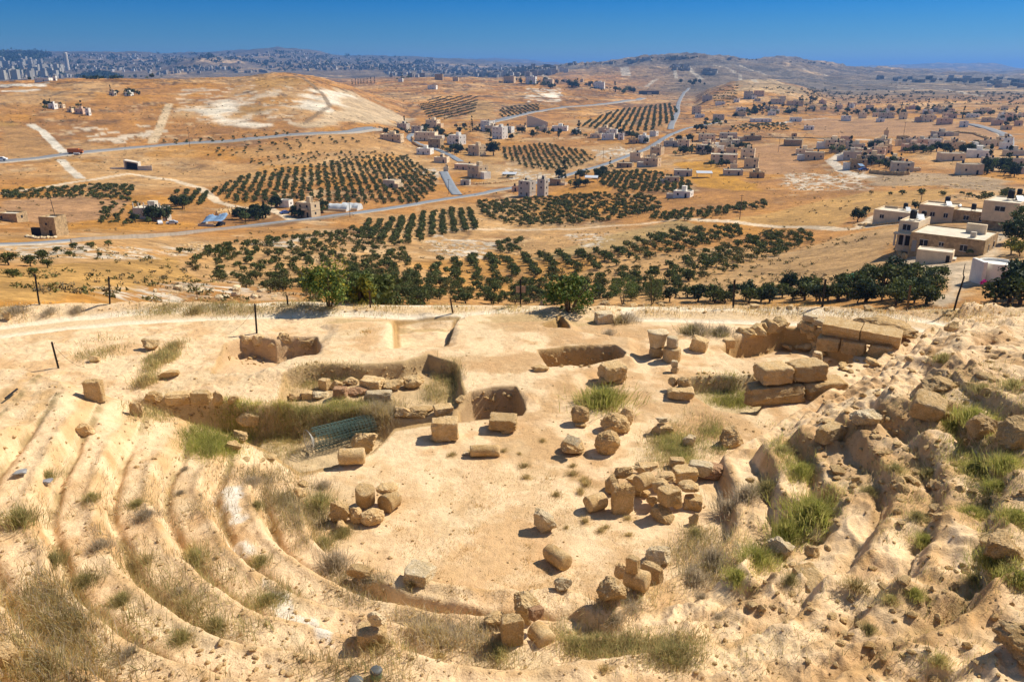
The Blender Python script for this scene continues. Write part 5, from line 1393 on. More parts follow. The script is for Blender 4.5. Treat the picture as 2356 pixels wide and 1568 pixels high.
ORCH = [  # polygon, row step, tree step, jitter, scale, thinning, mix brown, where
 ([(405, 582), (520, 560), (700, 545), (830, 520), (900, 530), (940, 590), (985, 640), (900, 690), (700, 685), (520, 650), (425, 612)], 7.2, 6.6, 1.9, .88, .25, .35, 'in the loose orchard beside the ploughed field'),
 ([(830, 514), (960, 494), (1092, 480), (1110, 528), (990, 545), (930, 565), (830, 550)], 7.2, 4.6, .7, 1.0, .08, .1, 'in the dense orchard rows below the road'),
 ([(1092, 466), (1240, 456), (1430, 442), (1510, 458), (1520, 486), (1380, 514), (1180, 522), (1110, 500)], 6.6, 6.0, 1.2, 1.0, .2, .2, 'in the orchard between road and dirt lane'),
 ([(1500, 492), (1640, 480), (1765, 463), (1765, 480), (1600, 508), (1500, 512)], 6, 6, 1.2, 1.0, .2, .1, 'in the short row beside the tan field'),
 ([(950, 622), (1080, 592), (1240, 590), (1400, 576), (1560, 532), (1700, 524), (1705, 548), (1560, 584), (1400, 622), (1200, 640), (1050, 646), (980, 650)], 9.0, 5.2, 1.0, 1.02, .12, .2, 'in the long diagonal rows of the near orchard'),
 ([(1575, 592), (1700, 562), (1760, 540), (1868, 534), (1868, 558), (1750, 604), (1640, 640), (1565, 650)], 6.4, 5.6, 1.2, .95, .12, .55, 'in the orchard corner beside the dry strip field'),
 ([(880, 662), (1100, 644), (1400, 626), (1560, 612), (1565, 690), (1300, 698), (1100, 698), (900, 698)], 6.6, 6.2, 1.7, .98, .2, .25, 'in the nearest scattered orchard below the rim'),
 ([(1140, 560), (1200, 552), (1200, 580), (1150, 584)], 6, 6, 1.5, .9, .3, .1, 'in the small group on the rocky slope'),
 ([(480, 442), (560, 405), (700, 384), (820, 364), (940, 362), (1000, 402), (1005, 440), (960, 468), (830, 470), (690, 466), (540, 466)], 7.4, 6.4, 1.1, .95, .10, .05, 'in the big orchard beyond the road'),
 ([(0, 442), (150, 434), (260, 428), (320, 436), (300, 464), (150, 458), (0, 458)], 7, 6, 1.3, 1.0, .15, .05, 'in the left orchard strip'),
 ([(235, 470), (330, 470), (300, 520), (230, 515)], 8, 7, 1.6, .95, .35, .1, 'beside the concrete house'),
 ([(400, 440), (480, 440), (480, 470), (420, 475)], 8, 5, .6, 1.0, .1, .05, 'in the short rows by the winding lane'),
 ([(1150, 342), (1250, 332), (1340, 347), (1372, 366), (1300, 392), (1230, 392), (1160, 367)], 7.5, 7.0, .8, .95, .08, .1, 'in the square orchard behind the houses'),
 ([(1372, 397), (1480, 394), (1580, 416), (1602, 446), (1450, 442), (1380, 427)], 6.5, 6.5, 1.2, 1.0, .08, .05, 'in the dark orchard right of the road'),
 ([(960, 242), (1000, 224), (1100, 222), (1092, 260), (1040, 278), (985, 270)], 17, 6.0, .8, 1.0, .05, .1, 'on the striped hillside terraces'),
 ([(1322, 290), (1420, 254), (1540, 238), (1560, 252), (1545, 282), (1500, 302), (1400, 304)], 12, 6.5, 1.2, 1.05, .15, .05, 'in the far orchard rows by the lane'),
 ([(1150, 250), (1240, 240), (1240, 256), (1150, 274)], 12, 7, 1.2, 1.0, .2, .1, 'in the far terrace beside the cutting'),
 ([(470, 345), (820, 318), (830, 330), (640, 350), (480, 362)], 16, 9, 2.5, .9, .35, .1, 'in the thin row under the highway'),
 ([(370, 325), (680, 302), (690, 310), (380, 335)], 14, 10, 1.5, .8, .2, .1, 'lining the far highway'),
 ([(1680, 290), (1800, 283), (1815, 302), (1680, 302)], 11, 9, 1.5, 1.0, .2, .2, 'in the far grove by the greenhouse'),
 ([(1930, 440), (2240, 450), (2330, 440), (2355, 470), (2300, 470), (2200, 452)], 8, 7, 1.5, 1.0, .2, .3, 'behind the walled compound'),
 ([(560, 372), (900, 352), (940, 360), (800, 366), (620, 388)], 10, 9, 2, .75, .35, .1, 'along the upper edge of the big orchard'),
 ([(1150, 405), (1180, 400), (1180, 412)], 6, 6, 1, 1, .1, .1, 'near the canopy'),
 ([(690, 645), (900, 605), (1000, 655), (880, 702), (700, 698)], 7.6, 7.0, 2.0, 1.0, .25, .4, 'in the thin orchard behind the yellow flowered tree'),
 ([(1000, 602), (1160, 590), (1180, 600), (1010, 630)], 8, 8, 2.0, .9, .3, .3, 'along the top of the diagonal rows'),
 ([(1640, 215), (1700, 195), (1690, 240), (1640, 245)], 25, 9, 1.5, 1.0, .1, .1, 'on the far terraces'),
]
OT = []
for oi, (poly, rs, ts, jit, sc, thin, br, where) in enumerate(ORCH):
    pl = PV(poly); rg = random.Random(900 + oi)
    cx = sum(p[0] for p in pl) / len(pl); cy = sum(p[1] for p in pl) / len(pl)
    ang = rg.uniform(-.15, .25) + math.atan2(cx, cy) * -.6
    if 'striped' in where: ang = -.25
    ca, sa = math.cos(ang), math.sin(ang)
    rad = max(math.hypot(p[0] - cx, p[1] - cy) for p in pl)
    # rows run away from the viewer (step rs across, ts along)
    rs *= .57 if 'striped' not in where else .8; ts *= .52
    ni, nj = int(rad / rs) + 1, int(rad / ts) + 1
    for i in range(-ni, ni + 1):
        for j in range(-nj, nj + 1):
            if rg.random() < thin: continue
            u, w = i * rs + rg.gauss(0, jit * .5), j * ts + rg.gauss(0, jit * .5)
            x, y = cx + u * ca - w * sa, cy + u * sa + w * ca
            if inside(pl, x, y):
                OT.append((math.hypot(x, y), x, y, sc * .66 * rg.uniform(.66, 1.22), rg.random() < br, where))
OT.sort()
print('olives', len(OT))
farV, farF, farC = [], [], []
nf = 0
for n, (r, x, y, sc, br, where) in enumerate(OT):
    z = gz(x, y) - .05
    if n < 300:
        tree('olive_tree', OLB if br else OL, OLB1 if br else OL1, (x, y, z), sc, ('brownish thin olive tree ' if br else 'dark grey green olive tree ') + where, 'olive tree', 'olive trees ' + where, True)
    else:
        V, F, C = (OLB if br else OL)[n % 4][2]
        st = 3 if r < 500 else 6
        m = len(F) // st
        V = V.reshape(-1, 4, 3)[::st][:m]
        cen = V.mean(1, keepdims=True)
        V = cen + (V - cen) * (1.6 if st == 3 else 2.1)
        a = n * 2.4; ca, sa = math.cos(a), math.sin(a)
        V = np.stack([V[..., 0] * ca - V[..., 1] * sa, V[..., 0] * sa + V[..., 1] * ca, V[..., 2]], -1) * sc + np.array([x, y, z])
        farV.append(V.reshape(-1, 3)); farC.append(C.reshape(-1, 4, 3)[::st][:m].reshape(-1, 3))
        farF.append(np.arange(m * 4).reshape(m, 4) + nf); nf += m * 4
if farV:
    o = mk('distant_orchard', np.concatenate(farV), np.concatenate(farF), M_LEAF, tint=np.concatenate(farC)); o['kind'] = 'stuff'

# trees of the rim and the right hand clump
def fine_tree(px, py, wpx, hpx, pals, seed, label, where_fl):
    g = at(px, py); k = px2m(g); W = wpx * k / 2; Hh = hpx * k
    t = thing('rim_tree', label, 'tree', g - Vector((0, 0, .1)))
    V, F, C = crown_geo(W * .95, Hh * .5, -Hh * .02, 40, 64, .085, pals[0], seed)
    if len(pals) > 1:
        V2, F2, C2 = crown_geo(W, Hh * .46, Hh * .22, 12, 40, .075, pals[1], seed + 1)
        F = np.concatenate([F, F2 + len(V)]); V = np.concatenate([V, V2]); C = np.concatenate([C, C2])
    mk('crown', V, F, M_LEAF, t, tint=C)
    rg = random.Random(seed); mb = MB()
    for i in range(6):
        a = rg.uniform(0, 6.28); l = W * rg.uniform(.4, .8)
        mb.tube([(.06 * math.cos(a), .06 * math.sin(a), -.2), (l * .35 * math.cos(a), l * .35 * math.sin(a), Hh * .3), (l * math.cos(a), l * math.sin(a), Hh * rg.uniform(.6, .85))], [.06, .04, .012], 6)
    mb.build('trunk', M_BARK, t, True)
fine_tree(757, 706, 118, 122, ['vivid', 'yellow'], 500, 'leafy tree with yellow flowering sprays at the left of the rim', 1)
fine_tree(1310, 716, 125, 104, ['vivid'], 510, 'broad green leafy tree in the middle of the rim', 1)
fine_tree(1432, 700, 80, 84, ['vivid'], 520, 'narrower green leafy tree right of the broad rim tree', 1)
fine_tree(1500, 700, 62, 74, ['mid', 'yellow'], 530, 'sparse yellowing tree beside a thin rusty post', 1)
fine_tree(835, 700, 66, 84, ['yellow', 'mid'], 540, 'sparse yellow flowered bush beside the bigger yellow tree', 1)
CL = [(1605, 694, 1.2), (1640, 692, 1.2), (1668, 696, 1.0), (1715, 690, 1.2), (1750, 694, 1.0), (1768, 680, 1.0), (1815, 672, 1.35), (1850, 690, 1.4), (1862, 668, 1.3), (1885, 694, 1.2), (1925, 692, 1.3), (1960, 682, 1.5), (1990, 694, 1.3), (2010, 655, 1.5), (2030, 672, 1.7), (2055, 648, 1.6), (2070, 690, 1.4), (2085, 665, 1.6), (2110, 684, 1.3), (2130, 700, 1.2), (2060, 702, 1.1), (2140, 655, 1.0), (2150, 672, 1.1), (2000, 632, .9), (1985, 645, .8), (2105, 640, 1.1), (1935, 664, 1.1), (1540, 694, .9), (2160, 640, 1.1)]
rcl = random.Random(4)
CL += [(1585 + 26 * i + rcl.uniform(-8, 8), rcl.uniform(682, 701), rcl.uniform(.75, 1.15)) for i in range(22)]
for i, (px, py, s) in enumerate(CL):
    g = at(px, py, 0, 70)
    tree('clump_tree', DK if i % 3 == 0 else OL, None, g, s * (.62 if i % 3 == 0 else .82), 'dark rounded tree in the thick clump before the white yard', 'tree', 'trees of the dark clump below the right rim', True)
for px, py, s, kd, lb in [(2320, 697, 1.05, DK, 'tall dark tree filling the lower right of the yard'), (2345, 684, 1.15, DK, 'dark tree at the right frame edge beside the round tank'), (2285, 700, 1.1, OL, 'low dark olive in front of the round tank'), (2345, 700, 1.3, OL, 'dark olive at the very edge of the yard'),
                          (2325, 585, 1.0, YL, 'yellow green bush beside the white lane'), (2345, 590, .9, YL, 'second yellow green bush at the right edge'), (2332, 560, 1.3, DK, 'dark round tree behind the yellow bush'), (2350, 535, 1.6, GR, 'big green tree beside the two storey block'), (2330, 525, 1.2, GR, 'green tree under the two storey block'), (2365, 510, 1.7, DK, 'tall dark tree at the right edge behind the block'),
                          (1972, 510, .9, DK, 'round dark bush at the corner of the flat cream house'), (1990, 494, .6, DK, 'small dark bush behind the flat cream house'), (2105, 480, .6, DK, 'small bush right of the flat cream house'), (2118, 488, .7, OL, 'grey bush between two compound houses')]:
    tree('yard_tree', kd, None, at(px, py, 0, 70), s, lb, 'tree', None, True)
g = at(2262, 662); V, F, C = crown_geo(.7, .6, .2, 6, 30, .12, 'yellow', 77)
o = mk('flowering_shrub', V, F, M_LEAF, tint=np.tile([[.55, .03, .28]], (len(V), 1)) * (C[:, :1] / C[:, :1].mean())); o.location = g; tag(o, 'pink flowering shrub under the dark trees of the yard', 'shrub')
for q, (px, py, s) in enumerate([(20, 610, .7), (70, 612, .6), (98, 600, .6), (110, 616, .45), (30, 638, .4), (170, 574, .5), (210, 570, .5), (250, 566, .5), (160, 590, .4), (230, 590, .3), (78, 636, .4), (95, 586, .35), (130, 580, .4), (620, 640, .5), (575, 660, .4)]):
    tree('field_bush', OL, OL1, at(px, py), s, 'small dark round bush on the stony slope left of the orchard', 'bush', 'bushes on the stony left slope', False)
# village trees
rgv = random.Random(31)
VT = [(905, 310, 6, 30, 10), (960, 300, 8, 40, 8), (1010, 312, 10, 40, 14), (1090, 300, 8, 50, 10), (1050, 350, 8, 26, 10), (1135, 342, 5, 16, 10), (1180, 310, 12, 60, 12), (1300, 312, 8, 50, 6), (1250, 308, 5, 30, 6), (1440, 318, 8, 40, 10), (1380, 405, 8, 30, 12), (1330, 432, 4, 20, 8), (1290, 410, 3, 14, 6),
      (1590, 352, 8, 40, 8), (1610, 300, 3, 20, 6), (1700, 345, 5, 20, 8), (1655, 383, 4, 16, 6), (1560, 330, 4, 40, 6), (1640, 285, 8, 20, 6), (1720, 262, 12, 30, 10), (1760, 250, 10, 40, 8), (1800, 262, 10, 50, 6), (1850, 232, 10, 30, 8), (1880, 255, 10, 60, 8), (1960, 262, 12, 60, 10), (2050, 262, 12, 60, 10), (2110, 255, 6, 40, 6), (2150, 258, 10, 40, 10),
      (2230, 270, 10, 60, 10), (2320, 280, 8, 40, 10), (1930, 348, 6, 30, 8), (2010, 340, 5, 30, 8), (2090, 352, 8, 40, 6), (2060, 385, 6, 30, 8), (2160, 350, 8, 40, 8), (2230, 350, 8, 50, 8), (2290, 385, 10, 40, 10), (2330, 400, 6, 30, 8), (2260, 400, 4, 20, 5), (1990, 380, 4, 20, 6), (745, 490, 2, 8, 4), (690, 498, 4, 16, 6), (580, 505, 5, 26, 8), (605, 500, 4, 20, 6), (420, 478, 4, 20, 8), (350, 512, 4, 40, 6), (640, 478, 3, 14, 4),
      (1210, 190, 6, 30, 5), (1270, 196, 8, 40, 6), (1330, 200, 10, 40, 8), (1440, 212, 8, 30, 8), (1160, 178, 4, 30, 4), (80, 180, 6, 60, 6), (280, 218, 8, 60, 6), (120, 248, 4, 40, 6), (190, 260, 3, 20, 4), (1590, 195, 5, 20, 5), (330, 180, 6, 60, 3), (930, 184, 3, 20, 3)]
nvt = 0; VGT = []
for cx, cy, n, sx_, sy_ in VT:
    for i in range(int(n * 1.5)):
        px, py = cx + rgv.gauss(0, sx_ * .55), cy + rgv.gauss(0, sy_ * .45)
        g = at(px, py)
        if g.length > 6000: continue
        kd = rgv.random()
        s = rgv.uniform(.8, 1.7)
        near = g.length < 480
        if g.length > 1300: s *= 1.9
        if kd < .1: tree('cypress_tree', CY, CY1, g, s, 'slender dark cypress among the village houses', 'cypress', 'cypresses in the village', True)
        else: VGT.append((g.length / s, g, s, kd < .6, near))
VGT.sort(key=lambda q: q[0]); SV, SF, SCc = [], [], []; nn_ = 0
for i, (_, g, s, dk_, near) in enumerate(VGT):
    if i < 285:
        if dk_: tree('garden_tree', DK, DK1, g, s * .8, 'dark bushy garden tree among the village houses', 'tree', 'dark garden trees in the village', near)
        else: tree('garden_tree', GR, GR1, g, s * .85, 'green bushy garden tree among the village houses', 'tree', 'green garden trees in the village', near)
    else:
        V, F, C = (DK if dk_ else GR)[i % 3][2]; V = V.reshape(-1, 4, 3)[::4]; m = len(V); cen = V.mean(1, keepdims=True)
        V = (cen + (V - cen) * 1.8) * s * .85 + np.array(g)
        SV.append(V.reshape(-1, 3)); SCc.append(C.reshape(-1, 4, 3)[::4].reshape(-1, 3)); SF.append(np.arange(m * 4).reshape(m, 4) + nn_); nn_ += m * 4
if SV:
    o = mk('distant_garden_trees', np.concatenate(SV), np.concatenate(SF), M_LEAF, tint=np.concatenate(SCc)); o['kind'] = 'stuff'
tree('garden_tree', DK, DK1, at(1135, 358), 2.4, 'tall dark tree beside the beige three storey house', 'tree', None, True)
for px in (870, 878, 884, 890, 897, 905, 913, 922):
    tree('cypress_tree', CY, CY1, at(px - 60, 196 - (px - 870) * .08), 1.5, 'cypress in the dark row on the skyline of the plateau', 'cypress', 'row of cypresses on the plateau', False)
tree('cypress_tree', CY, CY1, at(925, 188), 2.6, 'single tall cypress beside the white hut on the plateau', 'cypress', None, False)

# scrub too small to count
rgn = np.random.default_rng(9)
SV, SF, SCc = [], [], []; nn_ = 0
def scrub(n, yr, s0, s1, thr):
    global nn_
    c = 0; t = 0
    while c < n and t < n * 12:
        t += 1
        px, py = rgn.uniform(-40, 2400), yr[0] + (yr[1] - yr[0]) * rgn.random()
        p = at(px, py)
        if p.length > 9000 or math.hypot(p.x, p.y) < 55: continue
        sc = 25 if p.length < 500 else 120
        if float(fbm(np.array([p.x]), np.array([p.y]), sc, 3, 81)[0]) < thr: continue
        s = s0 * (s1 / s0) ** rgn.random() * (1 if p.length < 700 else p.length / 700)
        m = 18
        q = rgn.normal(size=(m, 1, 3)) * .33 * s * np.array([1, 1, .5]) + np.array([p.x, p.y, p.z + .28 * s])
        d = rgn.normal(size=(m, 4, 3)) * .15 * s
        SV.append((q + d).reshape(-1, 3)); SF.append(np.arange(m * 4).reshape(m, 4) + nn_); nn_ += m * 4
        pc = np.array(TP['oliveb'] + [(.2, .15, .08), (.24, .19, .1)])[rgn.integers(0, 6)]
        SCc.append(np.tile(pc * rgn.uniform(.7, 1.3), (m * 4, 1))); c += 1
scrub(1500, (300, 700), .45, 1.0, .05); scrub(900, (190, 330), .6, 1.3, .1); scrub(300, (560, 700), .5, 1.1, -.1)
o = mk('scrub', np.concatenate(SV), np.concatenate(SF), M_LEAF, tint=np.concatenate(SCc)); o['kind'] = 'stuff'
# field stones on the rocky outcrops
SV, SF = [], []; nn_ = 0; v1, f1 = ico(1); f1 = np.array(f1)
for poly, n, s0, s1 in [([(200, 570), (320, 565), (340, 590), (260, 595)], 70, .4, 1.6), ([(330, 565), (480, 555), (500, 580), (400, 590)], 90, .4, 1.8), ([(980, 545), (1100, 570), (1130, 600), (1030, 600), (960, 570)], 120, .5, 2.0), ([(1180, 545), (1300, 545), (1300, 580), (1160, 590)], 90, .4, 1.6), ([(1310, 540), (1400, 535), (1400, 570), (1330, 572)], 80, .4, 1.8),
                        ([(1940, 525), (2000, 505), (2040, 490), (2020, 515), (1960, 535)], 50, .4, 1.5), ([(2090, 530), (2070, 560), (2085, 600), (2100, 600)], 40, .3, .9), ([(1800, 400), (1980, 395), (2000, 440), (1820, 440)], 110, .6, 2.6), ([(2020, 400), (2300, 415), (2300, 440), (2050, 435)], 110, .6, 2.2), ([(0, 570), (200, 565), (200, 590), (0, 600)], 60, .3, 1.2), ([(1110, 522), (1480, 512), (1480, 518), (1110, 528)], 90, .3, .9), ([(430, 660), (640, 672), (900, 690), (640, 690), (300, 690)], 150, .2, .8), ([(1700, 640), (2000, 560), (2010, 566), (1710, 650)], 40, .25, .7), ([(560, 468), (640, 470), (560, 482)], 30, .4, 1.2)]:
    for x, y in scatter_px(poly, n):
        p = at(x, y); s = s0 * (s1 / s0) ** (random.random() ** 1.7) * .5
        q = v1 * (1 + rgn.uniform(-.35, .35, (len(v1), 1))) * np.array([1, rgn.uniform(.6, 1), rgn.uniform(.35, .6)]) * s
        SV.append(q + np.array(p)); SF.append(f1 + nn_); nn_ += len(v1)
o = mk('field_stones', np.concatenate(SV), np.concatenate(SF), M_GREY); o['kind'] = 'stuff'

# ------------------------------------------------------------------ roads
M_ASPH = plain('old_asphalt', (.215, .235, .265), .85, 0, .14, .4); M_ASPH2 = plain('far_asphalt', (.22, .225, .24), .85, 0, .12, .05); M_KERB = plain('concrete_kerb', (.36, .31, .25), .9, 0, .15, .6)
def road(name, pts, w, mat, lift=.22, kerb=0):
    P = [at(*p) for p in pts]; D = [0]
    for a, b in zip(P[:-1], P[1:]): D.append(D[-1] + math.hypot(b.x - a.x, b.y - a.y))
    n = int(min(max(D[-1] / 3.0, 20), 900)); t = np.linspace(0, D[-1], n)
    X = pchip(D, [p.x for p in P], t); Y = pchip(D, [p.y for p in P], t)
    k = np.ones(9) / 9
    X = np.convolve(np.pad(X, 4, 'edge'), k, 'valid'); Y = np.convolve(np.pad(Y, 4, 'edge'), k, 'valid')
    dx, dy_ = np.gradient(X), np.gradient(Y); L = np.hypot(dx, dy_) + 1e-9
    nx, ny = -dy_ / L, dx / L
    zc = np.array([gz(x, y) for x, y in zip(X, Y)])
    zc = np.convolve(np.pad(zc, 4, 'edge'), k, 'valid')
    rows = [-.5, -.25, 0, .25, .5]
    V = []
    for s in rows:
        for x, y, a, b, z in zip(X, Y, nx, ny, zc):
            px, py = x + a * w * s, y + b * w * s
            V.append((px, py, max(gz(px, py), z) * .5 + .5 * max(z, gz(px, py)) + lift))
    # skirts so that the embankment meets the ground
    for s in (-.56, .56):
        for x, y, a, b, z in zip(X, Y, nx, ny, zc):
            px, py = x + a * w * s, y + b * w * s
            V.append((px, py, gz(px, py) - .6))
    F = []
    def rowf(i, j):
        for q in range(n - 1): F.append((i * n + q, j * n + q, j * n + q + 1, i * n + q + 1))
    for i in range(4): rowf(i + 1, i)
    rowf(0, 5); rowf(6, 4)
    mi = [0] * (4 * (n - 1)) + [1] * (2 * (n - 1))
    o = mk(name, V, F, None, None, True, mats=[mat, M_KERB], midx=mi); o['kind'] = 'structure'
    return X, Y, nx, ny, zc
MAIN = [(-260, 580), (-60, 567), (0, 563), (150, 556), (300, 546), (420, 536), (500, 528), (600, 518), (700, 507), (840, 488), (950, 471), (1050, 455), (1180, 432), (1240, 420), (1300, 405), (1360, 388), (1420, 368), (1470, 350), (1510, 330), (1545, 309), (1575, 297), (1620, 288), (1660, 280)]
rX, rY, rnx, rny, rz_ = road('road', MAIN, 5.0, M_ASPH)
road('side_road', [(1053, 451), (1040, 434), (1029, 413), (1019, 394)], 5.5, M_ASPH, .26)
road('side_road', [(1062, 374), (1040, 360), (1010, 346), (965, 333), (941, 320), (946, 308)], 5, M_ASPH)
road('highway', [(-260, 398), (-60, 379), (0, 373), (180, 353), (400, 333), (600, 318), (780, 306), (870, 296)], 10, M_ASPH2, .4)
road('highway', [(1120, 285), (1180, 269), (1250, 255), (1330, 245), (1420, 236), (1480, 226)], 11, M_ASPH2, .5)
road('lane', [(1542, 299), (1545, 285), (1557, 262), (1560, 240), (1572, 216), (1585, 203)], 6, M_ASPH2, .4)
road('lane', [(2312, 346), (2318, 322), (2300, 306), (2255, 292), (2225, 285)], 7, M_ASPH2, .4)
# low kerb wall along the nearer road
mb = MB()
for i in range(0, len(rX) - 1, 1):
    if 20 < i < 75:
        a = Vector((rX[i] - rnx[i] * 3.5, rY[i] - rny[i] * 3.5, rz_[i])); b = Vector((rX[i + 1] - rnx[i + 1] * 3.5, rY[i + 1] - rny[i + 1] * 3.5, rz_[i + 1]))
        d = (b - a).normalized(); s = Vector((-d.y, d.x, 0)) * .15
        v = [a - s, b - s, b + s, a + s]; v = [p - Vector((0, 0, .5)) for p in v] + [p + Vector((0, 0, .75)) for p in v]
        mb.add(v, [(3, 2, 1, 0), (4, 5, 6, 7), (0, 1, 5, 4), (1, 2, 6, 5), (2, 3, 7, 6), (3, 0, 4, 7)])
if mb.v: tag(mb.build('roadside_wall', M_KERB), 'low concrete wall along the near edge of the road', 'wall')
# ------------------------------------------------------------------ houses
def wallmat(name, col, courses=0.0):
    m, nt, b = new_mat(name)
    tc = N(nt, 'ShaderNodeTexCoord').outputs['Object']
    r_ = N(nt, 'ShaderNodeRGB'); r_.outputs[0].default_value = (*col, 1)
    c = vmul(nt, r_.outputs[0], mrange(nt, noise(nt, tc, .8, 4), .3, .7, .86, 1.1))
    c = vmul(nt, c, mrange(nt, noise(nt, tc, 6, 3), .3, .7, .92, 1.07))
    if courses:
        v = N(nt, 'ShaderNodeTexVoronoi'); v.inputs['Scale'].default_value = courses; nt.links.new(tc, v.inputs['Vector'])
        c = vmul(nt, c, mrange(nt, v.outputs['Color'], 0, 1, .65, 1.3))
    nt.links.new(c, b.inputs['Base Color'])
    return m
WM = {'cream': wallmat('cream_plaster', (.78, .62, .42)), 'beige': wallmat('beige_stone', (.68, .51, .32)), 'pink': wallmat('pinkish_plaster', (.68, .47, .33)), 'white': wallmat('white_plaster', (.84, .80, .72)),
      'grey': wallmat('grey_concrete', (.55, .48, .39)), 'tan': wallmat('tan_rubble_stone', (.44, .31, .17), 2.2), 'conc': wallmat('pale_concrete', (.60, .53, .44))}
M_ROOF = wallmat('pale_roof', (.66, .58, .46)); M_WIN = plain('dark_window', (.025, .028, .035), .25); M_TANK = plain('black_tank', (.018, .018, .02), .45); M_STEEL = plain('white_metal', (.70, .71, .72), .35, .3); M_SOLAR = plain('solar_panel', (.16, .22, .34), .15)
M_TYRE = plain('tyre_rubber', (.02, .02, .02), .8); M_SHADE = plain('dark_opening', (.04, .032, .025), .9); M_TARP = plain('blue_tarpaulin', (.20, .31, .47), .5, 0, .35, .6); M_PLAST = plain('greenhouse_plastic', (.60, .62, .62), .35, 0, .2, .5); M_FRAME = plain('window_frame_white', (.6, .58, .54), .5)
def tank(parent, x, y, z, s=1.0):
    t = MB().lathe([(.52 * s, .45), (.55 * s, .55), (.55 * s, 1.55 * s), (.40 * s, 1.72 * s), (.16 * s, 1.76 * s)], 14).build('water_tank', M_TANK, parent, False)
    t.location = (x, y, z)
    st = MB(); 
    for a in (-.4, .4):
        for b in (-.4, .4): st.box(a * s - .04, b * s - .04, 0, a * s + .04, b * s + .04, .4)
    st.box(-.46 * s, -.46 * s, .399, .46 * s, .46 * s, .47)
    st.build('tank_stand', WM['grey'], t)
def shell(W, D, H, par=.5, th=.22):
    """walls with a parapet round a sunken flat roof"""
    mb = MB()
    a, b = W / 2, D / 2
    out = [(-a, -b), (a, -b), (a, b), (-a, b)]; inn = [(-a + th, -b + th), (a - th, -b + th), (a - th, b - th), (-a + th, b - th)]
    v = [(x, y, -1.2) for x, y in out] + [(x, y, H) for x, y in out] + [(x, y, H) for x, y in inn] + [(x, y, H - par) for x, y in inn]
    f = []
    for i in range(4):
        j = (i + 1) % 4
        f += [(i, j, 4 + j, 4 + i), (4 + i, 4 + j, 8 + j, 8 + i), (8 + i, 8 + j, 12 + j, 12 + i)]
    mb.add(v, f, 0)
    mb.add([(x, y, H - par + .001) for x, y in inn], [(0, 1, 2, 3)], 1)
    return mb
hr = random.Random(77)
def wins(mb_or_parent, W, D, H, st, faces, each, mat=None, ww=.85, wh=1.0):
    """window openings: dark panes set 3 cm proud inside a frame; each its own part when each is True"""
    sth = H / st
    for fc in faces:
        Lw = W if fc in 'fb' else D
        n = max(1, int(Lw / 3.6))
        for s in range(st):
            for i in range(n):
                if hr.random() < .25: continue
                u = (i + .5) / n * Lw - Lw / 2 + hr.uniform(-.2, .2); z = s * sth + sth * .36
                if s == 0 and i == n // 2 and fc == 'f': z0, z1, w_ = .05, 2.1, .95
                else: z0, z1, w_ = z, z + wh, ww
                q = {'f': (u - w_ / 2, -D / 2 - .03, z0, u + w_ / 2, -D / 2 + .05, z1), 'b': (u - w_ / 2, D / 2 - .05, z0, u + w_ / 2, D / 2 + .03, z1), 'r': (W / 2 - .05, u - w_ / 2, z0, W / 2 + .03, u + w_ / 2, z1), 'l': (-W / 2 - .03, u - w_ / 2, z0, -W / 2 + .05, u + w_ / 2, z1)}[fc]
                if each:
                    nm = 'door' if z0 < .1 else 'window'
                    o = MB().box(*q).build(nm, M_WIN, mb_or_parent)
                else:
                    mb_or_parent.box(*q, 2)
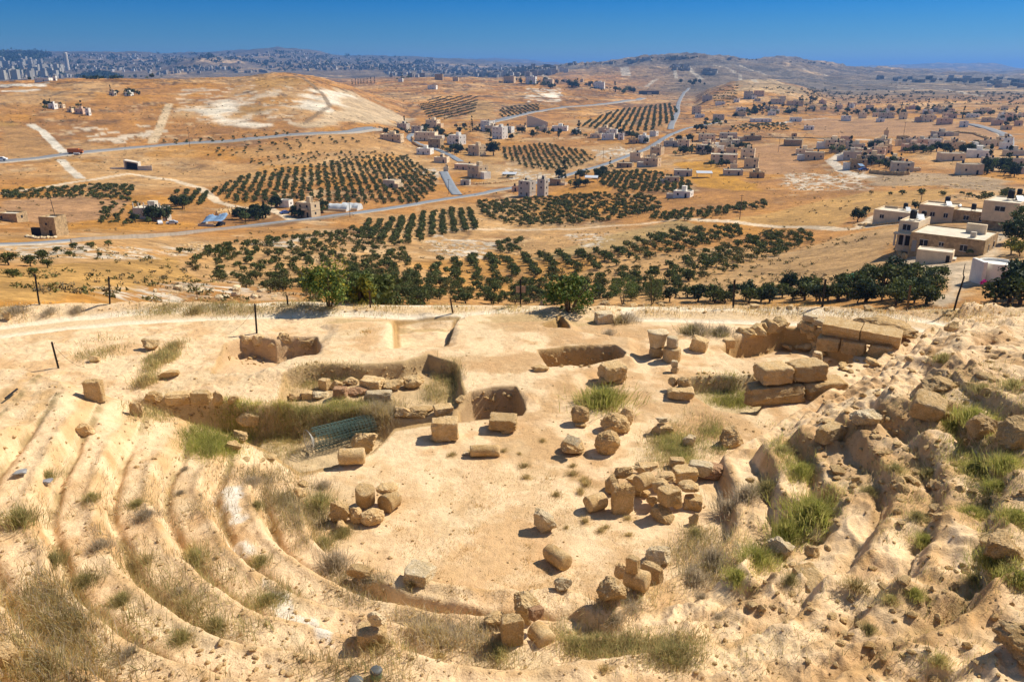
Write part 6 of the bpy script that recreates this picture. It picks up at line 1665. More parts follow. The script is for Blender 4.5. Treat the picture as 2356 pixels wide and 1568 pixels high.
def house(label, px, py, wpx, hpx, col='cream', rz=-30, st=None, group=None, cat='house', name='house', extra='', depth_=.72):
    g = at(px, py); k = px2m(g)
    az = math.atan2(g.x, g.y); el = math.atan2(CAMZ - g.z, math.hypot(g.x, g.y))
    rr = R_(rz); th = abs(rr + az)
    W = wpx * k / (math.cos(th) + depth_ * math.sin(th)); D = W * depth_
    if W > 15: D = max(10.5, D * .75)
    H = max((hpx * k - D * .55 * math.sin(el)) / math.cos(el), 3.0)
    st = st or max(1, round(H / 3.3))
    c = g + Vector((math.sin(az), math.cos(az), 0)) * D * .45
    zb = min(gz(c.x, c.y), g.z + .6)
    small = wpx < 30 or py < 290
    if small:
        mb = shell(W, D, H); wins(mb, W, D, H, st, 'fr', False)
        if hr.random() < .5: mb.lathe([(.5, H - .5), (.5, H + 1.1), (.2, H + 1.3)], 8, 3, (hr.uniform(-W / 4, W / 4), hr.uniform(-D / 4, D / 4), 0))
        if hr.random() < .4: mb.box(-W * .1, -D * .1, H - .6, W * .2, D * .25, H + 1.8)
        t = mb.build(name, [WM[col], M_ROOF, M_WIN, M_TANK]); tag(t, label, cat, group)
        t.location = (c.x, c.y, zb); t.rotation_euler = (0, 0, rr)
        return t, W, D, H
    t = thing(name, label, cat, (c.x, c.y, zb), rr, group)
    mb = shell(W, D, H)
    if st > 1: mb.box(-W / 2 - .12, -D / 2 - .12, H / st - .12, W / 2 + .12, D / 2 + .12, H / st + .06)
    mb.build('wall', [WM[col], M_ROOF], t)
    wins(t, W, D, H, st, 'fr', True)
    if 'notank' not in extra:
        tank(t, hr.uniform(-W * .3, W * .3), hr.uniform(-.1, .25) * D, H - .5, hr.uniform(.8, 1.1))
    if 'stair' in extra or (hr.random() < .5 and 'plain' not in extra):
        s = MB().box(-W * .12, 0, H - .51, W * .14, D * .36, H + 2.0).build('stair_head', WM[col], t)
    if 'plain' not in extra and hr.random() < .55:
        sg = hr.choice([-1, 1]); aw = W * hr.uniform(.3, .5); ad = D * hr.uniform(.5, .8); ah = H * hr.uniform(.45, .75)
        o = shell(aw, ad, ah, .3).build('annexe', [WM[hr.choice(['cream', 'beige', 'white', 'conc'])], M_ROOF], t); o.location = (sg * (W / 2 + aw / 2 + .01), hr.uniform(-.2, .1) * D, 0)
    if 'plain' not in extra and st > 1 and hr.random() < .6:
        bx = hr.uniform(-.25, .25) * W
        MB().box(bx - 1.6, -D / 2 - 1.2, H / st - .02, bx + 1.6, -D / 2 - .13, H / st + .12).box(bx - 1.6, -D / 2 - 1.2, H / st + .121, bx + 1.6, -D / 2 - 1.08, H / st + 1.0).build('balcony', WM[col], t)
    if 'columns' in extra:
        for i in range(6):
            MB().box(-W / 2 + .1 + i * (W - .4) / 5, -D / 2 + .1, H + .002, -W / 2 + .4 + i * (W - .4) / 5, -D / 2 + .4, H + 1.9).build('column_stub', WM['conc'], t)
    return t, W, D, H
HS = [
 ('long low beige house beside the lane bend', 902, 326, 57, 17, 'beige', -8), ('grey house with pale roof at the far end of the lane', 928, 300, 30, 15, 'grey', -20), ('grey block behind the lane bend', 960, 306, 28, 15, 'grey', -15), ('cream house among dark trees above the village', 996, 294, 34, 18, 'cream', -20),
 ('wide cream house with white upper part in the village centre', 981, 324, 57, 20, 'cream', -12), ('unfinished tan house beside the wide cream one', 1003, 340, 36, 20, 'tan', -18), ('low white house at the edge of the big orchard', 978, 356, 40, 15, 'white', -15), ('bright white two storey house with trees before it', 1052, 333, 40, 22, 'white', -40), ('beige three storey house beside the tall dark tree', 1097, 358, 42, 24, 'beige', -40),
 ('white two storey house highest in the village centre', 1122, 301, 34, 22, 'white', -40), ('white three storey house below the highest one', 1150, 320, 36, 28, 'white', -38), ('low cream house right of the big orchard', 1016, 375, 36, 14, 'cream', -12), ('low pinkish house beside the side road', 1070, 391, 50, 15, 'pink', -12), ('beige three storey house above the side road junction', 1099, 410, 48, 30, 'beige', -48),
 ('small grey shed near the side road junction', 1071, 426, 24, 10, 'grey', -10), ('little annexe left of the grey apartment block', 1186, 441, 18, 13, 'pink', -10), ('flat tan house beside the road with a round tree behind', 1282, 426, 36, 16, 'tan', -35), ('cream house hidden inside the big orchard', 902, 431, 42, 18, 'cream', -30), ('tiny hut beside the side road', 1026, 395, 12, 9, 'cream', 0),
 ('long white house under the concrete wall', 1288, 302, 38, 12, 'white', -10), ('small white house right of the long white one', 1325, 308, 20, 9, 'white', -15), ('low beige house left of the concrete wall', 1198, 298, 25, 9, 'beige', -10), ('shed in front of the concrete wall', 1249, 301, 20, 8, 'grey', -5),
 ('low tan house on the corner right of the road', 1438, 386, 40, 13, 'tan', -20), ('cream block beside the road with steel frame roof', 1463, 373, 30, 22, 'cream', -28), ('tan villa with arched terrace right of the road', 1500, 384, 40, 22, 'beige', -30), ('beige upper block behind the villa', 1511, 358, 32, 20, 'beige', -35), ('grey house above the villa', 1543, 337, 34, 13, 'grey', -20), ('plain cream house right of the grey one', 1572, 338, 28, 16, 'cream', -15),
 ('narrow white house left of the road', 1428, 322, 14, 15, 'white', -15), ('white house beside the green field at the road', 1480, 329, 26, 17, 'white', -40), ('white house with awning near the road fork', 1504, 314, 20, 12, 'white', -40), ('long low tan wall house near the road fork', 1457, 331, 24, 8, 'tan', -8), ('white flat house at the far row of the village', 1398, 322, 30, 14, 'white', -12), ('low house at the end of the far row', 1370, 318, 26, 10, 'cream', -10),
 ('cream two storey house left in the right hand cluster', 1625, 325, 38, 16, 'cream', -8), ('grey blue roofed block at the top of the right cluster', 1674, 322, 40, 16, 'grey', -12), ('small annexe below the cream two storey house', 1633, 332, 24, 8, 'beige', -8), ('long pale block with a blank side wall', 1623, 353, 44, 20, 'cream', -50), ('cream house in the middle of the right cluster', 1677, 341, 45, 20, 'cream', -12), ('small annexe in front of the middle house', 1682, 352, 26, 12, 'beige', -12),
 ('square two storey house at the right of the cluster', 1719, 366, 32, 24, 'cream', -20), ('square grey based house below the square two storey one', 1727, 387, 32, 23, 'beige', -20), ('wide two storey house behind a round green tree', 1664, 376, 60, 22, 'cream', -14), ('small cream hut below the wide house', 1687, 390, 16, 11, 'cream', -10), ('low long grey house under the cluster', 1685, 404, 45, 15, 'grey', -10), ('grey house at the left of the golden yard', 1570, 406, 42, 16, 'grey', -10),
 ('low shed in the dark orchard', 1545, 420, 32, 10, 'beige', -10), ('white flat house below the dark orchard', 1571, 455, 46, 15, 'white', -28), ('long tan ruin on the open slope', 1730, 324, 40, 12, 'tan', -8), ('tan house alone in the red field', 1824, 336, 43, 15, 'tan', -25), ('cream house left of the pair by the dirt lane', 1849, 356, 38, 13, 'cream', -18), ('house with dark base by the dirt lane', 1872, 368, 42, 19, 'beige', -20), ('low ruin at the foot of the right cluster', 1740, 410, 34, 10, 'tan', -5),
 ('white hut alone in the red field', 1860, 299, 22, 9, 'white', -12), ('tiny brown hut on the field road', 1826, 316, 12, 6, 'tan', -12), ('wide cream house at the top of the dirt lane', 1917, 341, 46, 20, 'cream', -12), ('tan annexe in front of the wide cream house', 1922, 351, 30, 14, 'beige', -20), ('grey two storey block right of the dirt lane', 1958, 368, 40, 20, 'grey', -18), ('square stone house with blue car shelter', 1972, 389, 38, 23, 'tan', -15), ('long tan house with rounded front', 2008, 378, 46, 22, 'beige', -12),
 ('long pale low house above the rounded one', 1993, 355, 52, 14, 'cream', -12), ('square pale house with flat roof behind', 2028, 340, 38, 21, 'cream', -35), ('large grey two storey house above the terrace wall', 2072, 398, 50, 26, 'grey', -14), ('white roofed house behind the large grey one', 2056, 376, 40, 11, 'cream', -10), ('long pinkish house left of the garden', 2100, 347, 54, 16, 'pink', -12), ('brown flat house in the upper row', 2076, 323, 28, 9, 'tan', -8), ('slim tower house with a tank', 2037, 315, 10, 15, 'beige', -8), ('white domed house in the upper row', 2127, 330, 36, 11, 'white', -10),
 ('slender square tower above the right village', 2190, 345, 7, 24, 'beige', -8), ('tan house beside the slender tower', 2200, 343, 34, 16, 'beige', -14), ('grey house with small dome at right', 2240, 347, 48, 12, 'grey', -10), ('white two storey house with balcony at right', 2249, 363, 50, 19, 'white', -30), ('long curved front house at right', 2185, 370, 60, 18, 'cream', -12), ('round fronted house with wide roof slab at right', 2227, 402, 58, 26, 'cream', -10), ('low pale house right of the white balcony one', 2280, 378, 46, 14, 'cream', -14), ('pale house at the right edge', 2332, 381, 46, 17, 'cream', -16),
 ('flat roofed house at the upper right edge', 2332, 359, 50, 14, 'grey', -10), ('long black sided shed with a pale roof', 2166, 314, 48, 11, 'grey', -6), ('low wall house at the lower right edge', 2340, 400, 28, 8, 'conc', -10),
 ('white house left in the field edge row', 1945, 279, 22, 12, 'white', -10), ('two storey house in the field edge row', 1983, 273, 18, 14, 'cream', -10), ('low white hut in the field edge row', 2024, 281, 18, 8, 'white', -8), ('wide grey house in the field edge row', 2038, 273, 34, 13, 'grey', -10), ('slim house in the field edge row', 2076, 275, 18, 16, 'cream', -10), ('pale house behind dark trees in the field edge row', 2131, 281, 28, 16, 'cream', -10), ('long pinkish house with rows of windows', 2171, 287, 34, 14, 'pink', -12),
 ('white roofed hall in the far right town', 2238, 271, 26, 9, 'white', -8), ('flat house in the far right town', 2273, 281, 30, 10, 'beige', -8), ('brown roofed house at the bend of the lane', 2313, 299, 24, 10, 'beige', -8), ('three storey house alone left of the far fields', 1601, 263, 21, 18, 'cream', -10), ('white awning house below the three storey one', 1609, 271, 22, 8, 'white', -10), ('grey house beside the far lane', 1652, 277, 26, 13, 'grey', -10), ('white topped house by the dark pines', 1704, 259, 23, 11, 'white', -10), ('beige house below the white topped one', 1702, 268, 25, 11, 'beige', -10),
 ('long white greenhouse by the far grove', 1749, 281, 51, 7, 'white', -3), ('white house on the open red slope', 1829, 280, 27, 9, 'white', -18), ('round grey pavilion on the far slope', 1656, 242, 22, 7, 'white', -8), ('dark house under the far terraces', 1626, 233, 23, 12, 'grey', -8), ('tall grey house on the far hill foot', 1720, 228, 20, 17, 'grey', -8), ('pink house on the far hill foot', 1745, 222, 23, 12, 'pink', -8), ('long house beneath the far hill', 1788, 240, 31, 12, 'cream', -8), ('long beige row house beneath the far hill', 1827, 244, 39, 11, 'beige', -8),
 ('beige two storey house on the plateau edge', 1172, 191, 30, 14, 'beige', -20), ('white tall pair of houses on the plateau edge', 1222, 194, 27, 16, 'white', -20), ('pale house between trees on the plateau edge', 1262, 196, 23, 12, 'cream', -15), ('white villa above the far orchard', 1378, 204, 27, 14, 'white', -15), ('white roofed cabin on the brown plateau', 995, 206, 23, 9, 'white', -10), ('white hut beside the single tall cypress', 922, 189, 12, 8, 'white', -10), ('ruined brown house on the plateau skyline', 1010, 184, 20, 12, 'tan', -5), ('small house on the plateau skyline', 1048, 187, 14, 8, 'beige', -5),
 ('white house left in the hollow behind the brown hill', 123, 251, 20, 11, 'white', -15), ('cream shed beside the hollow house', 143, 249, 14, 8, 'cream', -10), ('cream house in the hollow row', 163, 259, 14, 9, 'cream', -10), ('pinkish long house in the hollow row', 187, 263, 26, 12, 'pink', -10), ('tall white house ending the hollow row', 204, 266, 12, 16, 'white', -15), ('white house on the slope above the hollow', 297, 221, 20, 8, 'white', -10), ('grey house on the slope above the hollow', 260, 221, 16, 9, 'grey', -10), ('long white building on the left skyline', 103, 188, 43, 8, 'white', -5), ('white block on the left skyline', 127, 186, 9, 10, 'white', -5),
]
for lb, px, py, w, h, col, rz in HS:
    house(lb, px, py, w, h, col, rz, extra='columns' if 'unfinished' in lb or 'villa' in lb else '')
# grey apartment block with a gap in the middle
for lb, px, py, w, h in (('left half of the grey apartment block beside the road', 1212, 452, 40, 37), ('right half of the grey apartment block beside the road', 1248, 452, 26, 40)):
    house(lb, px, py, w, h, 'conc', -38, 3, extra='plain', name='apartment_block', cat='building')
# more distant village houses
for cx, cy, n, sx_, sy_ in [(1750, 232, 6, 60, 14), (1900, 245, 10, 90, 12), (2050, 258, 14, 120, 12), (2200, 268, 16, 110, 16), (2320, 275, 12, 60, 20), (2130, 335, 8, 80, 12), (2290, 340, 8, 60, 12), (1300, 196, 4, 60, 6), (1430, 310, 5, 50, 6), (1640, 345, 6, 50, 12), (2000, 352, 8, 80, 14), (1780, 255, 8, 40, 10), (1130, 310, 4, 60, 10)]:
    for i in range(n):
        px, py = cx + hr.gauss(0, sx_ * .5), cy + hr.gauss(0, sy_ * .5)
        sc = max(.45, (py - 150) / 160)
        house('small flat roofed house ' + {1640: 'in the right hand village cluster', 2000: 'in the village by the dirt lane', 1130: 'in the village centre', 1300: 'on the plateau edge', 1430: 'in the far row left of the road', 1750: 'under the far terraced hill', 1780: 'under the far terraced hill', 2130: 'in the upper village row', 2290: 'in the upper village row'}.get(cx, 'in the far valley town at the right'), px, py, hr.uniform(16, 30) * sc * 1.1, hr.uniform(8, 14) * sc * 1.15, hr.choice(['cream', 'beige', 'white', 'grey', 'pink', 'cream']), hr.uniform(-30, 0), group='small village houses near %d' % cx if 0 else 'small houses ' + {1640: 'of the right hand cluster', 2000: 'by the dirt lane', 1130: 'of the village centre', 1300: 'of the plateau edge', 1430: 'of the far row'}.get(cx, 'of the far valley town'), name='town_house')

# --- the compound at the right
def block(parent, nm, x0, y0, z0, x1, y1, z1, col, par=.35):
    W, D, H = x1 - x0, y1 - y0, z1 - z0
    o = shell(W, D, H, par).build(nm, [WM[col], M_ROOF], parent); o.location = ((x0 + x1) / 2, (y0 + y1) / 2, z0); return o
def win(parent, q, frame=True):
    w_ = MB().box(*q).build('window', M_WIN, parent)
    x0, y0, z0, x1, y1, z1 = q; mb = MB()
    if abs(x1 - x0) > abs(y1 - y0):
        y = y0 - .02
        mb.box(x0 - .1, y, z0 - .12, x1 + .1, y0 - .002, z0); mb.box(x0 - .1, y, z1, x1 + .1, y0 - .002, z1 + .1); mb.box((x0 + x1) / 2 - .04, y, z0, (x0 + x1) / 2 + .04, y0 - .002, z1)
    else:
        x = x1 + .02
        mb.box(x1 + .002, y0 - .1, z0 - .12, x, y1 + .1, z0); mb.box(x1 + .002, y0 - .1, z1, x, y1 + .1, z1 + .1)
    mb.build('frame', M_FRAME, w_)
def solar(parent, x, y, z, s=1.0):
    p = MB(); p.add([(-.6 * s, -.8 * s, .25), (.6 * s, -.8 * s, .25), (.6 * s, .8 * s, 1.15), (-.6 * s, .8 * s, 1.15), (-.6 * s, -.8 * s, .18), (.6 * s, -.8 * s, .18), (.6 * s, .8 * s, 1.08), (-.6 * s, .8 * s, 1.08)], [(0, 1, 2, 3), (7, 6, 5, 4), (0, 4, 5, 1), (1, 5, 6, 2), (2, 6, 7, 3), (3, 7, 4, 0)])
    for a in (-.5, .5): p.box(a * s - .03, .7 * s, 0, a * s + .03, .76 * s, 1.05)
    o = p.build('solar_heater', M_STEEL, parent); o.location = (x, y, z); o.rotation_euler = (0, 0, .5); return o
def dish(parent, x, y, z):
    prof = [(.02, 0), (.2, .03), (.38, .1), (.48, .17)]
    o = MB().lathe(prof, 16).build('satellite_dish', M_STEEL, parent, True); o.location = (x, y, z + .9); o.rotation_euler = (R_(65), 0, R_(20))
    MB().tube([(0, 0, -.9), (0, 0, 0)], .03, 5).build('dish_pole', WM['grey'], parent).location = (x, y, z + .9)
g = at(2058, 512); t = thing('cream_house', 'flat cream house with black roof tank at the left of the compound', 'house', g + Vector((1.5, 2.5, -.3)), R_(-42))
block(t, 'wall', -5.2, -4, 0, 5.2, 4.6, 3.6, 'cream')
for q in ((-3.4, -4.03, 1.3, -2.3, -3.95, 2.3), (1.6, -4.03, 1.2, 2.7, -3.95, 2.2), (5.15, -1.8, 1.4, 5.23, -1, 2.4), (5.15, 2.4, 1.4, 5.23, 3.2, 2.4)): win(t, q)
MB().box(5.15, .2, .05, 5.23, 1.4, 2.2).build('door', plain('brown_door', (.28, .19, .11), .6), t)
tank(t, 1.2, 2.6, 3.25, 1.15); solar(t, 2.6, .5, 3.25); MB().box(-4.6, 3.2, 3.24, -1, 3.4, 3.9).build('roof_kerb', WM['beige'], t)
g = at(2186, 586); t = thing('stone_house', 'big flat roofed tan stone house in the middle of the compound', 'house', g + Vector((2.6, 4.2, -.25)), R_(-41))
block(t, 'wall', -6.6, -5.2, 0, 6.2, 5.6, 3.7, 'tan', .22)
block(t, 'left_wing', -10.2, -.6, 0, -6.61, 7.6, 4.9, 'cream', .3)
MB().box(-10.6, -2.2, 2.35, -6.62, -.61, 2.6).build('porch_slab', WM['cream'], t)
for x in (-10.4, -8.6): MB().box(x, -2.1, 0, x + .3, -1.8, 2.349).build('porch_post', WM['conc'], t)
MB().box(-9.8, -.66, .05, -7.2, -.61, 2.3).build('porch_shade', M_SHADE, t)  # dark panel standing in for the shade under the porch overhang
win(t, (-9.4, -.66, 3.1, -8.0, -.6, 4.2))
for q in ((-4.8, -5.25, 1.2, -3.4, -5.15, 2.5), (-1.4, -5.25, 1.7, -.6, -5.15, 2.4), (2.2, -5.25, 1.3, 3.4, -5.15, 2.4), (6.17, -2, 1.3, 6.25, -1, 2.4), (6.17, 2.2, 1.3, 6.25, 3.2, 2.4)): win(t, q)
MB().box(-6.1, -5.25, .05, -5.3, -5.15, 2.2).build('door', plain('grey_door', (.3, .3, .29), .6), t)
MB().prism([(1.2, 2.2), (4.6, 2.2), (4.6, 3.0), (1.2, 3.0)], 3.49, 5.3).build('stair_head', WM['cream'], t)
MB().box(3.0, -2.4, 3.49, 3.9, -1.6, 4.5).build('roof_chimney', WM['grey'], t)
tank(t, -8.6, 2.4, 4.6, 1.2); tank(t, -7.6, 6.2, 4.6, .9); solar(t, -7.4, 3.6, 4.6); solar(t, -8.8, 5.0, 4.6, .8)
V, F, C = crown_geo(.8, .6, .4, 8, 22, .16, 'mid', 61); o = mk('wall_creeper', V, F, M_LEAF, tint=C); o.location = t.location + Matrix.Rotation(R_(-41), 3, 'Z') @ Vector((4.0, -5.9, .6)); tag(o, 'small green palm-like plant against the tan stone house', 'plant')
g = at(2148, 606); t = thing('flat_shed', 'low cream shed with a flat roof in front of the stone house', 'shed', g + Vector((.8, 1.6, -.3)), R_(-33))
block(t, 'wall', -2.9, -1.4, 0, 2.9, 2.0, 2.5, 'cream', .12); MB().box(2.91, -.4, .0, 3.4, 1.6, 1.2).build('step', WM['conc'], t)
MB().box(1.9, -1.43, 0.3, 2.5, -1.38, 1.9).build('door', M_SHADE, t)
g = at(2205, 514); t = thing('rear_house', 'long low house with roof tanks at the back of the compound', 'house', g + Vector((3, 5.5, -.6)), R_(-40))
block(t, 'wall', -9.5, -3.4, 0, -1.0, 5.0, 4.2, 'beige', .4); block(t, 'stone_wing', -.99, -3.0, 0, 8.6, 4.2, 3.6, 'tan', .3)
for q in ((-6.5, -3.45, 1.3, -5.4, -3.35, 2.4), (-3.2, -3.45, 1.3, -2.2, -3.35, 2.4), (1.5, -3.05, 1.2, 2.7, -2.95, 2.3), (5.2, -3.05, 1.2, 6.3, -2.95, 2.3)): win(t, q)
tank(t, -4.2, 3.2, 3.8, 1.25); tank(t, 3.0, -.4, 3.3, 1.1); solar(t, -3.2, .8, 3.8, 1.1); dish(t, -.2, -1.2, 3.4)
g = at(2306, 530); t = thing('tower_house', 'tall two storey block with tank and solar heater at the right edge', 'house', g + Vector((1.5, 3.0, -.3)), R_(-44))
block(t, 'lower_storey', -3.4, -3.6, 0, 3.4, 5.4, 3.4, 'tan', .1); block(t, 'upper_storey', -3.7, -3.9, 3.42, 3.5, 5.6, 6.7, 'cream', .25)
for q in ((-1.2, -3.95, 4.6, .8, -3.85, 5.6), (3.45, -1, 4.5, 3.53, 0, 5.6), (3.45, 2.4, 4.5, 3.53, 3.4, 5.6), (.9, -3.65, 1.4, 1.7, -3.55, 2.2)): win(t, q)
tank(t, .2, 1.8, 6.45, 1.3); tank(t, 1.4, 3.6, 7.2, 1.0); solar(t, 2.3, 1.2, 6.45, 1.2)
MB().box(.9, 3.1, 6.45, 1.9, 4.1, 7.2).build('tank_plinth', WM['conc'], t)
g = at(2290, 650); t = thing('round_cistern', 'round white cistern with a flat white wall beside the lane', 'cistern', g + Vector((1.0, 2.2, -.3)))
MB().lathe([(2.5, -.5), (2.5, 3.1), (2.3, 3.1), (2.3, 2.7), (.01, 2.7)], 40).build('tank_wall', WM['white'], t, False)
MB().box(-3.2, -2.0, -.5, -2.62, 1.2, 3.4).build('buttress_wall', WM['white'], t)
MB().box(-.5, -2.56, .3, .6, -2.45, 2.0).build('door', M_SHADE, t)
def fieldwall(label, pts, w, h, mat, name='stone_wall'):
    P = [at(*p) for p in pts]; rg = np.random.default_rng(len(label)); V = []; n = 0
    mb = MB()
    for a, b in zip(P[:-1], P[1:]):
        m = max(2, int((b - a).length / max(w * .8, .5)))
        for i in range(m):
            p = a.lerp(b, (i + .5) / m); s = w * rg.uniform(.6, 1.0)
            q = v1 * (1 + rg.uniform(-.25, .25, (len(v1), 1))) * np.array([s * .8, s * .8, h * rg.uniform(.5, .75)])
            mb.add(q + np.array((p.x + rg.normal(0, .1), p.y + rg.normal(0, .1), gz(p.x, p.y) + h * .3)), [tuple(x) for x in f1])
    return tag(mb.build(name, mat), label, 'stone wall')
fieldwall('dry stone wall along the yard beside the strip field', [(2092, 525), (2075, 548), (2066, 570), (2070, 590), (2084, 596)], .8, 1.1, M_GREY)
fieldwall('dry stone wall at the front of the cream house', [(1975, 518), (2010, 520), (2066, 514)], .7, .7, M_GREY)
fieldwall('stone terrace wall under the large grey house', [(2000, 398), (2040, 402), (2075, 404), (2090, 402)], 1.2, 2.2, M_GREY)
fieldwall('long stone wall along the field road', [(1600, 306), (1650, 314), (1720, 317), (1850, 318), (1960, 320)], 1.2, 1.2, M_GREY)
fieldwall('long boundary wall round the black sided shed', [(2140, 306), (2200, 305), (2240, 309), (2275, 322)], 1.4, 1.5, M_GREY)
fieldwall('stone wall of the beige houses above the junction', [(1090, 425), (1130, 423), (1165, 419), (1205, 412)], .8, 1.4, M_LIME)
fieldwall('curved garden wall beside the lane bend', [(947, 318), (950, 330), (965, 338), (980, 343)], 1.0, 2.0, M_LIME)
fieldwall('terrace wall at the far end of the lane', [(870, 292), (895, 302), (918, 307)], 1.0, 1.2, M_GREY)
# concrete retaining wall with sloping top
g = at(1236, 292); k = px2m(g)
mb = MB(); L = 48 * k; mb.add([(-L / 2, 0, -2), (L / 2, 0, -2), (L / 2, 0, 4.5), (-L / 2 + .2 * L, 0, 10.5), (-L / 2, 0, 11), (-L / 2, 1.2, -2), (L / 2, 1.2, -2), (L / 2, 1.2, 4.5), (-L / 2 + .2 * L, 1.2, 10.5), (-L / 2, 1.2, 11)], [(0, 1, 2, 3, 4), (9, 8, 7, 6, 5), (0, 5, 6, 1), (1, 6, 7, 2), (2, 7, 8, 3), (3, 8, 9, 4), (4, 9, 5, 0)])
o = mb.build('retaining_wall', WM['grey']); o.location = g; tag(o, 'big grey concrete retaining wall with sloping top behind the village', 'retaining wall')
g = at(1492, 218); mb = MB().prism([(-20, 0), (20, 0), (13, 3), (-13, 3)], -6, 7).box(-3, -.5, -4, 5, -.01, 4, 1); o = mb.build('bridge_abutment', [wallmat('dark_concrete', (.14, .13, .125)), WM['cream']]); o.location = g; tag(o, 'dark concrete abutment at the end of the far highway', 'abutment')
# culvert portal under the highway bank
g = at(303, 391); k = px2m(g); t = thing('culvert', 'concrete culvert mouth under the highway embankment', 'culvert', g, R_(10))
w = 26 * k / 2
MB().box(-w - .6, 0, -1, -w, 6, 5.0).box(w, 0, -1, w + .6, 6, 3.4).add([(-w - .6, 0, 5.01), (w + .6, 0, 3.41), (w + .6, 6, 3.41), (-w - .6, 6, 5.01), (-w - .6, 0, 5.6), (w + .6, 0, 4.0), (w + .6, 6, 4.0), (-w - .6, 6, 5.6)], [(3, 2, 1, 0), (4, 5, 6, 7), (0, 1, 5, 4), (1, 2, 6, 5), (2, 3, 7, 6), (3, 0, 4, 7)]).build('concrete_frame', WM['conc'], t)
MB().box(-w, 4.0, -1, w, 4.4, 4.4).build('dark_opening', M_SHADE, t)
MB().box(-w - 8, -.6, -1, -w - .61, 0, 1.6).box(w + .61, -.6, -1, w + 8, 0, 2.2).build('wing_wall', WM['conc'], t)
# --- by the road at left
t, W, D, H = house('concrete house on a dark stone basement with cars before it', 352, 506, 80, 32, 'conc', -8, 2, extra='columns', depth_=.6)
MB().box(W * .1, -D / 2 - 2.4, -.6, W * .55, -D / 2 - .05, 1.8).build('terrace', WM['tan'], t)
g = at(117, 543); t = thing('watchtower_ruin', 'square stone field tower with a dark doorway beside the road', 'tower', g + Vector((0, 2.2, -.3)), R_(-12))
block(t, 'wall', -2.4, -2.2, 0, 2.4, 2.2, 5.4, 'tan', .5)
MB().box(.2, -2.24, .1, 1.2, -2.15, 1.9).build('doorway', M_SHADE, t); MB().box(-.6, -2.24, 3.2, 0, -2.15, 3.8).build('window', M_SHADE, t)
MB().box(-5.6, -2.0, -.2, -2.41, -1.2, 2.3).build('lean_to', M_SHADE, t)
MB().tube([(-.5, 1.6, 5.0), (-.9, 1.6, 9.5)], .08, 5).build('mast', M_IRON, t)
house('low ruined stone hut at the left edge', 30, 510, 62, 15, 'tan', -6, 1, extra='notank plain')
fieldwall('broken stone foundations around the field tower', [(60, 545), (90, 550), (130, 548)], .9, .7, M_WHITE)
# tent of blue tarpaulin
g = at(486, 521); k = px2m(g); t = thing('tarpaulin_shelter', 'blue tarpaulin shelter with low walls beside the road', 'shelter', g + Vector((0, 2.6, -.1)), R_(-6))
L = 54 * k
nx_, ny_ = 16, 8; V = []; F = []
for i in range(nx_ + 1):
    for j in range(ny_ + 1):
        u_, w_ = i / nx_, j / ny_
        zt = 2.3 + 1.3 * w_ + .5 * math.sin(u_ * 9.4) * w_ - .6 * math.sin(w_ * 3.14) + (.9 if i % 5 == 0 else 0) * w_ * .4 - (1.3 * (1 - u_) ** 3)
        V.append(((u_ - .5) * L, (w_ - .5) * 7, zt))
for i in range(nx_):
    for j in range(ny_):
        a = i * (ny_ + 1) + j; F.append((a, a + ny_ + 1, a + ny_ + 2, a + 1))
tp = mk('tarpaulin', V, F, M_TARP, t, True); sm = tp.modifiers.new('thick', 'SOLIDIFY'); sm.thickness = .04
MB().box(-L * .5, -3.6, -.5, L * .18, -3.3, 1.2).box(-L * .5, -3.29, -.5, -L * .5 + .3, 3.4, 1.0).build('low_wall', WM['grey'], t)
for x in (-.45, -.15, .2, .47): MB().tube([(x * L, -3.2, -.3), (x * L, -3.2, 2.3)], .05, 5).build('pole', M_RUST, t)
fieldwall('ruined grey wall joining the blue shelter', [(500, 500), (520, 494), (545, 490), (548, 500)], 1.4, 3.2, M_GREY)
house('small white shed above the roadside house', 659, 477, 32, 18, 'white', -18, 1, extra='notank plain')
house('beige roadside house with a cluttered roof terrace', 711, 500, 52, 36, 'beige', -28, 2, extra='stair')
for (px, py, w, lb) in ((778, 486, 48, 'left plastic covered tunnel greenhouse by the road'), (806, 484, 42, 'right plastic covered tunnel greenhouse by the road')):
    g = at(px, py); k = px2m(g); L = w * k; t = thing('tunnel_greenhouse', lb, 'greenhouse', g + Vector((0, 3, -.1)), R_(-14)); mb = MB(); n = 14; V = []
    for x in np.linspace(-L / 2, L / 2, 9):
        for a in np.linspace(0, math.pi, n): V.append((x, 3.0 * math.cos(a), 2.9 * math.sin(a) * (1 + .04 * math.sin(x * 4))))
    F = [(i * n + j, (i + 1) * n + j, (i + 1) * n + j + 1, i * n + j + 1) for i in range(8) for j in range(n - 1)] + [tuple(range(n))[::-1], tuple(8 * n + j for j in range(n))]
    mk('plastic_cover', V, F, M_PLAST, t, False)
    MB().box(-L / 2 - 1.2, -3.4, -.4, L / 2, -3.05, 1.0).build('base_wall', WM['beige'], t)
